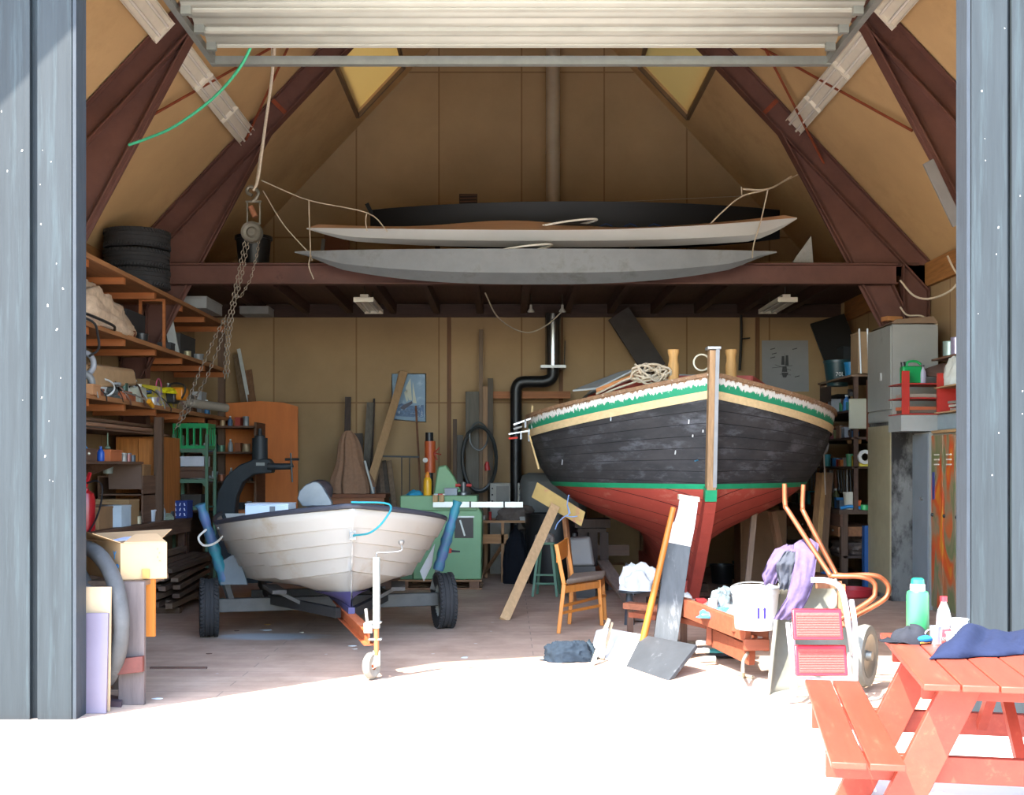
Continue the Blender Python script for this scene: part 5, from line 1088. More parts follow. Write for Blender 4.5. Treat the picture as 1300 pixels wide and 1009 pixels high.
pt_ = thing('pallet', 'wooden pallet under the pale green machine', 'pallet', (X(565, d), d, 0))
for y in (d, d+.35, d+.65): MB().bx((X(505, d), y, .0), (X(612, d), y+.09, .02)).build('slat', wood('#7a5a40', 'x'), pt_, world=True)
for x in (512, 556, 602): MB().bx((X(x, d)-.06, d+.01, .021), (X(x, d)+.06, d+.7, .095)).build('block', wood('#6b4c36', 'y'), pt_, world=True)
for y in (d, d+.2, d+.45, d+.65): MB().bx((X(505, d), y, .096), (X(612, d), y+.09, .118)).build('slat', wood('#8a6848', 'x'), pt_, world=True)
zt_ = Z(629, d)+.001
bt = thing('yellow_bottle', 'yellow plastic bottle with pointed cap standing on the green machine', 'bottle', (X(542, d), d+.1, zt_))
MB().lathe([(0, 0), (.05, 0), (.052, .01), (.052, .17), (.045, .2), (.03, .22), (0, .22)], n=20).build('body', plastic('#cf9a1a'), bt); MB().lathe([(.03, .218), (.032, .24), (.015, .28), (.008, .29), (0, .29)], n=16).build('cap', plastic('#cf7a1c'), bt)
heap('turquoise_rag', (X(526, d), d+.15, zt_), (.1, .1, .06), cloth('#2f7f9c'), 'small turquoise rag lying left of the yellow bottle', 12)
crate_box('parts_tray', (X(564, d), d+.05, zt_), (X(580, d), d+.25, zt_+.09), '#8c9197', 'clear grey plastic tray right of the yellow bottle', cat='tray')
tag(MB().cyl((X(551, d), d+.02, zt_+.01), (X(565, d), d+.02, zt_+.01), .012).build('screwdriver', plastic('#b9bab8')), 'white-handled tool lying between the yellow bottle and the tray', 'tool')
tag(MB().cyl((X(556, d), d-.0, zt_+.012), (X(562, d), d-.0, zt_+.012), .012).build('screwdriver', plastic('#b5322a')), 'red-handled tool lying in front of the white-handled one', 'tool')
for px, l in ((553, 'left'), (561, 'right')): tag(MB().box((X(px, d-.08), d-.11, Z(633, d)), (.06, .06, .085)).build('wood_block', wood('#a58458', 'z'), bev=.003), f'{l} pale wooden block clamped on the front of the green machine', 'block').location.z = Z(637, d-.1)
rv = thing('router', 'red and steel hand machine standing right on the green machine', 'power tool', (X(588, d+.2), d+.3, zt_)); MB().tube([(0, 0, 0), (0, 0, .03), (0, 0, .04), (0, 0, .16)], [.09, .09, .035, .045], 16).build('body', met('#6d6f70'), rv); MB().tube([(-.1, 0, .12), (.1, 0, .12)], .02, 10).build('handle', plastic('#a3302a'), rv)
# radiators / old panels by the stove pipe
for i, (xa, xb, lab) in enumerate(((622, 648, 'old white panelled cabinet standing left of the black stove pipe'), (657, 672, 'old white panelled cabinet standing right of the black stove pipe'))):
    t = thing('metal_cabinet', lab, 'cabinet', (X((xa+xb)/2, 16.5), 16.5, 0)); dd = 16.5
    MB().bx((X(xa, dd), dd, 0), (X(xb, dd), dd+.3, Z(613, dd))).build('body', mat('#8f8d84', rough=.5, var=.2, sc=6, bump=.02), t, world=True, bev=.01)
    MB().bx((X(xa+ (8 if i == 0 else 2), dd), dd-.012, Z(642, dd)), (X(xb-(2 if i == 0 else 6), dd), dd-.001, Z(617, dd))).build('panel', paint('#6f6d67'), t, world=True)
    for y in (620, 628, 636): MB().ball(P(xa+3, y, dd-.01), .012, 8).build('knob', paint('#2e2c2a'), t, world=True)
# desk
dk = thing('side_desk', 'light wooden desk cluttered with rags by the stove pipe', 'table', (X(648, 15.4), 15.4, 0)); dd = 15.3
MB().bx((X(606, dd), dd, .77), (X(690, dd), dd+.7, .80)).build('table_top', wood('#9a7450', 'x'), dk, world=True)
MB().bx((X(612, dd), dd+.02, .50), (X(645, dd), dd+.04, .62)).build('rail', wood('#9b7049', 'x'), dk, world=True)
for px, y in ((638, dd+.02), (616, dd+.6), (686, dd+.6), (684, dd+.03)): MB().bx((X(px, dd)-.02, y, 0), (X(px, dd)+.02, y+.04, .769)).build('leg', wood('#8a6442', 'z'), dk, world=True)
MB().beam((X(612, dd), dd+.5, .05), (X(640, dd), dd+.1, .5), .04, .03).build('brace', wood('#7c5b40', 'z'), dk, world=True)
heap('rag_heap', (X(655, dd), dd+.2, .802), (.26, .2, .2), cloth('#5c534d'), 'heap of grey-brown rags on the light wooden desk', 6)
crate_box('magazine_stack', (X(660, dd), dd-.02, .802), (X(682, dd), dd+.25, .85), '#a3a09b', 'stack of magazines at the right end of the desk', cat='magazines')
can((X(622, dd), dd+.1, .802), .02, .11, '#a02c28', 'slim red can on the left of the wooden desk')
can((X(614, dd), dd+.12, .802), .03, .06, '#8f8b82', 'squat grey tin beside the slim red can')
heap('black_jacket', (X(655, dd), dd-.1, 0), (.16, .14, .74), cloth('#17181c'), 'black jacket hanging down at the front of the desk', 14, 'jacket', .3, 2.4)
# grey tank, dark barrel behind prop
q = MB().box((X(702, 16.5), 16.55, 1.02), (.92, .6, .78)); tag(q.build('grey_tank', paint('#5a5c5a', .5, .15), bev=.12, ang=60), 'large rounded grey tank standing behind the left side of the boat', 'tank')
tag(MB().box((X(702, 16.5), 16.55, .315), (1.0, .6, .62)).build('tank_stand', paint('#2a2523'), bev=.01), 'dark plinth under the large grey tank', 'stand')
q = MB().lathe([(0, 0), (.30, 0), (.33, .3), (.36, .86), (.36, .9), (.33, .9), (.3, .1), (0, .1)], (X(668+40, 14.9)-.05, 15.2, 0), 28); tag(q.build('dark_barrel', plastic('#1b1b1c')), 'big black tub standing behind the stained board under the boat', 'tub')
# green stool with things on it, canister
gs = thing('green_stool', 'green painted metal stool with clutter on its seat, behind the wooden chair', 'stool', (X(690, 13.8), 13.8, 0)); dd = 13.6; M_gs = paint('#4f7058')
zz_ = .6
for (a, b_) in (((676, dd), (684, dd+.05)), ((707, dd), (700, dd+.05)), ((682, dd+.3), (687, dd+.2)), ((712, dd+.3), (702, dd+.2))): MB().beam((X(a[0], a[1]), a[1], 0), (X(b_[0], b_[1]), b_[1], zz_), .028, .028).build('leg', M_gs, gs, world=True)
MB().box((X(692, dd), dd+.13, zz_+.012), (.22, .26, .024)).build('seat', M_gs, gs, world=True)
for z in (.15, .25): MB().beam((X(680, dd), dd+.01, z), (X(704, dd), dd+.01, z), .02, .02).build('rung', M_gs, gs, world=True)
heap('rag_heap', (X(692, dd), dd+.13, zz_+.026), (.12, .12, .11), mat('#7d736a', rough=.9, var=.5, sc=14), 'grey and brown rags heaped on the green stool', 17)
q = thing('jerry_canister', 'grey plastic canister standing on a box behind the wooden chair', 'canister', (X(738, 13.6), 13.6, 0)); q2 = MB().hexa([(-.15, -.12, .36), (.15, -.12, .36), (.15, .12, .36), (-.15, .12, .36), (-.14, -.1, .68), (.10, -.1, .70), (.10, .1, .70), (-.14, .1, .68)]); q2.build('body', plastic('#77716c', .5), q, bev=.03)
MB().cyl((-.08, 0, .69), (-.08, 0, .73), .025).build('cap', paint('#3d3c3c'), q); MB().box((0, 0, .18), (.3, .26, .36)).build('crate_base', paint('#3c3834'), q)
q = thing('dark_stove', 'small dark iron workstand with legs under the boat, right of the canister', 'stand', (X(790, 14.2), 14.2, 0)); dd = 14.2; M_ds = wood('#3b2d26', 'z')
MB().bx((X(730, dd), dd, Z(670, dd)), (X(775, dd), dd+.4, Z(659, dd))).build('top', M_ds, q, world=True)
MB().bx((X(734, dd), dd+.05, Z(676, dd)), (X(770, dd), dd+.35, Z(671, dd))).build('apron', M_ds, q, world=True)
for px in (740, 754, 768): MB().bx((X(px, dd)-.05, dd+.08, 0), (X(px, dd)+.05, dd+.16, Z(676, dd))).build('leg', M_ds, q, world=True)
MB().bx((X(735, dd), dd+.1, .42), (X(800, dd), dd+.14, .55)).build('lower_rail', wood('#4d382c', 'x'), q, world=True)
board('plank', G(815, 790)+V((0, 0, .03)), (X(765, 14.0), 14.0, .38), .14, .03, wood('#75655a', 'y'), 'grey-brown plank sloping down to the floor under the boat beside the chair', up=(0, 0, 1))
board('plank', (X(790, 13.7), 13.7, .03), (X(725, 14.9), 14.9, .55), .10, .03, wood('#7a4a38', 'y'), 'reddish-brown plank sloping under the boat behind the chair', up=(0, 0, 1))
tag(MB().prism([P(790, 737, 13.4), P(802, 737, 13.4), P(800, 720, 13.4), P(797, 716, 13.4)], (0, .2, 0)).box(P(796, 737, 13.5)+V((0, 0, -.1)), (.14, .22, .2)).build('grey_wedge', paint('#8a8c90'), bev=.004), 'pale grey angular offcut standing under the boat behind the white cloth', 'offcut').location.z = 0.0

# wooden chair
cx_ = thing('wooden_chair', 'orange varnished wooden chair with grey-brown seat pad, facing right', 'chair', G(738, 796), 0); M_ch = wood('#b8702c', 'z', .15, .4)
A = G(709, 804); B = V((X(764, 11.15), 11.15, 0)); A2 = V((X(722, 11.35), 11.25, 0)); B2 = V((X(768, 11.6), 11.55, 0)); zs_ = .44
def post(a, b_, c_=None, w_=.035, n_='leg'):
    m = MB().beam(a, b_, w_, w_, (0, 1, 0))
    return m.build(n_, M_ch, cx_, world=True, bev=.004)
MB().beam(A, A+V((.05, .03, zs_)), .036, .04, (0, 1, 0)).beam(A+V((.05, .03, zs_)), A+V((-.02, .04, .80)), .036, .04, (0, 1, 0)).build('back_post', M_ch, cx_, world=True, bev=.004)
MB().beam(A2, A2+V((.03, 0, zs_)), .036, .04, (0, 1, 0)).beam(A2+V((.03, 0, zs_)), A2+V((-.03, 0, .82)), .036, .04, (0, 1, 0)).build('back_post', M_ch, cx_, world=True, bev=.004)
post(B, B+V((-.03, 0, zs_))); post(B2, B2+V((-.03, 0, zs_)))
p = A+V((-.02, .04, .80)); r_ = A2+V((-.03, 0, .82))
MB().hexa([p+V((0, 0, -.17)), p+V((.02, 0, -.17)), r_+V((.02, 0, -.17)), r_+V((0, 0, -.17)), p, p+V((.02, 0, 0)), r_+V((.02, 0, 0)), r_]).build('backrest', M_ch, cx_, world=True, bev=.005)
a, b_, c_, d_ = A+V((.04, .02, zs_-.05)), B+V((-.02, 0, zs_-.05)), B2+V((-.02, 0, zs_-.05)), A2+V((.03, 0, zs_-.05))
for u, v in ((a, b_), (b_, c_), (c_, d_), (d_, a)): MB().beam(u, v, .02, .065).build('seat_rail', M_ch, cx_, world=True)
MB().prism([a+V((.03, -.02, .045)), b_+V((.03, -.02, .045)), c_+V((.03, .02, .045)), d_+V((0, .02, .045))], (0, 0, .05)).build('seat_pad', cloth('#7a6a5c'), cx_, world=True, bev=.018)
for z in (.18, .24): MB().beam(A+V((.02, .02, z)), B+V((-.01, 0, z+.01)) if z < .2 else B2+V((0, 0, z)), .02, .025).build('stretcher', M_ch, cx_, world=True)
# ================================================================= RIGHT SIDE
M_gry = mat('#85857f', rough=.45, var=.08, sc=2, bump=.01, hex2='#75746e', amt=.35, sc2=3)
M_smoke = mat('#6d6c68', rough=.5, var=.2, sc=3, bump=.02, hex2='#242221', amt=.5, sc2=2.2, stretch=(1, 1, .5))
xf_ = 4.27; y0_ = 13.15
lc = thing('steel_cabinet', 'lower tall steel cabinet, beige doors and soot-stained side, on the right wall', 'cabinet', (4.55, 13.6, 0))
MB().bx((xf_, y0_, 0), (4.78, y0_+.82, 2.0)).build('body', M_smoke, lc, world=True, bev=.004)
MB().bx((xf_-.018, y0_+.01, .06), (xf_-.001, y0_+.81, 1.96)).build('door', paint('#8d8368', .5, .12), lc, world=True, label='beige door')
uc = thing('steel_cabinet', 'upper grey steel cabinet stacked on top of the soot-stained one', 'cabinet', (4.55, 13.6, 2.002))
MB().bx((xf_, y0_-.02, 2.002), (4.78, y0_+.84, 3.08)).build('body', M_gry, uc, world=True, bev=.004)
dd_ = MB().bx((xf_-.018, y0_+.0, 2.14), (xf_-.001, y0_+.82, 3.06)).build('door', M_gry, uc, world=True)
q = MB().box((xf_-.025, y0_+.32, 2.52), (.014, .03, .09)); q.build('handle', met('#c4c4c0'), dd_, world=True)
MB().bx((xf_-.012, y0_+.0, 2.01), (xf_-.001, y0_+.82, 2.12)).build('plinth', M_gry, uc, world=True)
q = MB().prism([P(1111, 412, 13.2)+V((0, .9, 0)), P(1140, 405, 13.2)+V((0, .1, 0)), P(1175, 407, 13.2), P(1187, 411, 13.2)], (0, .4, .03))
tag(MB().hexa([(4.25, 13.1, 3.085), (4.75, 13.05, 3.085), (4.75, 13.9, 3.085), (4.25, 13.9, 3.085), (4.3, 13.1, 3.13), (4.7, 13.05, 3.16), (4.7, 13.9, 3.12), (4.3, 13.9, 3.1)]).build('cardboard_sheet', paint('#6d5844', .8)), 'flattened brown cardboard lying on top of the upper steel cabinet', 'cardboard')
tag(MB().box((4.32, 13.3, 3.15), (.2, .12, .05), (0, 0, .3)).build('carton', paint('#9a6a40')), 'small orange-brown carton on top of the upper steel cabinet', 'carton').location.z = 3.133
c2_ = thing('wardrobe', 'narrow grey steel wardrobe with a small lock, nearer than the stained cabinet', 'cabinet', (4.7, 12.6, 0))
MB().bx((4.40, 12.34, 0), (4.95, 12.82, 1.86)).build('body', M_gry, c2_, world=True, bev=.004)
d3 = MB().bx((4.385, 12.35, .05), (4.399, 12.81, 1.84)).build('door', mat('#72787c', rough=.45, var=.12, sc=3, hex2='#55524e', amt=.25), c2_, world=True); MB().cyl((4.385, 12.5, 1.16), (4.36, 12.5, 1.16), .02, 10).build('lock', met('#8c8a86'), d3, world=True)
# lockers with sprayed paint
def locker_mat():
    m = bpy.data.materials.new('sprayed_locker'); m.use_nodes = True; nt = m.node_tree; L = nt.links.new; b = nt.nodes['Principled BSDF']
    tc = N(nt, 'ShaderNodeTexCoord'); mp = N(nt, 'ShaderNodeMapping'); mp.inputs['Scale'].default_value = (1, 2.2, .8); L(tc.outputs['Object'], mp.inputs[0])
    n = N(nt, 'ShaderNodeTexNoise', i_Scale=1.6, i_Detail=3., i_Distortion=.6); L(mp.outputs[0], n.inputs['Vector'])
    r = N(nt, 'ShaderNodeValToRGB'); e = r.color_ramp.elements; e[0].position = 0; e[0].color = lin('#6f6a50'); e[1].position = 1; e[1].color = lin('#b9a032')
    for p, c in ((.38, '#7c6f58'), (.45, '#5f6a40'), (.5, '#8a7358'), (.55, '#a85a2c'), (.61, '#b8431f'), (.68, '#c07a22')):
        k = e.new(p); k.color = lin(c)
    L(n.outputs['Fac'], r.inputs[0])
    L(r.outputs[0], b.inputs['Base Color']); b.inputs['Roughness'].default_value = .5; return m
M_lk = locker_mat()
lk = thing('locker', 'row of tall lockers sprayed with orange, red and green paint beside the right doorpost', 'locker', (4.7, 11.5, 0))
MB().bx((4.42, 10.95, 0), (4.95, 12.30, 1.84)).build('body', paint('#7c7462'), lk, world=True, bev=.004)
for i in range(4):
    y = 10.97+.333*i; dv = MB().bx((4.402, y, .05), (4.419, y+.32, 1.82)).build('door', M_lk, lk, world=True, bev=.003)
    MB().ball((4.40, y+.28, 1.0), .02, 8).build('knob', paint('#222'+'224'), dv, world=True)
    for k in range(3): MB().box((4.40, y+.16, 1.62-.05*k), (.006, .14, .014)).build('vent_slot', paint('#c6bfae'), dv, world=True)
MB().box((4.399, 12.22, 1.30), (.004, .06, .28)).build('paint_blot', paint('#3b3f78'), lk, world=True)
# on top of lockers: grey-blue box, red racking with oddments
tag(MB().bx((4.40, 10.95, 1.842), (4.97, 12.28, 1.87)).build('board', wood('#a08058', 'y')), 'pale board lying flat on top of the sprayed lockers', 'board')
tag(MB().bx((4.45, 11.0, 1.872), (4.97, 12.25, 2.04)).build('storage_case', paint('#7f8d92'), bev=.01), 'long grey-blue case lying on the board above the sprayed lockers', 'case')
rd = thing('tool_trolley', 'red metal shelf frame with shelves of oddments, above the sprayed lockers', 'shelf', (4.4, 12.3, 2.042)); M_rd = paint('#a03028', .45, .15)
for z in (2.042, 2.21, 2.36): MB().bx((4.12, 12.36, z), (4.9, 12.8, z+.012)).build('shelf', M_rd, rd, world=True)
MB().bx((4.12, 12.36, 2.042), (4.2, 12.372, 2.50)).build('side_plate', M_rd, rd, world=True)
MB().bx((4.12, 12.38, 1.87), (4.9, 12.8, 2.04)).build('base_box', paint('#8a8c88'), rd, world=True)
MB().bx((4.52, 12.3, 2.05), (4.62, 12.355, 2.42)).build('front_post', paint('#75695f'), rd, world=True)
r2 = thing('open_rack', 'red and timber open rack of papers nearer the doorpost, above the lockers', 'rack', (4.6, 11.5, 2.042))
for z in (2.042, 2.30): MB().bx((4.40, 11.2, z), (4.9, 12.2, z+.014)).build('shelf', wood('#9a7b58', 'y'), r2, world=True)
MB().bx((4.42, 12.15, 2.057), (4.86, 12.19, 2.46)).build('end_plate', M_rd, r2, world=True)
MB().bx((4.42, 11.2, 2.057), (4.86, 11.24, 2.46)).build('end_plate', M_rd, r2, world=True)
MB().bx((4.84, 11.24, 2.057), (4.86, 12.15, 2.46)).build('back_plate', M_rd, r2, world=True)
for i, (hx, lab) in enumerate((('#8f857a', 'lowest grey folder in the open rack by the doorpost'), ('#a39a8c', 'middle pale folder in the open rack by the doorpost'), ('#6c645c', 'topmost dark folder in the open rack by the doorpost'))):
    tag(MB().box((4.62, 11.75, 2.075+.035*i), (.3, .4, .025), (0, 0, .1*i)).build('folder', paint(hx)), lab, 'folder')
for i, (z, hx, l_) in enumerate(((2.056, '#5a4c42', 'dark'), (2.224, '#8a7d70', 'grey-brown'), (2.09, '#a55a3c', 'rust'))):
    tag(MB().box((4.33, 12.52, z+.02), (.34, .26, .035), (0, 0, .1*i)).build('tray', paint(hx)), l_+' flat tray on the red shelf under the green jerrycan', 'tray')
jc = thing('jerrycan', 'bright green plastic jerrycan standing on the red shelf', 'jerrycan', (X(1157, 12.55), 12.55, 2.374)); M_jc = plastic('#158a48', .35)
MB().hexa([(-.105, -.06, 0), (.095, -.06, 0), (.095, .06, 0), (-.105, .06, 0), (-.11, -.055, .19), (.10, -.055, .19), (.10, .055, .19), (-.11, .055, .19)]).build('body', M_jc, jc, bev=.018)
MB().tube(smooth_path([(-.05, 0, .185), (-.035, 0, .235), (.05, 0, .24), (.10, 0, .21)], 5), .014, 10).build('handle', M_jc, jc)
MB().cyl((-.085, 0, .19), (-.09, 0, .235), .024).build('cap', plastic('#2b2b2c'), jc)
bottle((X(1172, 12.5), 12.5, 2.374), .032, .20, '#8f8c9a', '#3a3a3d', 'slim grey-violet bottle beside the green jerrycan')
heap('plastic_bag', (4.60, 12.04, 2.316), (.15, .17, .30), mat('#b9bab0', rough=.4, var=.15, sc=5, hex2='#6d9a6c', amt=.3), 'white plastic bag with green print stuffed on the open rack by the doorpost', 24, 'bag', .3, 2.5)
heap('pink_bag', (4.56, 11.78, 2.316), (.08, .08, .16), mat('#a58a94', rough=.5, var=.3, sc=6, hex2='#6f8fae', amt=.4), 'pink and blue bag nearest the right doorpost', 25, 'bag')
ws = thing('wall_box_shelf', 'brown box shelf on the right wall carrying two paint tins', 'shelf', (4.75, 12.3, 2.6)); 
MB().prism([P(1170, 470, 12.6), P(1197, 461, 12.6), P(1204, 463, 12.2), P(1204, 477, 12.2), P(1172, 477, 12.6)], (0, .15, 0)).build('front_board', paint('#5f4a42'), ws, world=True)
MB().bx((4.55, 12.05, 2.63), (5.0, 12.7, 2.65)).build('shelf_board', M_bn, ws, world=True); MB().bx((4.64, 12.2, 2.2), (4.86, 12.4, 2.629)).build('cupboard', wood('#8a4a2c', 'z'), ws, world=True)
tag(MB().lathe([(0, 0), (.07, 0), (.07, .14), (.074, .145), (.07, .15), (0, .145)], (X(1206, 12.3), 12.3, 2.652), 20).build('paint_tin', met('#8fa29a', .35, metal=.4)), 'green-grey paint tin on the box shelf of the right wall', 'tin')
tag(MB().lathe([(0, 0), (.062, 0), (.062, .165), (.066, .17), (.062, .175), (0, .17)], (X(1215, 12.15), 12.15, 2.652), 20).build('paint_tin', met('#a7a0b8', .3, metal=.5)), 'lilac-silver paint tin on the box shelf of the right wall', 'tin')
# grey arrangement of cable on upper right wall
rope([P(1143, 356, 13.6), P(1160, 375, 13.5), P(1180, 379, 13.3), P(1205, 370, 13), P(1224, 350, 12.8)], .012, 'slack grey cable looping along the right wall under the eaves')
rope([P(1203, 325, 13), P(1212, 343, 12.9), P(1222, 354, 12.8)], .012, 'short grey cable dropping from the eaves plate at the right wall')
rope([P(1143, 390, 13.6), P(1152, 400, 13.5), P(1170, 401, 13.3), P(1190, 412, 13.1)], .010, 'grey cable running down behind the upper steel cabinet')

# tool bench along the right wall, d 14 .. 17
tk = thing('tool_bench', 'dark workbench crowded with tools along the right wall beyond the cabinets', 'workbench', (4.4, 15.5, 0)); 
MB().bx((3.95, 14.1, .93), (XR-.02, 17.3, .98)).build('worktop', wood('#4a3a30', 'y'), tk, world=True)
MB().bx((3.97, 14.12, .78), (4.0, 17.28, .929)).build('apron', wood('#5a4032', 'y'), tk, world=True)
for y in (14.15, 15.7, 17.2): MB().bx((3.99, y, 0), (4.07, y+.08, .93)).build('leg', wood('#4c3a2e', 'z'), tk, world=True)
MB().bx((4.02, 14.15, .40), (XR-.02, 17.28, .43)).build('lower_shelf', wood('#3a2e28', 'y'), tk, world=True)
wr = thing('wall_rack', 'dark tall racking over the tool bench on the right wall', 'rack', (4.5, 15.6, 1.4)); M_wr = wood('#4a382e', 'y')
RZ = (1.50, 1.85, 2.18)
for z in RZ: MB().bx((4.1, 14.1, z-.025), (XR-.02, 17.2, z)).build('shelf', M_wr, wr, world=True)
for x, y in ((4.13, 14.1), (4.13, 15.6), (4.13, 17.17), (4.95, 14.1)): MB().bx((x, y, .981), (x+.05, y+.05, 2.574)).build('divider', M_wr, wr, world=True)
MB().bx((4.1, 14.1, 2.575), (XR-.02, 15.63, 2.6)).build('top_board', wood('#74604e', 'y'), wr, world=True)
rr = random.Random(77); T2 = [('red', '#94322a'), ('rust-brown', '#83503a'), ('grey', '#808284'), ('white', '#b5b4ae'), ('brown', '#6a4c38'), ('green', '#3f7a55'), ('blue', '#2f6290'), ('yellow', '#b89a34'), ('black', '#242425'), ('silver', '#a9abab'), ('orange', '#a8602c'), ('cream', '#a89c80'), ('turquoise', '#3a8a8e'), ('maroon', '#5c2a2a'), ('olive', '#62633c'), ('slate', '#4a5560')]
sname = {.982: 'the bench top', 1.50: 'the lowest shelf of the right rack', 1.85: 'the middle shelf of the right rack', 2.18: 'the upper shelf of the right rack'}
for z in (.982, 1.50, 1.85, 2.18):
    y = 14.3; k = 0; c_ = T2[:]; rr.shuffle(c_)
    while y < 17.0 and k < 16:
        n_, hx = c_[k]; w_ = rr.uniform(.04, .08); h_ = rr.uniform(.10, .24); x = 4.2 if z > 1.2 else 4.12; x += rr.uniform(0, .06)
        kind = rr.choice(['box', 'can', 'bottle', 'jar', 'tub'])
        end = 'at the near end of ' if k < 3 else ('at the far end of ' if y > 16.2 else 'along ')
        w2 = max(w_, .05)
        if kind == 'box': crate_box('small_box', (x-w_, y, z+.001), (x+w_, y+w2*2, z+h_*.8), hx, f'{n_} small box {end}{sname[z]}')
        elif kind == 'bottle': bottle((x, y+w_, z+.001), w_*.7, h_, hx, '#b9b6ac', f'{n_} bottle {end}{sname[z]}')
        elif kind == 'tub': bucket((x, y+w_, z+.001), w_*.9, h_*.7, hx, f'{n_} open tub {end}{sname[z]}', handle=False, cat='tub', name='tub')
        else: can((x, y+w_, z+.001), w_*.8, h_*.7, hx, f'{n_} {kind if kind == "jar" else "tin"} {end}{sname[z]}', cat='jar' if kind == 'jar' else 'tin', name='jar' if kind == 'jar' else 'tin_can')
        y += w2*2+rr.uniform(.02, .07); k += 1
# tools hanging over bench top (between bench and lowest shelf)
for i in range(22):
    y = 14.25+.13*i; L_ = rr.uniform(.16, .34); t_ = rr.choice(['chisel', 'pliers', 'hammer', 'spanner']); zt2 = 1.46
    o = MB().beam((4.16, y, zt2), (4.17, y+rr.uniform(-.02, .02), zt2-L_), .012, .014 if t_ != 'hammer' else .025)
    if t_ == 'hammer': o.box((4.16, y, zt2-.03), (.03, .11, .03))
    elif t_ == 'pliers': o.beam((4.16, y, zt2-L_*.4), (4.17, y+.04, zt2-L_), .012, .014)
    elif t_ == 'spanner': o.lathe([(.01, -.006), (.024, -.006), (.024, .006), (.01, .006)], (4.165, y, zt2-L_), 10, (0, PI/2, 0))
    hx = rr.choice(['#6d6f70', '#9a9c9c', '#8a5a3a', '#4c4e50'])
    tag(o.build('hand_'+'tool' if 0 else t_, met(hx) if hx != '#8a5a3a' else wood(hx, 'z')), f'hand tool hanging in the row under the lowest shelf of the right rack', 'tool', 'hand tools hanging over the right bench')
# distinct things seen there
bn1 = thing('rubbish_bin', 'dark teal plastic bin marked 70L on top of the right shelves', 'bin', (X(1062, 15.2), 15.2, Z(489, 15.0)))
zb_ = Z(489, 15.0); MB().lathe([(0, 0), (.13, 0), (.17, .30), (.18, .30), (.18, .33), (0, .34)], (X(1063, 15.2), 15.2, zb_), 24).build('body', plastic('#1c3a40'), bn1, world=True)
text_mesh('70L', .075, 'number', paint('#c9ccca'), bn1, (X(1063, 15.2)-.07, 15.03, zb_+.12), (PI/2, 0, 0))
bucket((X(1079, 15.0), 14.95, Z(477, 14.95)), .085, .17, '#1f78a8', 'bright blue bucket beside the dark teal bin', handle=False)
tag(MB().bx((X(1050, 15.2), 15.0, zb_-.20), (4.1, 15.5, zb_-.002)).build('shelf_stack', wood('#40342e', 'x')), 'dark board shelf carrying the teal bin', 'shelf')
tag(MB().bx((X(1072, 15.0), 14.8, Z(478, 14.95)-.03), (4.35, 15.1, Z(478, 14.95)-.001)).build('shelf_board', wood('#5b4a3e', 'x')), 'brown board under the bright blue bucket', 'shelf')
crate_box('carton', (X(1083, 14.2), 14.0, 2.602), (X(1111, 14.2), 14.3, 3.1), '#8a7256', 'tall tan board box standing left of the upper steel cabinet')
for i, px in enumerate((1083, 1093)): tag(MB().cyl((X(px, 14.3), 13.98, 2.60), (X(px, 14.3)-.02, 13.98, 3.13), .01, 8).build('tube_light', plastic('#b9c0c4')), ('left', 'right')[i]+' thin pale tube standing on the rack left of the upper steel cabinet', 'tube')
crate_box('crate', (X(1068, 15.8), 15.7, 2.6), (X(1082, 15.8), 16.0, 3.1), '#26292b', 'black tall case on the rack behind the tan board box')
q = tag(MB().box((X(1089, 14.08), 14.07, Z(525, 14.07)), (.22, .03, .36)).build('plastic_cover', plastic('#9c9b88', .5), bev=.03), 'cream rounded plastic panel hanging at the near end of the right rack', 'panel')
cb_ = tag(MB().bx((X(1100, 14.05), 14.0, Z(560, 14.05)), (X(1107, 14.05), 14.06, Z(482, 14.05))).build('rust_post', mat('#6a3f2c', rough=.8, var=.4, sc=14, hex2='#a08a76', amt=.35)), 'rusty peeling post at the near end of the right rack', 'post')
pd = thing('paint_scoop', 'grey shield-shaped scoop with long handle hanging under the boat shoulder', 'scoop', P(1046, 565, 13.9))
MB().prism([P(1039, 562, 13.9), P(1053, 562, 13.9), P(1051, 573, 13.9), P(1046, 577, 13.9), P(1041, 573, 13.9)], (0, .03, 0)).build('blade', paint('#85888a'), pd, world=True, bev=.004)
MB().cyl(P(1046, 577, 13.91), P(1048, 628, 13.91), .008, 8).build('handle', wood('#9a8f84', 'z'), pd, world=True)
bucket((X(1078, 14.3), 14.25, .982), .085, .21, '#b0b0a2', 'cream bucket on the right tool bench', handle=False)
crate_box('small_box', (X(1086, 14.2)-.03, 14.14, .982), (X(1086, 14.2)+.05, 14.24, 1.1), '#b0582c', 'orange box right of the cream bucket on the tool bench')
tag(MB().tube(smooth_path([(4.0, 14.2, 1.0), (4.1, 14.16, 1.02), (4.25, 14.14, 1.0)], 4), .022, 8).build('blue_drill', plastic('#2a78b0')), 'bright blue power tool lying at the front of the right tool bench', 'power tool')
tag(MB().lathe([(0, 0), (.05, 0), (.05, .06), (0, .07)], (X(1100, 14.1)-.02, 14.1, .982), 14).build('tape_roll', plastic('#2f9a58')), 'green roll on the right tool bench', 'roll')
q = thing('hand_plane', 'yellow-handled level lying on the near end of the right rack', 'level', (4.2, 14.05, 1.50)); MB().box((X(1100, 14.04), 14.04, Z(590, 14.04)), (.17, .03, .035)).build('body', paint('#c9bb4a'), q, world=True)
rg = MB().lathe([(.045, -.02), (.085, -.02), (.085, .02), (.045, .02), (.045, -.02)], P(1098, 580, 13.98), 20, (PI/2, 0, 0)); tag(rg.build('tape_ring', paint('#b9bab6')), 'white ring of tape hanging above the yellow level', 'tape')
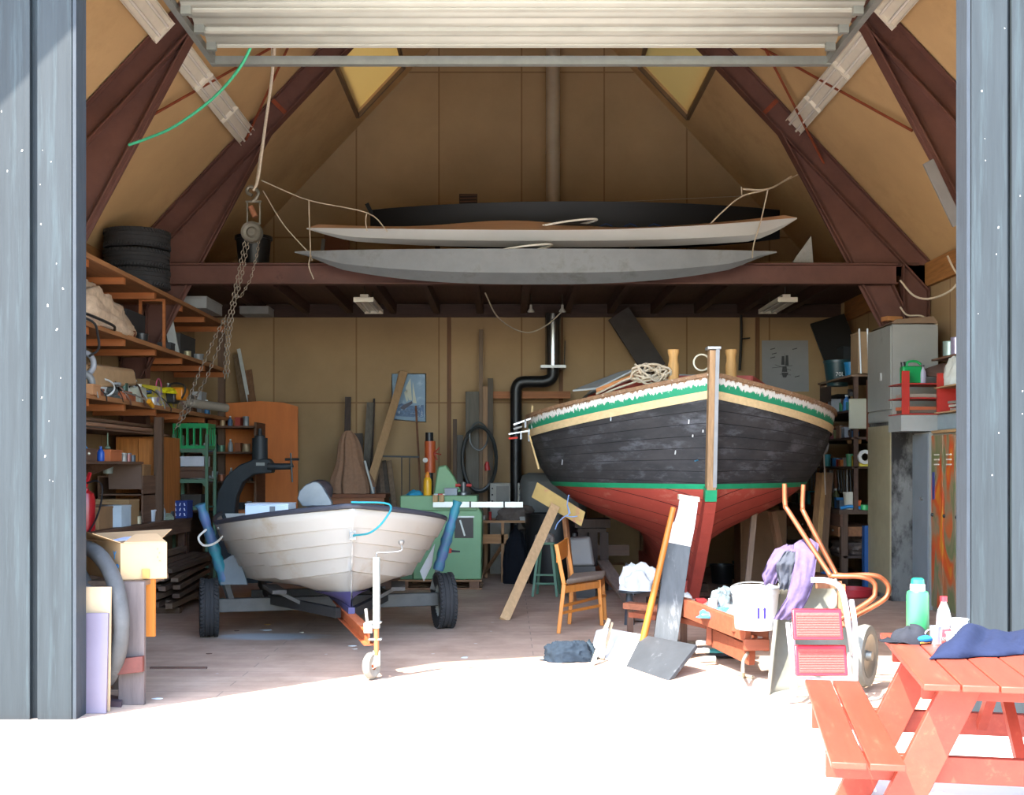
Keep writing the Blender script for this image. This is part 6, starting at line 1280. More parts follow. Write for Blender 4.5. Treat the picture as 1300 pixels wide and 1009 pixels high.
tag(MB().bx((X(1096, 14.0), 13.95, 0), (X(1106, 14.0), 14.05, .80)).build('blue_post', paint('#1f4678')), 'dark blue post standing under the near end of the right tool bench', 'post')
heap('wood_scrap', (4.35, 14.7, .432), (.3, .4, .2), mat('#5e5048', rough=.8, var=.5, sc=10, hex2='#8a8c8a', amt=.35, sc2=12), 'heap of mixed offcuts and fittings on the low shelf of the tool bench', 33, 'offcuts', .5, 5, 50, 20, kind='stuff')
# dark open recess with boards behind the frame leg
crate_box('speaker', (X(1060, 16.4), 16.3, 2.182), (X(1077, 16.4), 16.7, 2.5), '#1d1d1e', 'black box in the deep corner behind the teal bin')
for i, (px0, px1, hx, lab) in enumerate(((1030, 1035, '#7a5a3a', 'brown board leaning below the boat shoulder at the tool bench'), (1036, 1043, '#96744a', 'tan board leaning second below the boat shoulder'), (1044, 1048, '#5e4632', 'dark board leaning third below the boat shoulder'))):
    board('board', (X(px0, 14.2)-.05, 14.05, 0), P(px1, 600, 14.3)+V((.05, 0, 0)), .08, .02, wood(hx, 'z'), lab, up=(0, 1, 0))
tag(MB().prism([P(1015, 614, 14.6), P(1050, 585, 14.6), P(1056, 600, 14.6), P(1056, 640, 14.6), P(1000, 640, 14.6)], (0, .03, 0)).build('plywood_sheet', wood('#8b6a42', 'x')), 'tan plywood offcut standing behind the right bilge of the boat', 'plywood').location.z = 0.0
# big black beam leaning right of poster and wall items
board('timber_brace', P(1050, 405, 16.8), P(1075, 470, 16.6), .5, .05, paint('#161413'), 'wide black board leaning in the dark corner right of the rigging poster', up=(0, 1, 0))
board('timber_brace', P(785, 398, 17.0), P(832, 470, 17.0), .34, .08, mat('#3f3936', rough=.7, var=.2, sc=4), 'thick dark slanting beam on the back wall above the coiled rope', 'beam', up=(0, 1, 0))
tag(MB().tube(smooth_path([P(941, 400, 17.3), P(941, 430, 17.3), P(939, 470, 17.3)], 3), .02, 8).tube([P(941, 430, 17.3), P(952, 429, 17.2)], .012, 6).build('wall_conduit', paint('#1e1b1a')), 'black conduit with a side stub on the back wall left of the rigging poster', 'conduit')
# ================================================================= RIGHT FOREGROUND
# rudder: blade lying on the floor, stock standing behind
M_blade = mat('#34373a', rough=.6, var=.2, sc=4, bump=.04, hex2='#6f7274', amt=.36, sc2=5); M_wh = mat('#b9b7b2', rough=.5, var=.06, sc=4, bump=.02)
rb_ = thing('painted_board', 'broad board, half white and half slate grey, propped on the floor in the sun', 'board', G(810, 862))
pa = [P(758, 826, 8.75), G(847, 866)+V((0, 0, .0)), P(884, 815, 8.75), P(818, 797, 9.0), P(768, 797, 9.15)]
a0, a1 = V((X(766, 8.95), 8.95, 0.02)), G(848, 865); 
nu_ = 0
A_ = G(772, 838); B_ = G(848, 864); C_ = P(884, 818, B_.y+.32); D_ = P(770, 797, A_.y+.42)
def lerp(a, b_, t): return V(a).lerp(V(b_), t)
E1, E2 = lerp(A_, B_, .32), lerp(D_, C_, .42)
A0 = P(750, 826, A_.y+.06)
up_ = (C_-B_).cross(A_-B_).normalized()*-.03
MB().prism([A0, A_, E1, E2, D_, P(757, 800, D_.y)], up_).build('white_half', M_wh, rb_, world=True, label='white painted half')
MB().prism([E1, B_, C_, E2], up_).build('grey_half', M_blade, rb_, world=True, bev=.004)
rs = thing('rudder_stock', 'tall weathered plank, grey below and white at its shaped top, leaning upright', 'plank', G(846, 806)); d8 = 9.35
lo = [P(829, 815, 9.0), P(856, 815, 9.0)]
g = MB().prism([P(828, 830, 9.08), P(858, 830, 9.08), P(877, 694, 9.25), P(846, 688, 9.25)], (0, .045, 0)); g.build('grey_lower', mat('#484b4c', rough=.7, var=.2, sc=4, stretch=(5, 5, .6), bump=.08, hex2='#6b6e6e', amt=.36), rs, world=True, bev=.003)
MB().prism([P(846, 688, 9.25), P(877, 694, 9.25), P(882, 670, 9.28), P(887, 633, 9.32), P(864, 629, 9.32), P(862, 645, 9.3), P(857, 662, 9.28), P(849, 668, 9.27)], (0, .045, 0)).build('white_head', M_wh, rs, world=True, bev=.003)
MB().hexa([P(862, 634, 9.31)-V((0, .02, 0)), P(888, 637, 9.31)-V((0, .02, 0)), P(888, 637, 9.31)+V((0, .08, 0)), P(862, 634, 9.31)+V((0, .08, 0)), P(862, 627, 9.31)-V((0, .02, 0)), P(888, 631, 9.31)-V((0, .02, 0)), P(888, 631, 9.31)+V((0, .08, 0)), P(862, 627, 9.31)+V((0, .08, 0))]).build('head_cap', paint('#b9b09a'), rs, world=True, bev=.003)
tag(MB().tube([P(816, 814, 9.1), P(855, 644, 9.2)], [.028, .022], 14).build('wooden_pole', wood('#9c5c20', 'z', .12, .4)), 'orange varnished wooden pole leaning beside the tall grey plank', 'pole')
board('lath', G(752, 845)+V((0, 0, .01)), P(773, 786, 9.3), .03, .02, wood('#b9a888', 'z'), 'pale lath standing behind the left end of the white board', up=(0, 1, 0))
board('lath', G(765, 838)+V((0, 0, .01)), P(777, 790, 9.3), .02, .02, wood('#a08a70', 'z'), 'thin brown lath right of the pale one behind the white board', up=(0, 1, 0))
heap('jeans', G(722, 838)+V((0, 0, .001)), (.19, .12, .16), cloth('#232b33', .25), 'crumpled dark grey-blue clothes lying on the sunlit floor', 41, 'clothes', .5, 2.6)
heap('jacket', G(745, 836)+V((0, 0, .001)), (.07, .09, .13), cloth('#2f3940', .2), 'folded grey sleeve at the right end of the crumpled clothes', 43, 'clothes', .4, 3)
# white cloth on a stand
sd_ = thing('stand', 'dark metal stand carrying a crumpled white cloth behind the pole', 'stand', G(799, 790+3))
dd = 11.2; MB().tube([(X(799, dd), dd, 0), (X(799, dd), dd, .30)], [.05, .03], 12).build('post', paint('#3a3d42'), sd_, world=True); MB().lathe([(0, .30), (.14, .31), (.14, .33), (0, .33)], (X(804, dd), dd, 0), 18).build('top_plate', paint('#33363a'), sd_, world=True)
heap('white_cloth', (X(810, dd), dd, .332), (.17, .15, .25), cloth('#cfcdc9'), 'crumpled white cloth on the dark stand behind the orange pole', 51, 'cloth', .5, 3.)
heap('white_cloth', (X(866, 9.9), 9.95, .345), (.10, .1, .09), cloth('#bdbbb7'), 'pale rag behind the tall grey plank on the timber trestle', 53, 'cloth', .4, 3.)
# timber frame / cradle cart
ct = thing('timber_cradle', 'red-brown timber boat cradle of bolted beams standing in the sun', 'cradle', (1.55, 8.8, 0)); M_ct = wood('#7a3f29', 'x', .18)
MB().beam(P(862, 768, 9.3), P(950, 802, 8.3), .05, .14).build('upper_beam', M_ct, ct, world=True, bev=.004)
MB().beam(P(900, 806, 9.0), P(955, 832, 8.35), .05, .14).build('lower_beam', M_ct, ct, world=True, bev=.004)
MB().beam(P(930, 792, 8.45), P(976, 800, 8.4), .06, .10).build('upper_crosspiece', M_ct, ct, world=True, bev=.004)
MB().beam(P(944, 818, 8.3), P(976, 818, 8.3), .06, .08).build('lower_crosspiece', M_ct, ct, world=True, bev=.004)
for a, b_ in (((900, 790, 8.9), (900, 818, 8.9)), ((948, 795, 8.35), (948, 830, 8.35)), ((972, 795, 8.4), (972, 826, 8.4)), ((958, 798, 8.55), (958, 824, 8.55))): MB().beam(P(*a), P(*b_), .035, .035, (0, 1, 0)).build('upright', M_ct, ct, world=True)
MB().beam(P(795, 768, 9.9), P(870, 775, 9.6), .12, .05).build('rear_beam', wood('#8a5238', 'x'), ct, world=True)
MB().beam(P(808, 779, 9.7), P(842, 783, 9.5), .2, .04).build('rear_plank', M_ct, ct, world=True)
MB().beam(P(866, 786, 9.3), P(905, 795, 9.1), .1, .04).build('middle_plank', M_ct, ct, world=True)
for a in ((800, 772, 9.9), (868, 778, 9.6)): 
    q = P(*a); MB().beam((q.x, q.y, 0), (q.x, q.y, q.z), .05, .05, (0, 1, 0)).build('leg', wood('#5a4032', 'z'), ct, world=True)
q = MB().tube(smooth_path([P(950, 828, 8.35), P(944, 838, 8.2), P(943, 852, 8.0), G(944, 860)+V((0, 0, .012)), G(938, 858)+V((0, 0, .012)), G(956, 862)+V((0, 0, .012))], 4), .012, 8); q.build('bent_foot', paint('#8a8270'), ct, world=True)
MB().prism([P(852, 755, 9.7), P(930, 768, 8.9), P(938, 784, 8.4), P(900, 784, 8.9), P(866, 771, 9.3)], (0, 0, -.02)).build('top_board', wood('#c09a80', 'x'), ct, world=True)
# things on the cradle
def on(px, py, d): return P(px, py, d)
heap('blue_bag', P(912, 783, 8.85), (.15, .10, .07), mat('#3f7fae', rough=.35, var=.15, sc=8, bump=.1), 'light blue plastic bag lying on the cradle board', 61, 'bag', .4, 3)
can(P(905, 775, 8.95), .035, .09, '#c8c4c0', 'white tin on the cradle board beside the light blue bag')
crate_box('small_box', P(890, 770, 9.2)+V((-.03, 0, 0)), P(890, 770, 9.2)+V((.04, .08, .06)), '#b83a34', 'small red box on the cradle board left of the white tin')
heap('clear_bag', P(917, 775, 9.05), (.11, .1, .16), mat('#5c6669', rough=.2, var=.4, sc=10, spec=.6), 'crumpled clear grey bag behind the white bucket', 63, 'bag', .4, 3)
bk = thing('white_bucket', 'large white plastic bucket with two purple arrow marks, standing on the cradle', 'bucket', P(959, 799, 8.25)); M_bk = plastic('#c0bfbc')
bc = P(959, 798, 8.25)
MB().lathe([(0, 0), (.135, 0), (.14, .006), (.16, .25), (.168, .25), (.17, .29), (.16, .295), (.155, .27), (.13, .01), (0, .01)], bc, 32).build('body', M_bk, bk, world=True)
MB().tube(arc(bc+V((0, 0, .27)), .172, PI*.02, PI*.98, 20, V((1, 0, 0)), V((0, .8, .25))), .005, 6).build('bail', met('#a9a9a6'), bk, world=True)
for px in (963, 971):
    p = P(px, 779, 8.09); p.y = bc.y-.152*math.cos(math.asin(min(.9, (p.x-bc.x)/.152)))-.004
    q = MB().box(p, (.014, .006, .07)); q.prism([p+V((-.012, -.002, .028)), p+V((.012, -.002, .028)), p+V((0, -.002, .045))], (0, .004, 0)); q.build('arrow_mark', paint('#2a1f66'), bk, world=True, flat=True)
# paint roller sleeves / bottles below
for i, (px, py, d, lab) in enumerate(((893, 799, 9.1, 'white roller lying highest under the cradle beam'), (892, 805, 9.0, 'white roller lying in the middle under the cradle beam'), (900, 812, 8.9, 'white roller lying lowest under the cradle beam'))):
    p = P(px, py, d); tag(MB().tube([p+V((-.05, 0, 0)), p+V((.05, .02, 0))], .02, 12).build('paint_roller', paint('#c9c7c0')), lab, 'roller').location.z = .03+.045*(2-i)
hd = thing('handheld_tool', 'turquoise and black tool lying on the floor under the cradle', 'power tool', G(925, 835)); MB().ball((0, 0, .05), (.18, .07, .035), 20).build('body', plastic('#3a8f8c'), hd); MB().ball((0, 0, .032), (.19, .08, .03), 20).build('base', plastic('#232528'), hd)
for i, (px, py) in enumerate(((894, 828), (914, 832))): tag(MB().lathe([(0, 0), (.02, 0), (.026, .02), (.02, .045), (0, .05)], G(px, py), 14).build('roller_ball', paint('#c6c6c2')), ('left', 'right')[i]+' white round knob on the floor in front of the turquoise tool', 'knob')
board('batten', G(838, 815)+V((.05, 0, .01)), P(880, 800, 9.7)+V((0, 0, -.1)), .12, .02, wood('#8d7f6a', 'x'), 'olive-grey board on the floor behind the grey blade')
# wheelbarrow tipped up, tray towards the camera
wbw = thing('wheelbarrow', 'upended wheelbarrow with grey tray, copper-coloured tube handles and a large grey wheel', 'wheelbarrow', G(1040, 880)); M_tray = mat('#727166', rough=.55, var=.15, sc=4, bump=.02); M_cop = mat('#8f5438', rough=.3, metal=.6, var=.2, sc=10, bump=0)
def tray(u, v):
    a = lerp(P(975, 884, 7.75), P(1095, 868, 8.1), u); b_ = lerp(P(990, 742, 8.35), P(1060, 735, 8.45), u)
    p = lerp(a, b_, v); k = math.sin(PI*u)*math.sin(PI*min(1, v+.05)); return p+V((0, .26*k**.6, 0))
MB().grid(tray, 20, 16).build('tray', M_tray, wbw, world=True, thick=.012, off=0, ang=60)
rim = [tray(i/12, 0) for i in range(13)]+[tray(1, i/12) for i in range(1, 13)]+[tray(1-i/12, 1) for i in range(1, 13)]+[tray(0, 1-i/12) for i in range(1, 12)]
MB().tube(rim, .014, 8, closed=True).build('tray_rim', M_tray, wbw, world=True)
for sx, path in enumerate(([(996, 614, 8.15), (997, 641, 8.15), (1003, 652, 8.1), (1050, 724, 7.95), (1058, 731, 7.9), (1092, 732, 7.85), (1108, 738, 7.85), (1111, 750, 7.85), (1102, 764, 7.85), (1040, 802, 7.95)], [(1020, 615, 8.35), (1019, 644, 8.35), (1023, 655, 8.3), (1058, 722, 8.2), (1066, 730, 8.15), (1108, 730, 8.1), (1124, 738, 8.1), (1128, 750, 8.1), (1118, 764, 8.1), (1070, 790, 8.2)])):
    MB().tube(smooth_path([P(*p) for p in path], 6), .017, 12).build('handle_tube', M_cop, wbw, world=True)
for (a, b_) in (((1068, 795, 8.15), (1068, 742, 8.3)), ((1036, 742, 8.3), (1068, 742, 8.3))): MB().beam(P(*a), P(*b_), .05, .03, (0, 1, 0)).build('frame_bar', wood('#8a5a40', 'z'), wbw, world=True)
wc = P(1098, 832, 7.9)
w3 = MB().lathe([(.14, -.03), (.17, -.04), (.20, -.035), (.21, 0), (.20, .035), (.17, .04), (.14, .03), (.14, -.03)], wc, 36, (PI/2, 0, 1.0)).build('tyre', mat('#6b6b63', rough=.6, var=.2, sc=8), wbw, world=True)
MB().lathe([(0, -.05), (.03, -.05), (.035, -.015), (.10, -.03), (.145, -.035), (.145, .035), (.10, .01), (.035, .015), (.03, .05), (0, .05)], wc, 28, (PI/2, 0, 1.0)).build('rim', met('#8c8c84', .5), w3, world=True)
# jacket draped over the handles
def jk(cx0, pts, hexc, nm, seed, depth=.1):
    def fn(u, v):
        l, r = None, None; n_ = len(pts)-1; k = min(n_-1, int(v*n_)); t = v*n_-k
        a, b_ = pts[k], pts[k+1]; y = a[0]+(b_[0]-a[0])*t; x0_ = a[1]+(b_[1]-a[1])*t; x1_ = a[2]+(b_[2]-a[2])*t; dp = a[3]+(b_[3]-a[3])*t
        an = 2*PI*u; x = (x0_+x1_)/2+(x1_-x0_)/2*math.cos(an)
        n1 = noise.noise(V((math.cos(an)*2.2+seed, v*3, math.sin(an)*2)))*.03; n2 = .014*noise.noise(V((math.cos(an)*3+seed, v*7, math.sin(an)*3)))
        p = P(x, y, dp); rad = depth*(1+.3*math.sin(v*7))*(.15+.85*math.sin(PI*min(.97, max(.03, v))))
        return p+V((n1*.5, -rad*math.sin(an)+n1+n2, n1*.4))
    return MB().grid(fn, 40, 24, close_u=True)
jt = thing('sweater', 'lilac-grey sweater hanging over the wheelbarrow handles, sleeves dangling', 'sweater', P(1015, 792, 8.0))
M_jk = cloth('#544862', .15)
jk(0, [(684, 1018, 1030, 8.12), (690, 1008, 1040, 8.08), (715, 1005, 1036, 8.0), (740, 1003, 1033, 7.95), (760, 998, 1026, 7.92), (775, 988, 1018, 7.92), (786, 982, 1008, 7.95)], '', '', 2, .05).build('body', M_jk, jt, world=True, ang=70)
jk(0, [(692, 996, 1012, 8.15), (697, 984, 1012, 8.1), (712, 975, 1004, 8.05), (728, 968, 992, 8.05), (741, 970, 986, 8.05)], '', '', 6, .05).build('sleeve', M_jk, jt, world=True, ang=70)
jk(0, [(700, 996, 1014, 8.03), (715, 985, 1012, 8.0), (735, 988, 1006, 8.0), (748, 990, 1004, 8.0)], '', '', 9, .04).build('lining', cloth('#3c3e44'), jt, world=True, ang=70, label='dark grey inside of the sweater')
# step ladder
sl_ = thing('step_ladder', 'small folding step stool with two red-rimmed treads and a white tubular frame', 'step ladder', G(1050, 890)); M_wt = mat('#aaa5ae', rough=.3, var=.03, bump=0, spec=.5); M_rt = plastic('#a01620', .35)
dl = 7.42
MB().tube(smooth_path([G(1085, 868)+V((.02, 0, .01)), P(1078, 800, 7.5), P(1073, 765, 7.55), P(1066, 745, 7.58), P(1050, 737, 7.6), P(1030, 736, 7.6)], 6), .0185, 12).build('frame_tube', M_wt, sl_, world=True)
MB().tube(smooth_path([P(1086, 868, 7.45), P(1086, 800, 7.4), P(1081, 762, 7.5)], 5), .016, 12).build('frame_tube', M_wt, sl_, world=True)
MB().tube(smooth_path([P(1000, 790, 7.55), P(1004, 830, 7.5), P(1007, 860, 7.45), G(1003, 893)+V((0, 0, .01))], 5), .014, 10).build('frame_tube', M_wt, sl_, world=True)
MB().tube(smooth_path([P(1006, 790, 7.6), P(1010, 850, 7.6), G(1011, 885)+V((0, 0, .01))], 5), .011, 10).build('rear_leg', M_wt, sl_, world=True)
MB().tube([P(1008, 862, 7.42), P(1088, 862, 7.42)], .012, 8).build('cross_tube', M_wt, sl_, world=True)
for i, (y0, y1, xa, xb) in enumerate(((773, 812, 1008, 1071), (819, 858, 1011, 1077))):
    a, b_, c_, e_ = P(xa, y1, 7.36), P(xb, y1, 7.38), P(xb-3, y0, 7.46), P(xa-2, y0, 7.44)
    t_ = MB().prism([a, b_, c_, e_], (0, .03, 0)).build('tread', M_rt, sl_, world=True, bev=.006)
    q = lambda u, v: lerp(lerp(a, b_, u), lerp(e_, c_, u), v)+V((0, -.004, 0))
    MB().prism([q(.06, .1), q(.94, .1), q(.94, .88), q(.06, .88)], (0, .008, 0)).build('ribbed_pad', mat('#93423a', rough=.7, var=.1, sc=60, bump=.2), t_, world=True, label='faded ribbed tread pad')
    for k in range(9): 
        v_ = .14+.08*k; MB().beam(q(.07, v_)+V((0, -.002, 0)), q(.93, v_)+V((0, -.002, 0)), .003, .004).build('rib', paint('#86362f'), t_, world=True)

# picnic table
pc = thing('picnic_table', 'red-orange painted wooden picnic table with attached bench at the right doorpost', 'picnic table', (2.2, 4.9, 0), ang_t := math.radians(-11)); M_pc = mat('#8a3424', rough=.5, var=.14, sc=3, bump=.05, hex2='#964632', amt=.36, sc2=3, stretch=(6, .8, 6))
Wt_ = wm(pc); ct_ = V((0, 0, 0))
# local: x across, y along; left edge of the top at local x = -w/2
import_corner = Wt_.inverted() @ P(1118, 803, 1500*.78/(803-592)); fc = Wt_.inverted() @ P(1172, 868, 1500*.78/(868-592))
xl_, yb_, yf_ = (import_corner.x+fc.x)/2, import_corner.y, fc.y
nb = 6; bw = .125
for i in range(nb): MB().bx((xl_+i*(bw+.006), yf_, .695), (xl_+i*(bw+.006)+bw, yb_, .72)).build('top_plank', M_pc, pc, bev=.004)
wt = nb*(bw+.006); xm = xl_+wt/2
bb = Wt_.inverted() @ P(1022, 862, 1500*1.07/(862-592)); 
for sg in (-1, 1):
    for i in range(2):
        x = (bb.x+i*.135) if sg < 0 else (2*xm-bb.x-i*.135-.125)
        MB().bx((x, yf_-.02, .405), (x+.125, bb.y, .43)).build('bench_plank', M_pc, pc, bev=.004)
for y in (yf_+.22, yb_-.25):
    for sg in (-1, 1):
        MB().beam((xm+sg*.24, y, .69), (xm+sg*.52, y, 0), .045, .12, (0, 1, 0)).hexa if 0 else None
        a = V((xm+sg*.22, y, .694)); b_ = V((xm+sg*.55, y, 0)); w_ = .075
        MB().hexa([b_+V((-w_, -.022, 0)), b_+V((w_, -.022, 0)), b_+V((w_, .022, 0)), b_+V((-w_, .022, 0)), a+V((-w_, -.022, 0)), a+V((w_, -.022, 0)), a+V((w_, .022, 0)), a+V((-w_, .022, 0))]).build('leg', M_pc, pc, bev=.003)
    MB().bx((bb.x+.0, y+.024, .305), (2*xm-bb.x, y+.064, .404)).build('crossbar', M_pc, pc, bev=.003)
    MB().bx((xl_+.03, y+.024, .62), (xl_+wt-.03, y+.064, .694)).build('top_batten', M_pc, pc)
MB().beam((xm, (yf_+yb_)/2, .67), (xm, yf_+.26, .36), .04, .04).build('diagonal_brace', M_pc, pc); MB().beam((xm, (yf_+yb_)/2, .67), (xm, yb_-.29, .36), .04, .04).build('diagonal_brace', M_pc, pc)
zt3 = .721
def T(px, py, z=zt3): d = 1500*(EYE-z)/(py-CY); return V((X(px, d), d, z))
th = thing('thermos_flask', 'green thermos flask with silver neck standing on the picnic table', 'flask', T(1165, 812))
MB().lathe([(0, 0), (.046, 0), (.049, .006), (.049, .20), (.046, .215), (.034, .222), (0, .222)], n=28).build('body', plastic('#2f7a48', .35), th); MB().lathe([(.033, .22), (.034, .225), (.034, .25), (.03, .252), (0, .252)], n=24).build('neck', met('#cfc6c4', .2), th); MB().lathe([(.03, .251), (.028, .272), (.02, .278), (0, .279)], n=20).build('stopper', plastic('#146a50', .3), th)
pb = thing('water_bottle', 'clear plastic bottle with a red cap on the picnic table', 'bottle', T(1198, 812))
MB().lathe([(0, 0), (.030, 0), (.032, .01), (.032, .105), (.026, .135), (.014, .165), (.0125, .175), (0, .175)], n=24).build('body', mat('#e6e8ea', rough=.08, var=0, bump=0, trans=.85, spec=.5), pb)
MB().lathe([(.0331, .018), (.0334, .018), (.0334, .05), (.0331, .05)], n=24).build('red_label', paint('#c04048'), pb); MB().lathe([(0, .172), (.016, .172), (.016, .195), (0, .196)], n=16).build('cap', plastic('#b8222c'), pb)
mg = thing('steel_mug', 'small steel mug beside the green flask on the picnic table', 'mug', T(1188, 817)); MB().lathe([(0, 0), (.026, 0), (.027, .078), (.0255, .078), (.024, .004), (0, .004)], n=24).build('body', met('#c2bfc0', .3), mg); MB().tube(arc((-.025, 0, .04), .022, PI/2, 3*PI/2, 10), .004, 6).build('handle', met('#b5b2b3', .3), mg)
for i, (px, py, h_, lab) in enumerate(((1218, 815, .10, 'stacked clear plastic cup on the picnic table behind the navy sweater'), (1209, 818, .05, 'short white plastic cup between bottle and clear cup'))):
    t = thing('plastic_cup', lab, 'cup', T(px, py)); r_ = .04 if i == 0 else .03
    MB().lathe([(0, 0), (r_*.75, 0), (r_*.9, h_), (r_, h_), (r_, h_+.004), (r_*.86, h_), (r_*.72, .003), (0, .003)], n=24).build('body', mat('#e4e4e6', rough=.2, var=0, bump=0, trans=.5 if i == 0 else 0, spec=.5), t)
    MB().lathe([(r_*.93, h_*.55), (r_*.95, h_*.57), (r_*.93, h_*.6), (r_*.92, h_*.57)], n=24).build('ridge', paint('#d5d5d6'), t)
# cap
hp = thing('flat_cap', 'dark grey peaked cap with a blue lining on the corner of the picnic table', 'cap', T(1155, 815))
def capf(u, v):
    a = 2*PI*u; b_ = PI/2*v; return (.085*math.cos(a)*math.cos(b_)**.7, .075*math.sin(a)*math.cos(b_)**.7, .002+.065*math.sin(b_)*(1+.15*math.cos(a))+.006*math.sin(a*5))
MB().grid(capf, 32, 10, close_u=True).build('crown', cloth('#27282c'), hp, ang=70)
MB().grid(lambda u, v: (-.075-.06*v*math.cos((u-.5)*2.6), (u-.5)*.15*(1-.25*v), .014-.006*v), 12, 5).build('peak', cloth('#222327'), hp, thick=.005, ang=70)
MB().ball((.04, -.050, .022), (.045, .028, .018), 14).build('lining', cloth('#1f5688'), hp, label='bright blue lining')
MB().beam((.02, -.079, .008), (.07, -.055, .008), .003, .006).build('strap', paint('#b07a3a'), hp)
# navy sweater
def sw(u, v):
    a = lerp(T(1180, 838), T(1300, 832), u); b_ = lerp(T(1212, 812), T(1330, 806), u); p = lerp(a, b_, v)
    h_ = .05*math.sin(PI*v)**.6*(1+.9*math.exp(-((u-.28)/.13)**2))*(math.sin(PI*min(1, max(0, u*2.2+.05)) / 1) if u < .22 else 1)
    n_ = .012*noise.noise(V((u*7, v*4, 2)))+.006*math.sin(u*22+v*4)*math.sin(PI*v)
    return p+V((0, .01*math.sin(u*15), max(.002, h_+n_*math.sin(PI*v))))
tag(MB().grid(sw, 60, 20).build('navy_sweater', cloth('#1e2438', .1), ang=80, thick=.006, off=1), 'navy blue sweater laid across the picnic table', 'sweater')
# ================================================================= LAMPS, HOIST, ROPES AND CHAINS ABOVE
M_lh = mat('#cfc6b4', rough=.4, var=.06, bump=0, spec=.4); M_tb = plastic('#e0dbd0', .2)
proto_lamp = None
def lamp(c, rx, lab, grp, wid=.24, L_=1.15):
    global proto_lamp
    if proto_lamp is None:
        t = thing('strip_light', lab, 'ceiling light', (0, 0, 0), group=grp)
        q = MB().box((0, 0, 0), (.24, L_, .02)); q.box((0, 0, .03), (.10, L_*.9, .05)); 
        for sx in (-1, 1): q.hexa([(sx*.12-.004, -L_/2, -.04), (sx*.12+.004, -L_/2, -.04), (sx*.12+.004, L_/2, -.04), (sx*.12-.004, L_/2, -.04), (sx*.11-.004, -L_/2, .01), (sx*.11+.004, -L_/2, .01), (sx*.11+.004, L_/2, .01), (sx*.11-.004, L_/2, .01)])
        q.build('housing', M_lh, t)
        for sy in (-1, 1): MB().box((0, sy*(L_/2), -.02), (.25, .012, .06)).build('end_cap', M_lh, t)
        for sx in (-.055, .055): MB().tube([(sx, -L_/2+.02, -.03), (sx, L_/2-.02, -.03)], .014, 8).build('tube', M_tb, t)
        proto_lamp = t; r = t
    else: r = dup(proto_lamp, None, None, lab, grp)
    r.location = c; r.rotation_euler = rx; r['label'] = lab; return r
zl = 5.40
for i, (yc, l_) in enumerate(((10.1, 'nearest the door'), (11.5, 'second from the door'), (12.62, 'third from the door'), (13.75, 'farthest, by the second frame'))):
    lamp((-3.13, yc, roof_z(-3.13)-.10), (0, -.82, 0), f'strip light under the left roof slope, {l_}', 'strip lights in the left row')
for i, (yc, l_) in enumerate(((10.1, 'nearest the door'), (11.5, 'second from the door'), (12.62, 'third from the door'), (13.75, 'farthest, by the second frame'))):
    lamp((3.42, yc, roof_z(3.42)-.10), (0, .82, 0), f'strip light under the right roof slope, {l_}', 'strip lights in the right row')
for i, (yc, l_) in enumerate(((12.9, 'nearer one'), (14.1+.2, 'middle one'), (15.6, 'farthest one, by the back wall'))): lamp((.2, yc, 7.35+.0), (0, 0, 0), f'strip light hanging under the roof ridge, {l_}', 'strip lights under the ridge')
for yc, l_ in ((12.9, 'nearer'), (14.3, 'middle'), (15.6, 'farther')):
    for dy in (-.4, .4): tag(MB().cyl((.2, yc+dy, 7.41), (.2, yc+dy, 8.95), .004, 5).build('suspension_wire', met('#55504a')), f'{"near" if dy < 0 else "far"} wire holding the {l_} ridge strip light', 'wire')
for px, lab in ((-1.82, 'strip light under the loft on the left'), (3.52, 'strip light under the loft on the right')):
    lamp((px, 15.45, 3.62), (0, 0, 0), lab, 'strip lights under the loft')
    for yy in (15.0, 15.9): tag(MB().cyl((px, yy, 3.68), (px, yy, 3.85), .008, 6).build('lamp_hook', met('#5a5650')), ('near' if yy < 15.5 else 'far')+' hook of the '+lab, 'hook')
for px, l_ in ((674, 'left'), (714, 'right')):
    t = thing('spot_lamp', f'small white clip lamp under the loft, {l_} of the shiny flue' if l_ == 'right' else 'small white clip lamp under the loft, left of the shiny flue', 'lamp', P(px, 396, 16.4))
    MB().lathe([(.05, 0), (.045, .02), (.02, .05), (.015, .1), (0, .1)], n=16).build('shade', paint('#b9b4a8'), t); MB().cyl((0, 0, .1), (0, 0, .3), .006, 6).build('stem', met('#77736c'), t)
rope([P(616, 372, 15), P(630, 400, 15.5), P(650, 416, 16), P(672, 422, 16.3), P(695, 412, 16.4), P(713, 396, 16.4)], .009, 'grey cable sagging under the loft to the clip lamps')
# chain hoist
hs = thing('chain_hoist', 'old chain hoist block hanging on a rope at the left, its chains trailing down', 'chain hoist', P(320, 306, 12.4)); M_h = mat('#6d675c', rough=.5, metal=.5, var=.3, sc=8); dh = 12.4
q = MB().tube(smooth_path([P(320, 248, dh), P(314, 244, dh), P(315, 238, dh), P(322, 238, dh), P(328, 244, dh), P(325, 252, dh), P(320, 256, dh)], 4), .018, 8); q.build('hook', M_h, hs, world=True)
q = MB().beam(P(314, 256, dh), P(314, 285, dh), .015, .015, (0, 1, 0)); q.beam(P(330, 256, dh), P(330, 285, dh), .015, .015, (0, 1, 0)); q.beam(P(312, 256, dh), P(332, 256, dh), .015, .02); q.beam(P(313, 284, dh), P(331, 284, dh), .02, .02); q.build('frame', M_h, hs, world=True)
MB().lathe([(0, -.04), (.04, -.04), (.06, -.015), (.09, -.02), (.11, -.04), (.11, .04), (.09, .02), (.06, .015), (.04, .04), (0, .04)], P(320, 295, dh), 24, (PI/2, 0, 0)).build('pulley', M_h, hs, world=True)
MB().tube([P(318, 262, dh), P(324, 275, dh)], .03, 10).build('spindle', paint('#8a5a40'), hs, world=True)
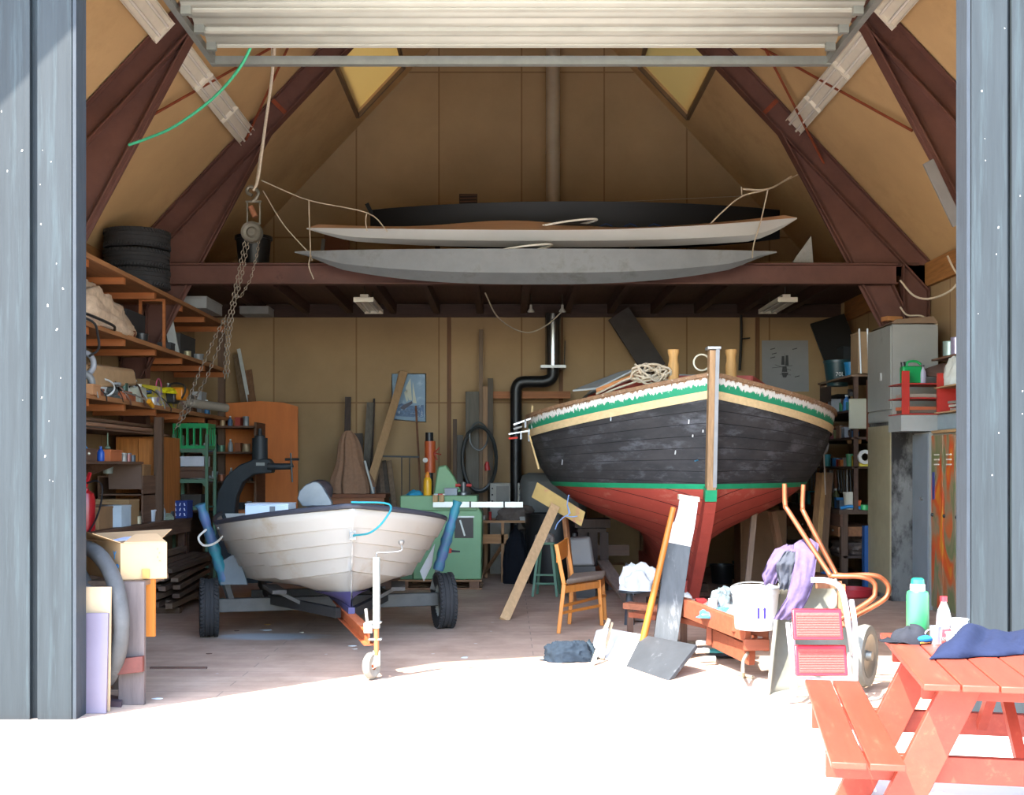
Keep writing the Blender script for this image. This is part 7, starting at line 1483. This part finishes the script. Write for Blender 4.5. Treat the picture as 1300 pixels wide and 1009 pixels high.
rope([P(350, 45, 11.6), P(345, 100, 11.8), P(336, 165, 12.1), P(328, 225, 12.35), P(322, 242, dh)], .016, 'pale rope carrying the chain hoist from the roof', M_cord)
rope([P(345, 43, 11.7), P(343, 120, 12.0), P(331, 190, 12.3), P(324, 238, dh)], .007, 'thin second line beside the hoist rope', M_cord)
def chain(pts, name_, lab, m, r=.016, step=.042, th=.005):
    path = smooth_path(pts, 10); L_ = 0; q = MB(); k = 0; acc = 0; prev = path[0]
    for p in path[1:]:
        acc += (p-prev).length
        if acc >= step:
            acc = 0; d_ = (p-prev).normalized(); u = d_.cross(V((0, 1, 0)) if k % 2 else V((1, .3, 0)))
            if u.length < .1: u = V((1, 0, 0))
            u.normalize(); ring_ = [p+d_*(step*.62*math.cos(a))+u*(r*math.sin(a)) for a in [2*PI*i/8 for i in range(8)]]; q.tube(ring_, th, 5, closed=True); k += 1
        prev = p
    o = tag(q.build(name_, m), lab, 'chain'); return o
def dense(pts, n): 
    P_ = [V(p) for p in pts]; tot = sum((b_-a).length for a, b_ in zip(P_, P_[1:])); out = []
    for a, b_ in zip(P_, P_[1:]):
        k = max(1, int(n*(b_-a).length/tot)); out += [a.lerp(b_, i/k) for i in range(k)]
    return out+[P_[-1]]
M_cn = mat('#85796a', rough=.5, metal=.5, var=.3, sc=20)
chain(dense([P(312, 300, dh), P(303, 345, dh), P(291, 400, dh), P(287, 440, dh), P(285, 478, dh)], 30), 'chain', 'left hoist chain running from the pulley down past the shelf end', M_cn)
chain(dense([P(316, 303, dh), P(308, 345, dh), P(296, 395, dh), P(290, 440, dh), P(289, 478, dh)], 30), 'chain', 'second hoist chain close to the left one', M_cn)
chain(dense([P(329, 298, dh), P(327, 320, dh), P(318, 355, dh), P(306, 376, dh), P(298, 378, dh)], 24), 'chain', 'slack hoist chain looping down on the right of the pulley', M_cn, .012, .034, .004)
chain(dense([P(288, 398, dh), P(272, 430, dh), P(254, 470, dh), P(242, 500, dh), P(228, 530, dh)], 26), 'chain', 'hoist chain pulled left across the shelves to the chainsaw', M_cn)
chain(dense([P(290, 400, dh+.05), P(278, 440, dh), P(262, 480, dh), P(240, 520, dh), P(222, 545, dh)], 26), 'chain', 'lower hoist chain pulled left towards the green crate', M_cn)
rope([P(325, 45, 8.9), P(305, 85, 9.1), P(270, 125, 9.4), P(222, 160, 9.6), P(186, 176, 9.7), P(163, 184, 9.7)], .012, 'bright green cord swinging down from the door rail on the left', cloth('#3d8f6a'))
chain(dense([P(1218, -60, 7.35), P(1219, 100, 7.35), P(1220, 220, 7.35), P(1222, 352, 7.35)], 60), 'door_chain', 'long steel pull chain hanging beside the right doorpost', met('#8f8c88', .35), .013, .04, .0045)
rope([P(943, 240, 13.9), P(975, 240, 13.85), P(1005, 224, 14.0)], .012, 'knotted rope end tied to the right steel frame')
# loft odds
t = thing('dark_bin', 'black plastic bin standing on the loft at the left, near the hoist', 'bin', (X(322, 15.2), 15.2, 3.932)); MB().lathe([(0, 0), (.18, 0), (.22, .48), (.24, .48), (.24, .52), (0, .53)], n=24).build('body', plastic('#1b1d20'), t); MB().tube(arc((0, 0, .53), .06, 0, PI, 8), .01, 6).build('handle', plastic('#222428'), t)
board('panel', (X(427, 16.6), 16.6, 3.935), (X(424, 16.6), 16.9, Z(281, 16.6)), .36, .02, paint('#6a4634'), 'red-brown panel leaning on the loft wall behind the white kayak', up=(0, 1, 0))
board('plank', (X(404, 16.4), 16.4, 3.935), (X(408, 16.4), 16.6, Z(300, 16.4)), .05, .03, paint('#6e7272'), 'grey batten leaning beside the red-brown panel on the loft', up=(0, 1, 0))
q = tag(MB().prism([P(1003, 336, 14.3), P(1030, 298, 14.3), P(1033, 336, 14.3)], (0, .02, 0)).build('folded_sail', cloth('#8f8d8a'), bev=.003), 'pale grey triangular fin standing at the right end of the loft', 'fin'); q.location.z = 3.932
board('plank', (X(938, 14.25), 14.25, 3.945), (X(1002, 14.25), 14.25, 3.945), .10, .02, wood('#b08a58', 'x'), 'pale plank lying on the loft edge below the kayak tips')
board('plank', (X(975, 14.4), 14.4, 3.945), (X(1010, 14.4), 14.4, 3.945), .08, .02, wood('#a07c50', 'x'), 'shorter pale plank behind the first one on the loft edge')
board('fluted_panel', P(1178, 205, 10.5), P(1216, 285, 10.55), .10, .03, paint('#6e6a66'), 'grey slanting strip fastened along the nearer right frame leg', up=(0, 1, 0))
# litter on the floor
for i, (px, py, s, hx) in enumerate(((338, 800, .05, '#c0cdd2'), (300, 801, .02, '#5a3a34'), (265, 830, .02, '#6a4a3c'), (448, 820, .03, '#c9c9c4'), (590, 835, .025, '#b9c0bd'), (383, 803, .02, '#d2ccb8'), (340, 793, .03, '#c8a95a'), (450, 824, .02, '#b4aea4'), (590, 834, .02, '#aaa398'), (200, 887, .03, '#cfd2cf'))):
    p = G(px, py); tag(MB().prism([p+V((s*math.cos(a)*(1+.4*math.sin(3*a+i)), s*.7*math.sin(a), .001)) for a in [2*PI*k/7 for k in range(7)]], (0, 0, .004)).build('litter_scrap', paint(hx)), 'small scrap of litter lying on the boathouse floor', 'scrap', 'litter scraps on the floor')
tag(MB().bx((G(190, 849).x, G(190, 849).y, 0), (G(262, 849).x, G(190, 849).y+.03, .012)).build('floor_lath', wood('#5a4238', 'x')), 'thin dark lath lying flat on the floor near the timber stand', 'lath')
# ================================================================= MORE LOOSE GEAR ON THE LEFT SHELVES
rr = random.Random(404)
def junk(x, y, z, kind, n_, hx, where, s=1.):
    if kind == 'tin': can((x, y, z), .045*s, .10*s, hx, f'{n_} tin {where}')
    elif kind == 'jar': can((x, y, z), .035*s, .09*s, hx, f'{n_} jar {where}', cat='jar', name='jar')
    elif kind == 'bottle': bottle((x, y, z), .035*s, .20*s, hx, '#b9b6ac', f'{n_} bottle {where}')
    elif kind == 'tub': bucket((x, y, z), .07*s, .11*s, hx, f'{n_} tub {where}', handle=False, cat='tub', name='tub')
    elif kind == 'box': crate_box('small_box', (x-.07*s, y-.08*s, z), (x+.07*s, y+.08*s, z+.11*s), hx, f'{n_} small box {where}')
    elif kind == 'roll': tag(MB().tube([(x-.06, y-.05, z+.035*s), (x+.06, y+.05, z+.035*s)], .035*s, 14).build('roll', paint(hx)), f'{n_} roll lying {where}', 'roll')
    elif kind == 'coil': coil('cable_coil', (x, y, z+.03), .09*s, .007, 4, plastic(hx), f'{n_} cable coil {where}', seed=int(x*100+y*10))
# third shelf front edge, from the door inwards
for y, k, n_, hx in ((10.7, 'coil', 'dark grey', '#3f4144'), (11.35, 'tin', 'dull green', '#5a6b4e'), (11.6, 'tub', 'light grey', '#9a9d9c'), (11.95, 'coil', 'black', '#1e1f21'), (12.25, 'jar', 'amber', '#9a6a2c'), (12.45, 'bottle', 'white', '#b9b8b2'), (13.3, 'jar', 'pale blue', '#7f9cb0'), (13.45, 'roll', 'silver', '#a9aaa8'), (14.25, 'tin', 'yellow', '#b39a2c'), (14.6, 'tub', 'dark', '#2e2f31'), (15.0, 'jar', 'brown', '#5f4636'), (15.25, 'tin', 'red', '#94302a'), (15.6, 'roll', 'beige', '#a08c70'), (15.85, 'bottle', 'slate', '#56606a')):
    junk(-4.0-.06*((y*7) % 1), y, z3+.001, k, n_, hx, 'at the front edge of the third shelf on the left', 1.0)
for y, k, n_, hx in ((11.2, 'box', 'dark brown', '#4c3a2f'), (12.0, 'box', 'grey', '#6f7072'), (13.4, 'box', 'white', '#a8a7a2'), (14.1, 'roll', 'orange', '#a8622c'), (15.2, 'tub', 'blue', '#2f6290')):
    junk(-4.38, y, z3+.001, k, n_, hx, 'at the back of the third shelf on the left', 1.5)
# second shelf beyond the foam
for y, k, n_, hx in ((12.25, 'roll', 'grey', '#6d6f70'), (12.6, 'tin', 'rusty', '#7a4a32'), (12.95, 'tub', 'black', '#242526'), (13.9, 'box', 'dark grey', '#3e3f41'), (14.8, 'tin', 'cream', '#a39878'), (15.3, 'tub', 'grey', '#77797a'), (15.8, 'roll', 'brown', '#6f5038')):
    junk(-4.02, y, 2.832, k, n_, hx, 'on the second shelf beyond the cream foam', 1.1)
# bench top and under-boat oddments
for y, k, n_, hx in ((12.72, 'jar', 'cream', '#b3a88c'), (13.5, 'tin', 'silver', '#a7a9a9'), (13.62, 'bottle', 'clear grey', '#8d9290'), (13.95, 'tin', 'dark', '#3a3a3b'), (14.45, 'jar', 'grey', '#808283')):
    junk(-3.98, y, .882, k, n_, hx, 'standing on the left workbench', .9)
for x, y, k, n_, hx in ((.95, 15.1, 'tub', 'rust-red', '#7d3a2c'), (1.15, 14.6, 'box', 'pale grey', '#8e8f8f'), (1.35, 15.3, 'box', 'tan', '#8f7450'), (2.35, 14.9, 'tin', 'silver', '#a2a4a4'), (2.75, 15.2, 'tub', 'black', '#1f2022'), (3.15, 15.6, 'box', 'dark green', '#2f4a3a'), (3.4, 14.3, 'tub', 'brown', '#5e4331'), (3.6, 13.9, 'box', 'rust-brown', '#71422e')):
    junk(x, y, .0, k, n_, hx, 'on the floor under the wooden boat', 2.2)
# red tub beneath the tool bench and washers by the blue post
tag(MB().lathe([(0, 0), (.2, 0), (.24, .1), (.25, .1), (.24, .02), (0, .02)], (3.95, 13.6, 0), 28).build('basin', plastic('#a3262c')), 'shallow red basin on the floor before the blue post', 'basin')
tag(MB().lathe([(0, 0), (.09, 0), (.1, .25), (.03, .3), (0, .3)], (3.78, 13.9, 0), 20).build('blue_bottle', plastic('#1f5088')), 'blue bottle-shaped can on the floor by the red basin', 'can')
# drawers front on the right tool bench
for i in range(6):
    y = 14.2+.5*i; q = thing('bench_drawer', 'wooden drawer under the worktop of the right tool bench', 'drawer', (3.96, y+.2, .66), group='drawers of the tool bench')
    MB().bx((3.97, y, .66), (4.5, y+.42, .775)).build('drawer_box', wood('#7a5236', 'y'), q, world=True); MB().ball((3.96, y+.21, .72), .014, 8).build('knob', met('#8d8a84'), q, world=True)
# second layer heaped on the third shelf
for i, (y, x, z, k, n_, hx, s_) in enumerate(((10.9, -4.25, .18, 'tub', 'pale grey', '#9b9c98', 1.3), (11.35, -4.15, .2, 'coil', 'light grey', '#a5a7a6', 1.1), (11.55, -4.3, .2, 'box', 'dark brown', '#4a3a30', 1.3), (11.9, -3.98, .12, 'coil', 'steel grey', '#7d8080', .9), (12.3, -4.0, .10, 'tin', 'dark green', '#3a4a3c', 1.), (12.55, -4.25, .22, 'roll', 'dark', '#2c2c2e', 1.2), (12.95, -4.2, .24, 'box', 'black', '#262628', 1.2), (13.15, -4.05, .12, 'coil', 'dark blue', '#34456a', .9), (13.35, -4.3, .16, 'tub', 'white', '#bab9b4', 1.4), (13.95, -4.3, .2, 'box', 'brown carton-coloured', '#8a6a48', 1.5), (14.25, -4.1, .12, 'bottle', 'clear', '#9fa5a3', 1.1), (14.5, -4.25, .22, 'roll', 'grey-brown', '#756a5c', 1.3), (15.1, -4.15, .22, 'tin', 'orange', '#a8622c', 1.2))):
    junk(x, y, z3+z*.98, k, n_, hx, 'heaped on top of the gear on the third shelf', s_)
for i in range(9):
    y = 11.0+.36*i; a = V((-4.2+.05*(i % 3), y, z3+.2)); b_ = V((-3.86, y+.3*(-1)**i, z3+.03+.02*(i % 2)))
    tag(MB().tube(smooth_path([a, (a+b_)/2+V((0, .05, .08)), b_, b_+V((.01, .04, -.07))], 4), .006+.002*(i % 3), 6).build('loose_cable', plastic(('#1e1f21', '#8d8f8e', '#5a3a2a')[i % 3])), 'loose cable end spilling over the edge of the third shelf', 'cable', 'cables spilling over the third shelf')
# odds hanging between the posters and on the right bench
for i, (px, py, d_, hx) in enumerate(((1062, 545, 14.3, '#7a4a32'), (1070, 552, 14.5, '#5b4636'), (1058, 560, 14.6, '#8a6a4a'), (1082, 560, 14.2, '#946a3c'), (1064, 500, 14.5, '#33302e'), (1056, 512, 14.8, '#6f4a3a'), (1072, 518, 14.6, '#2b2b2d'))):
    p = P(px, py, d_)
    tag(MB().beam((4.22, d_, p.z), (4.24, d_+.16, p.z+.04), .05, .06).build('wood_offcut', wood(hx, 'y')), 'short wooden offcut tucked in among the tins of the right rack', 'offcut', 'offcuts in the right rack')
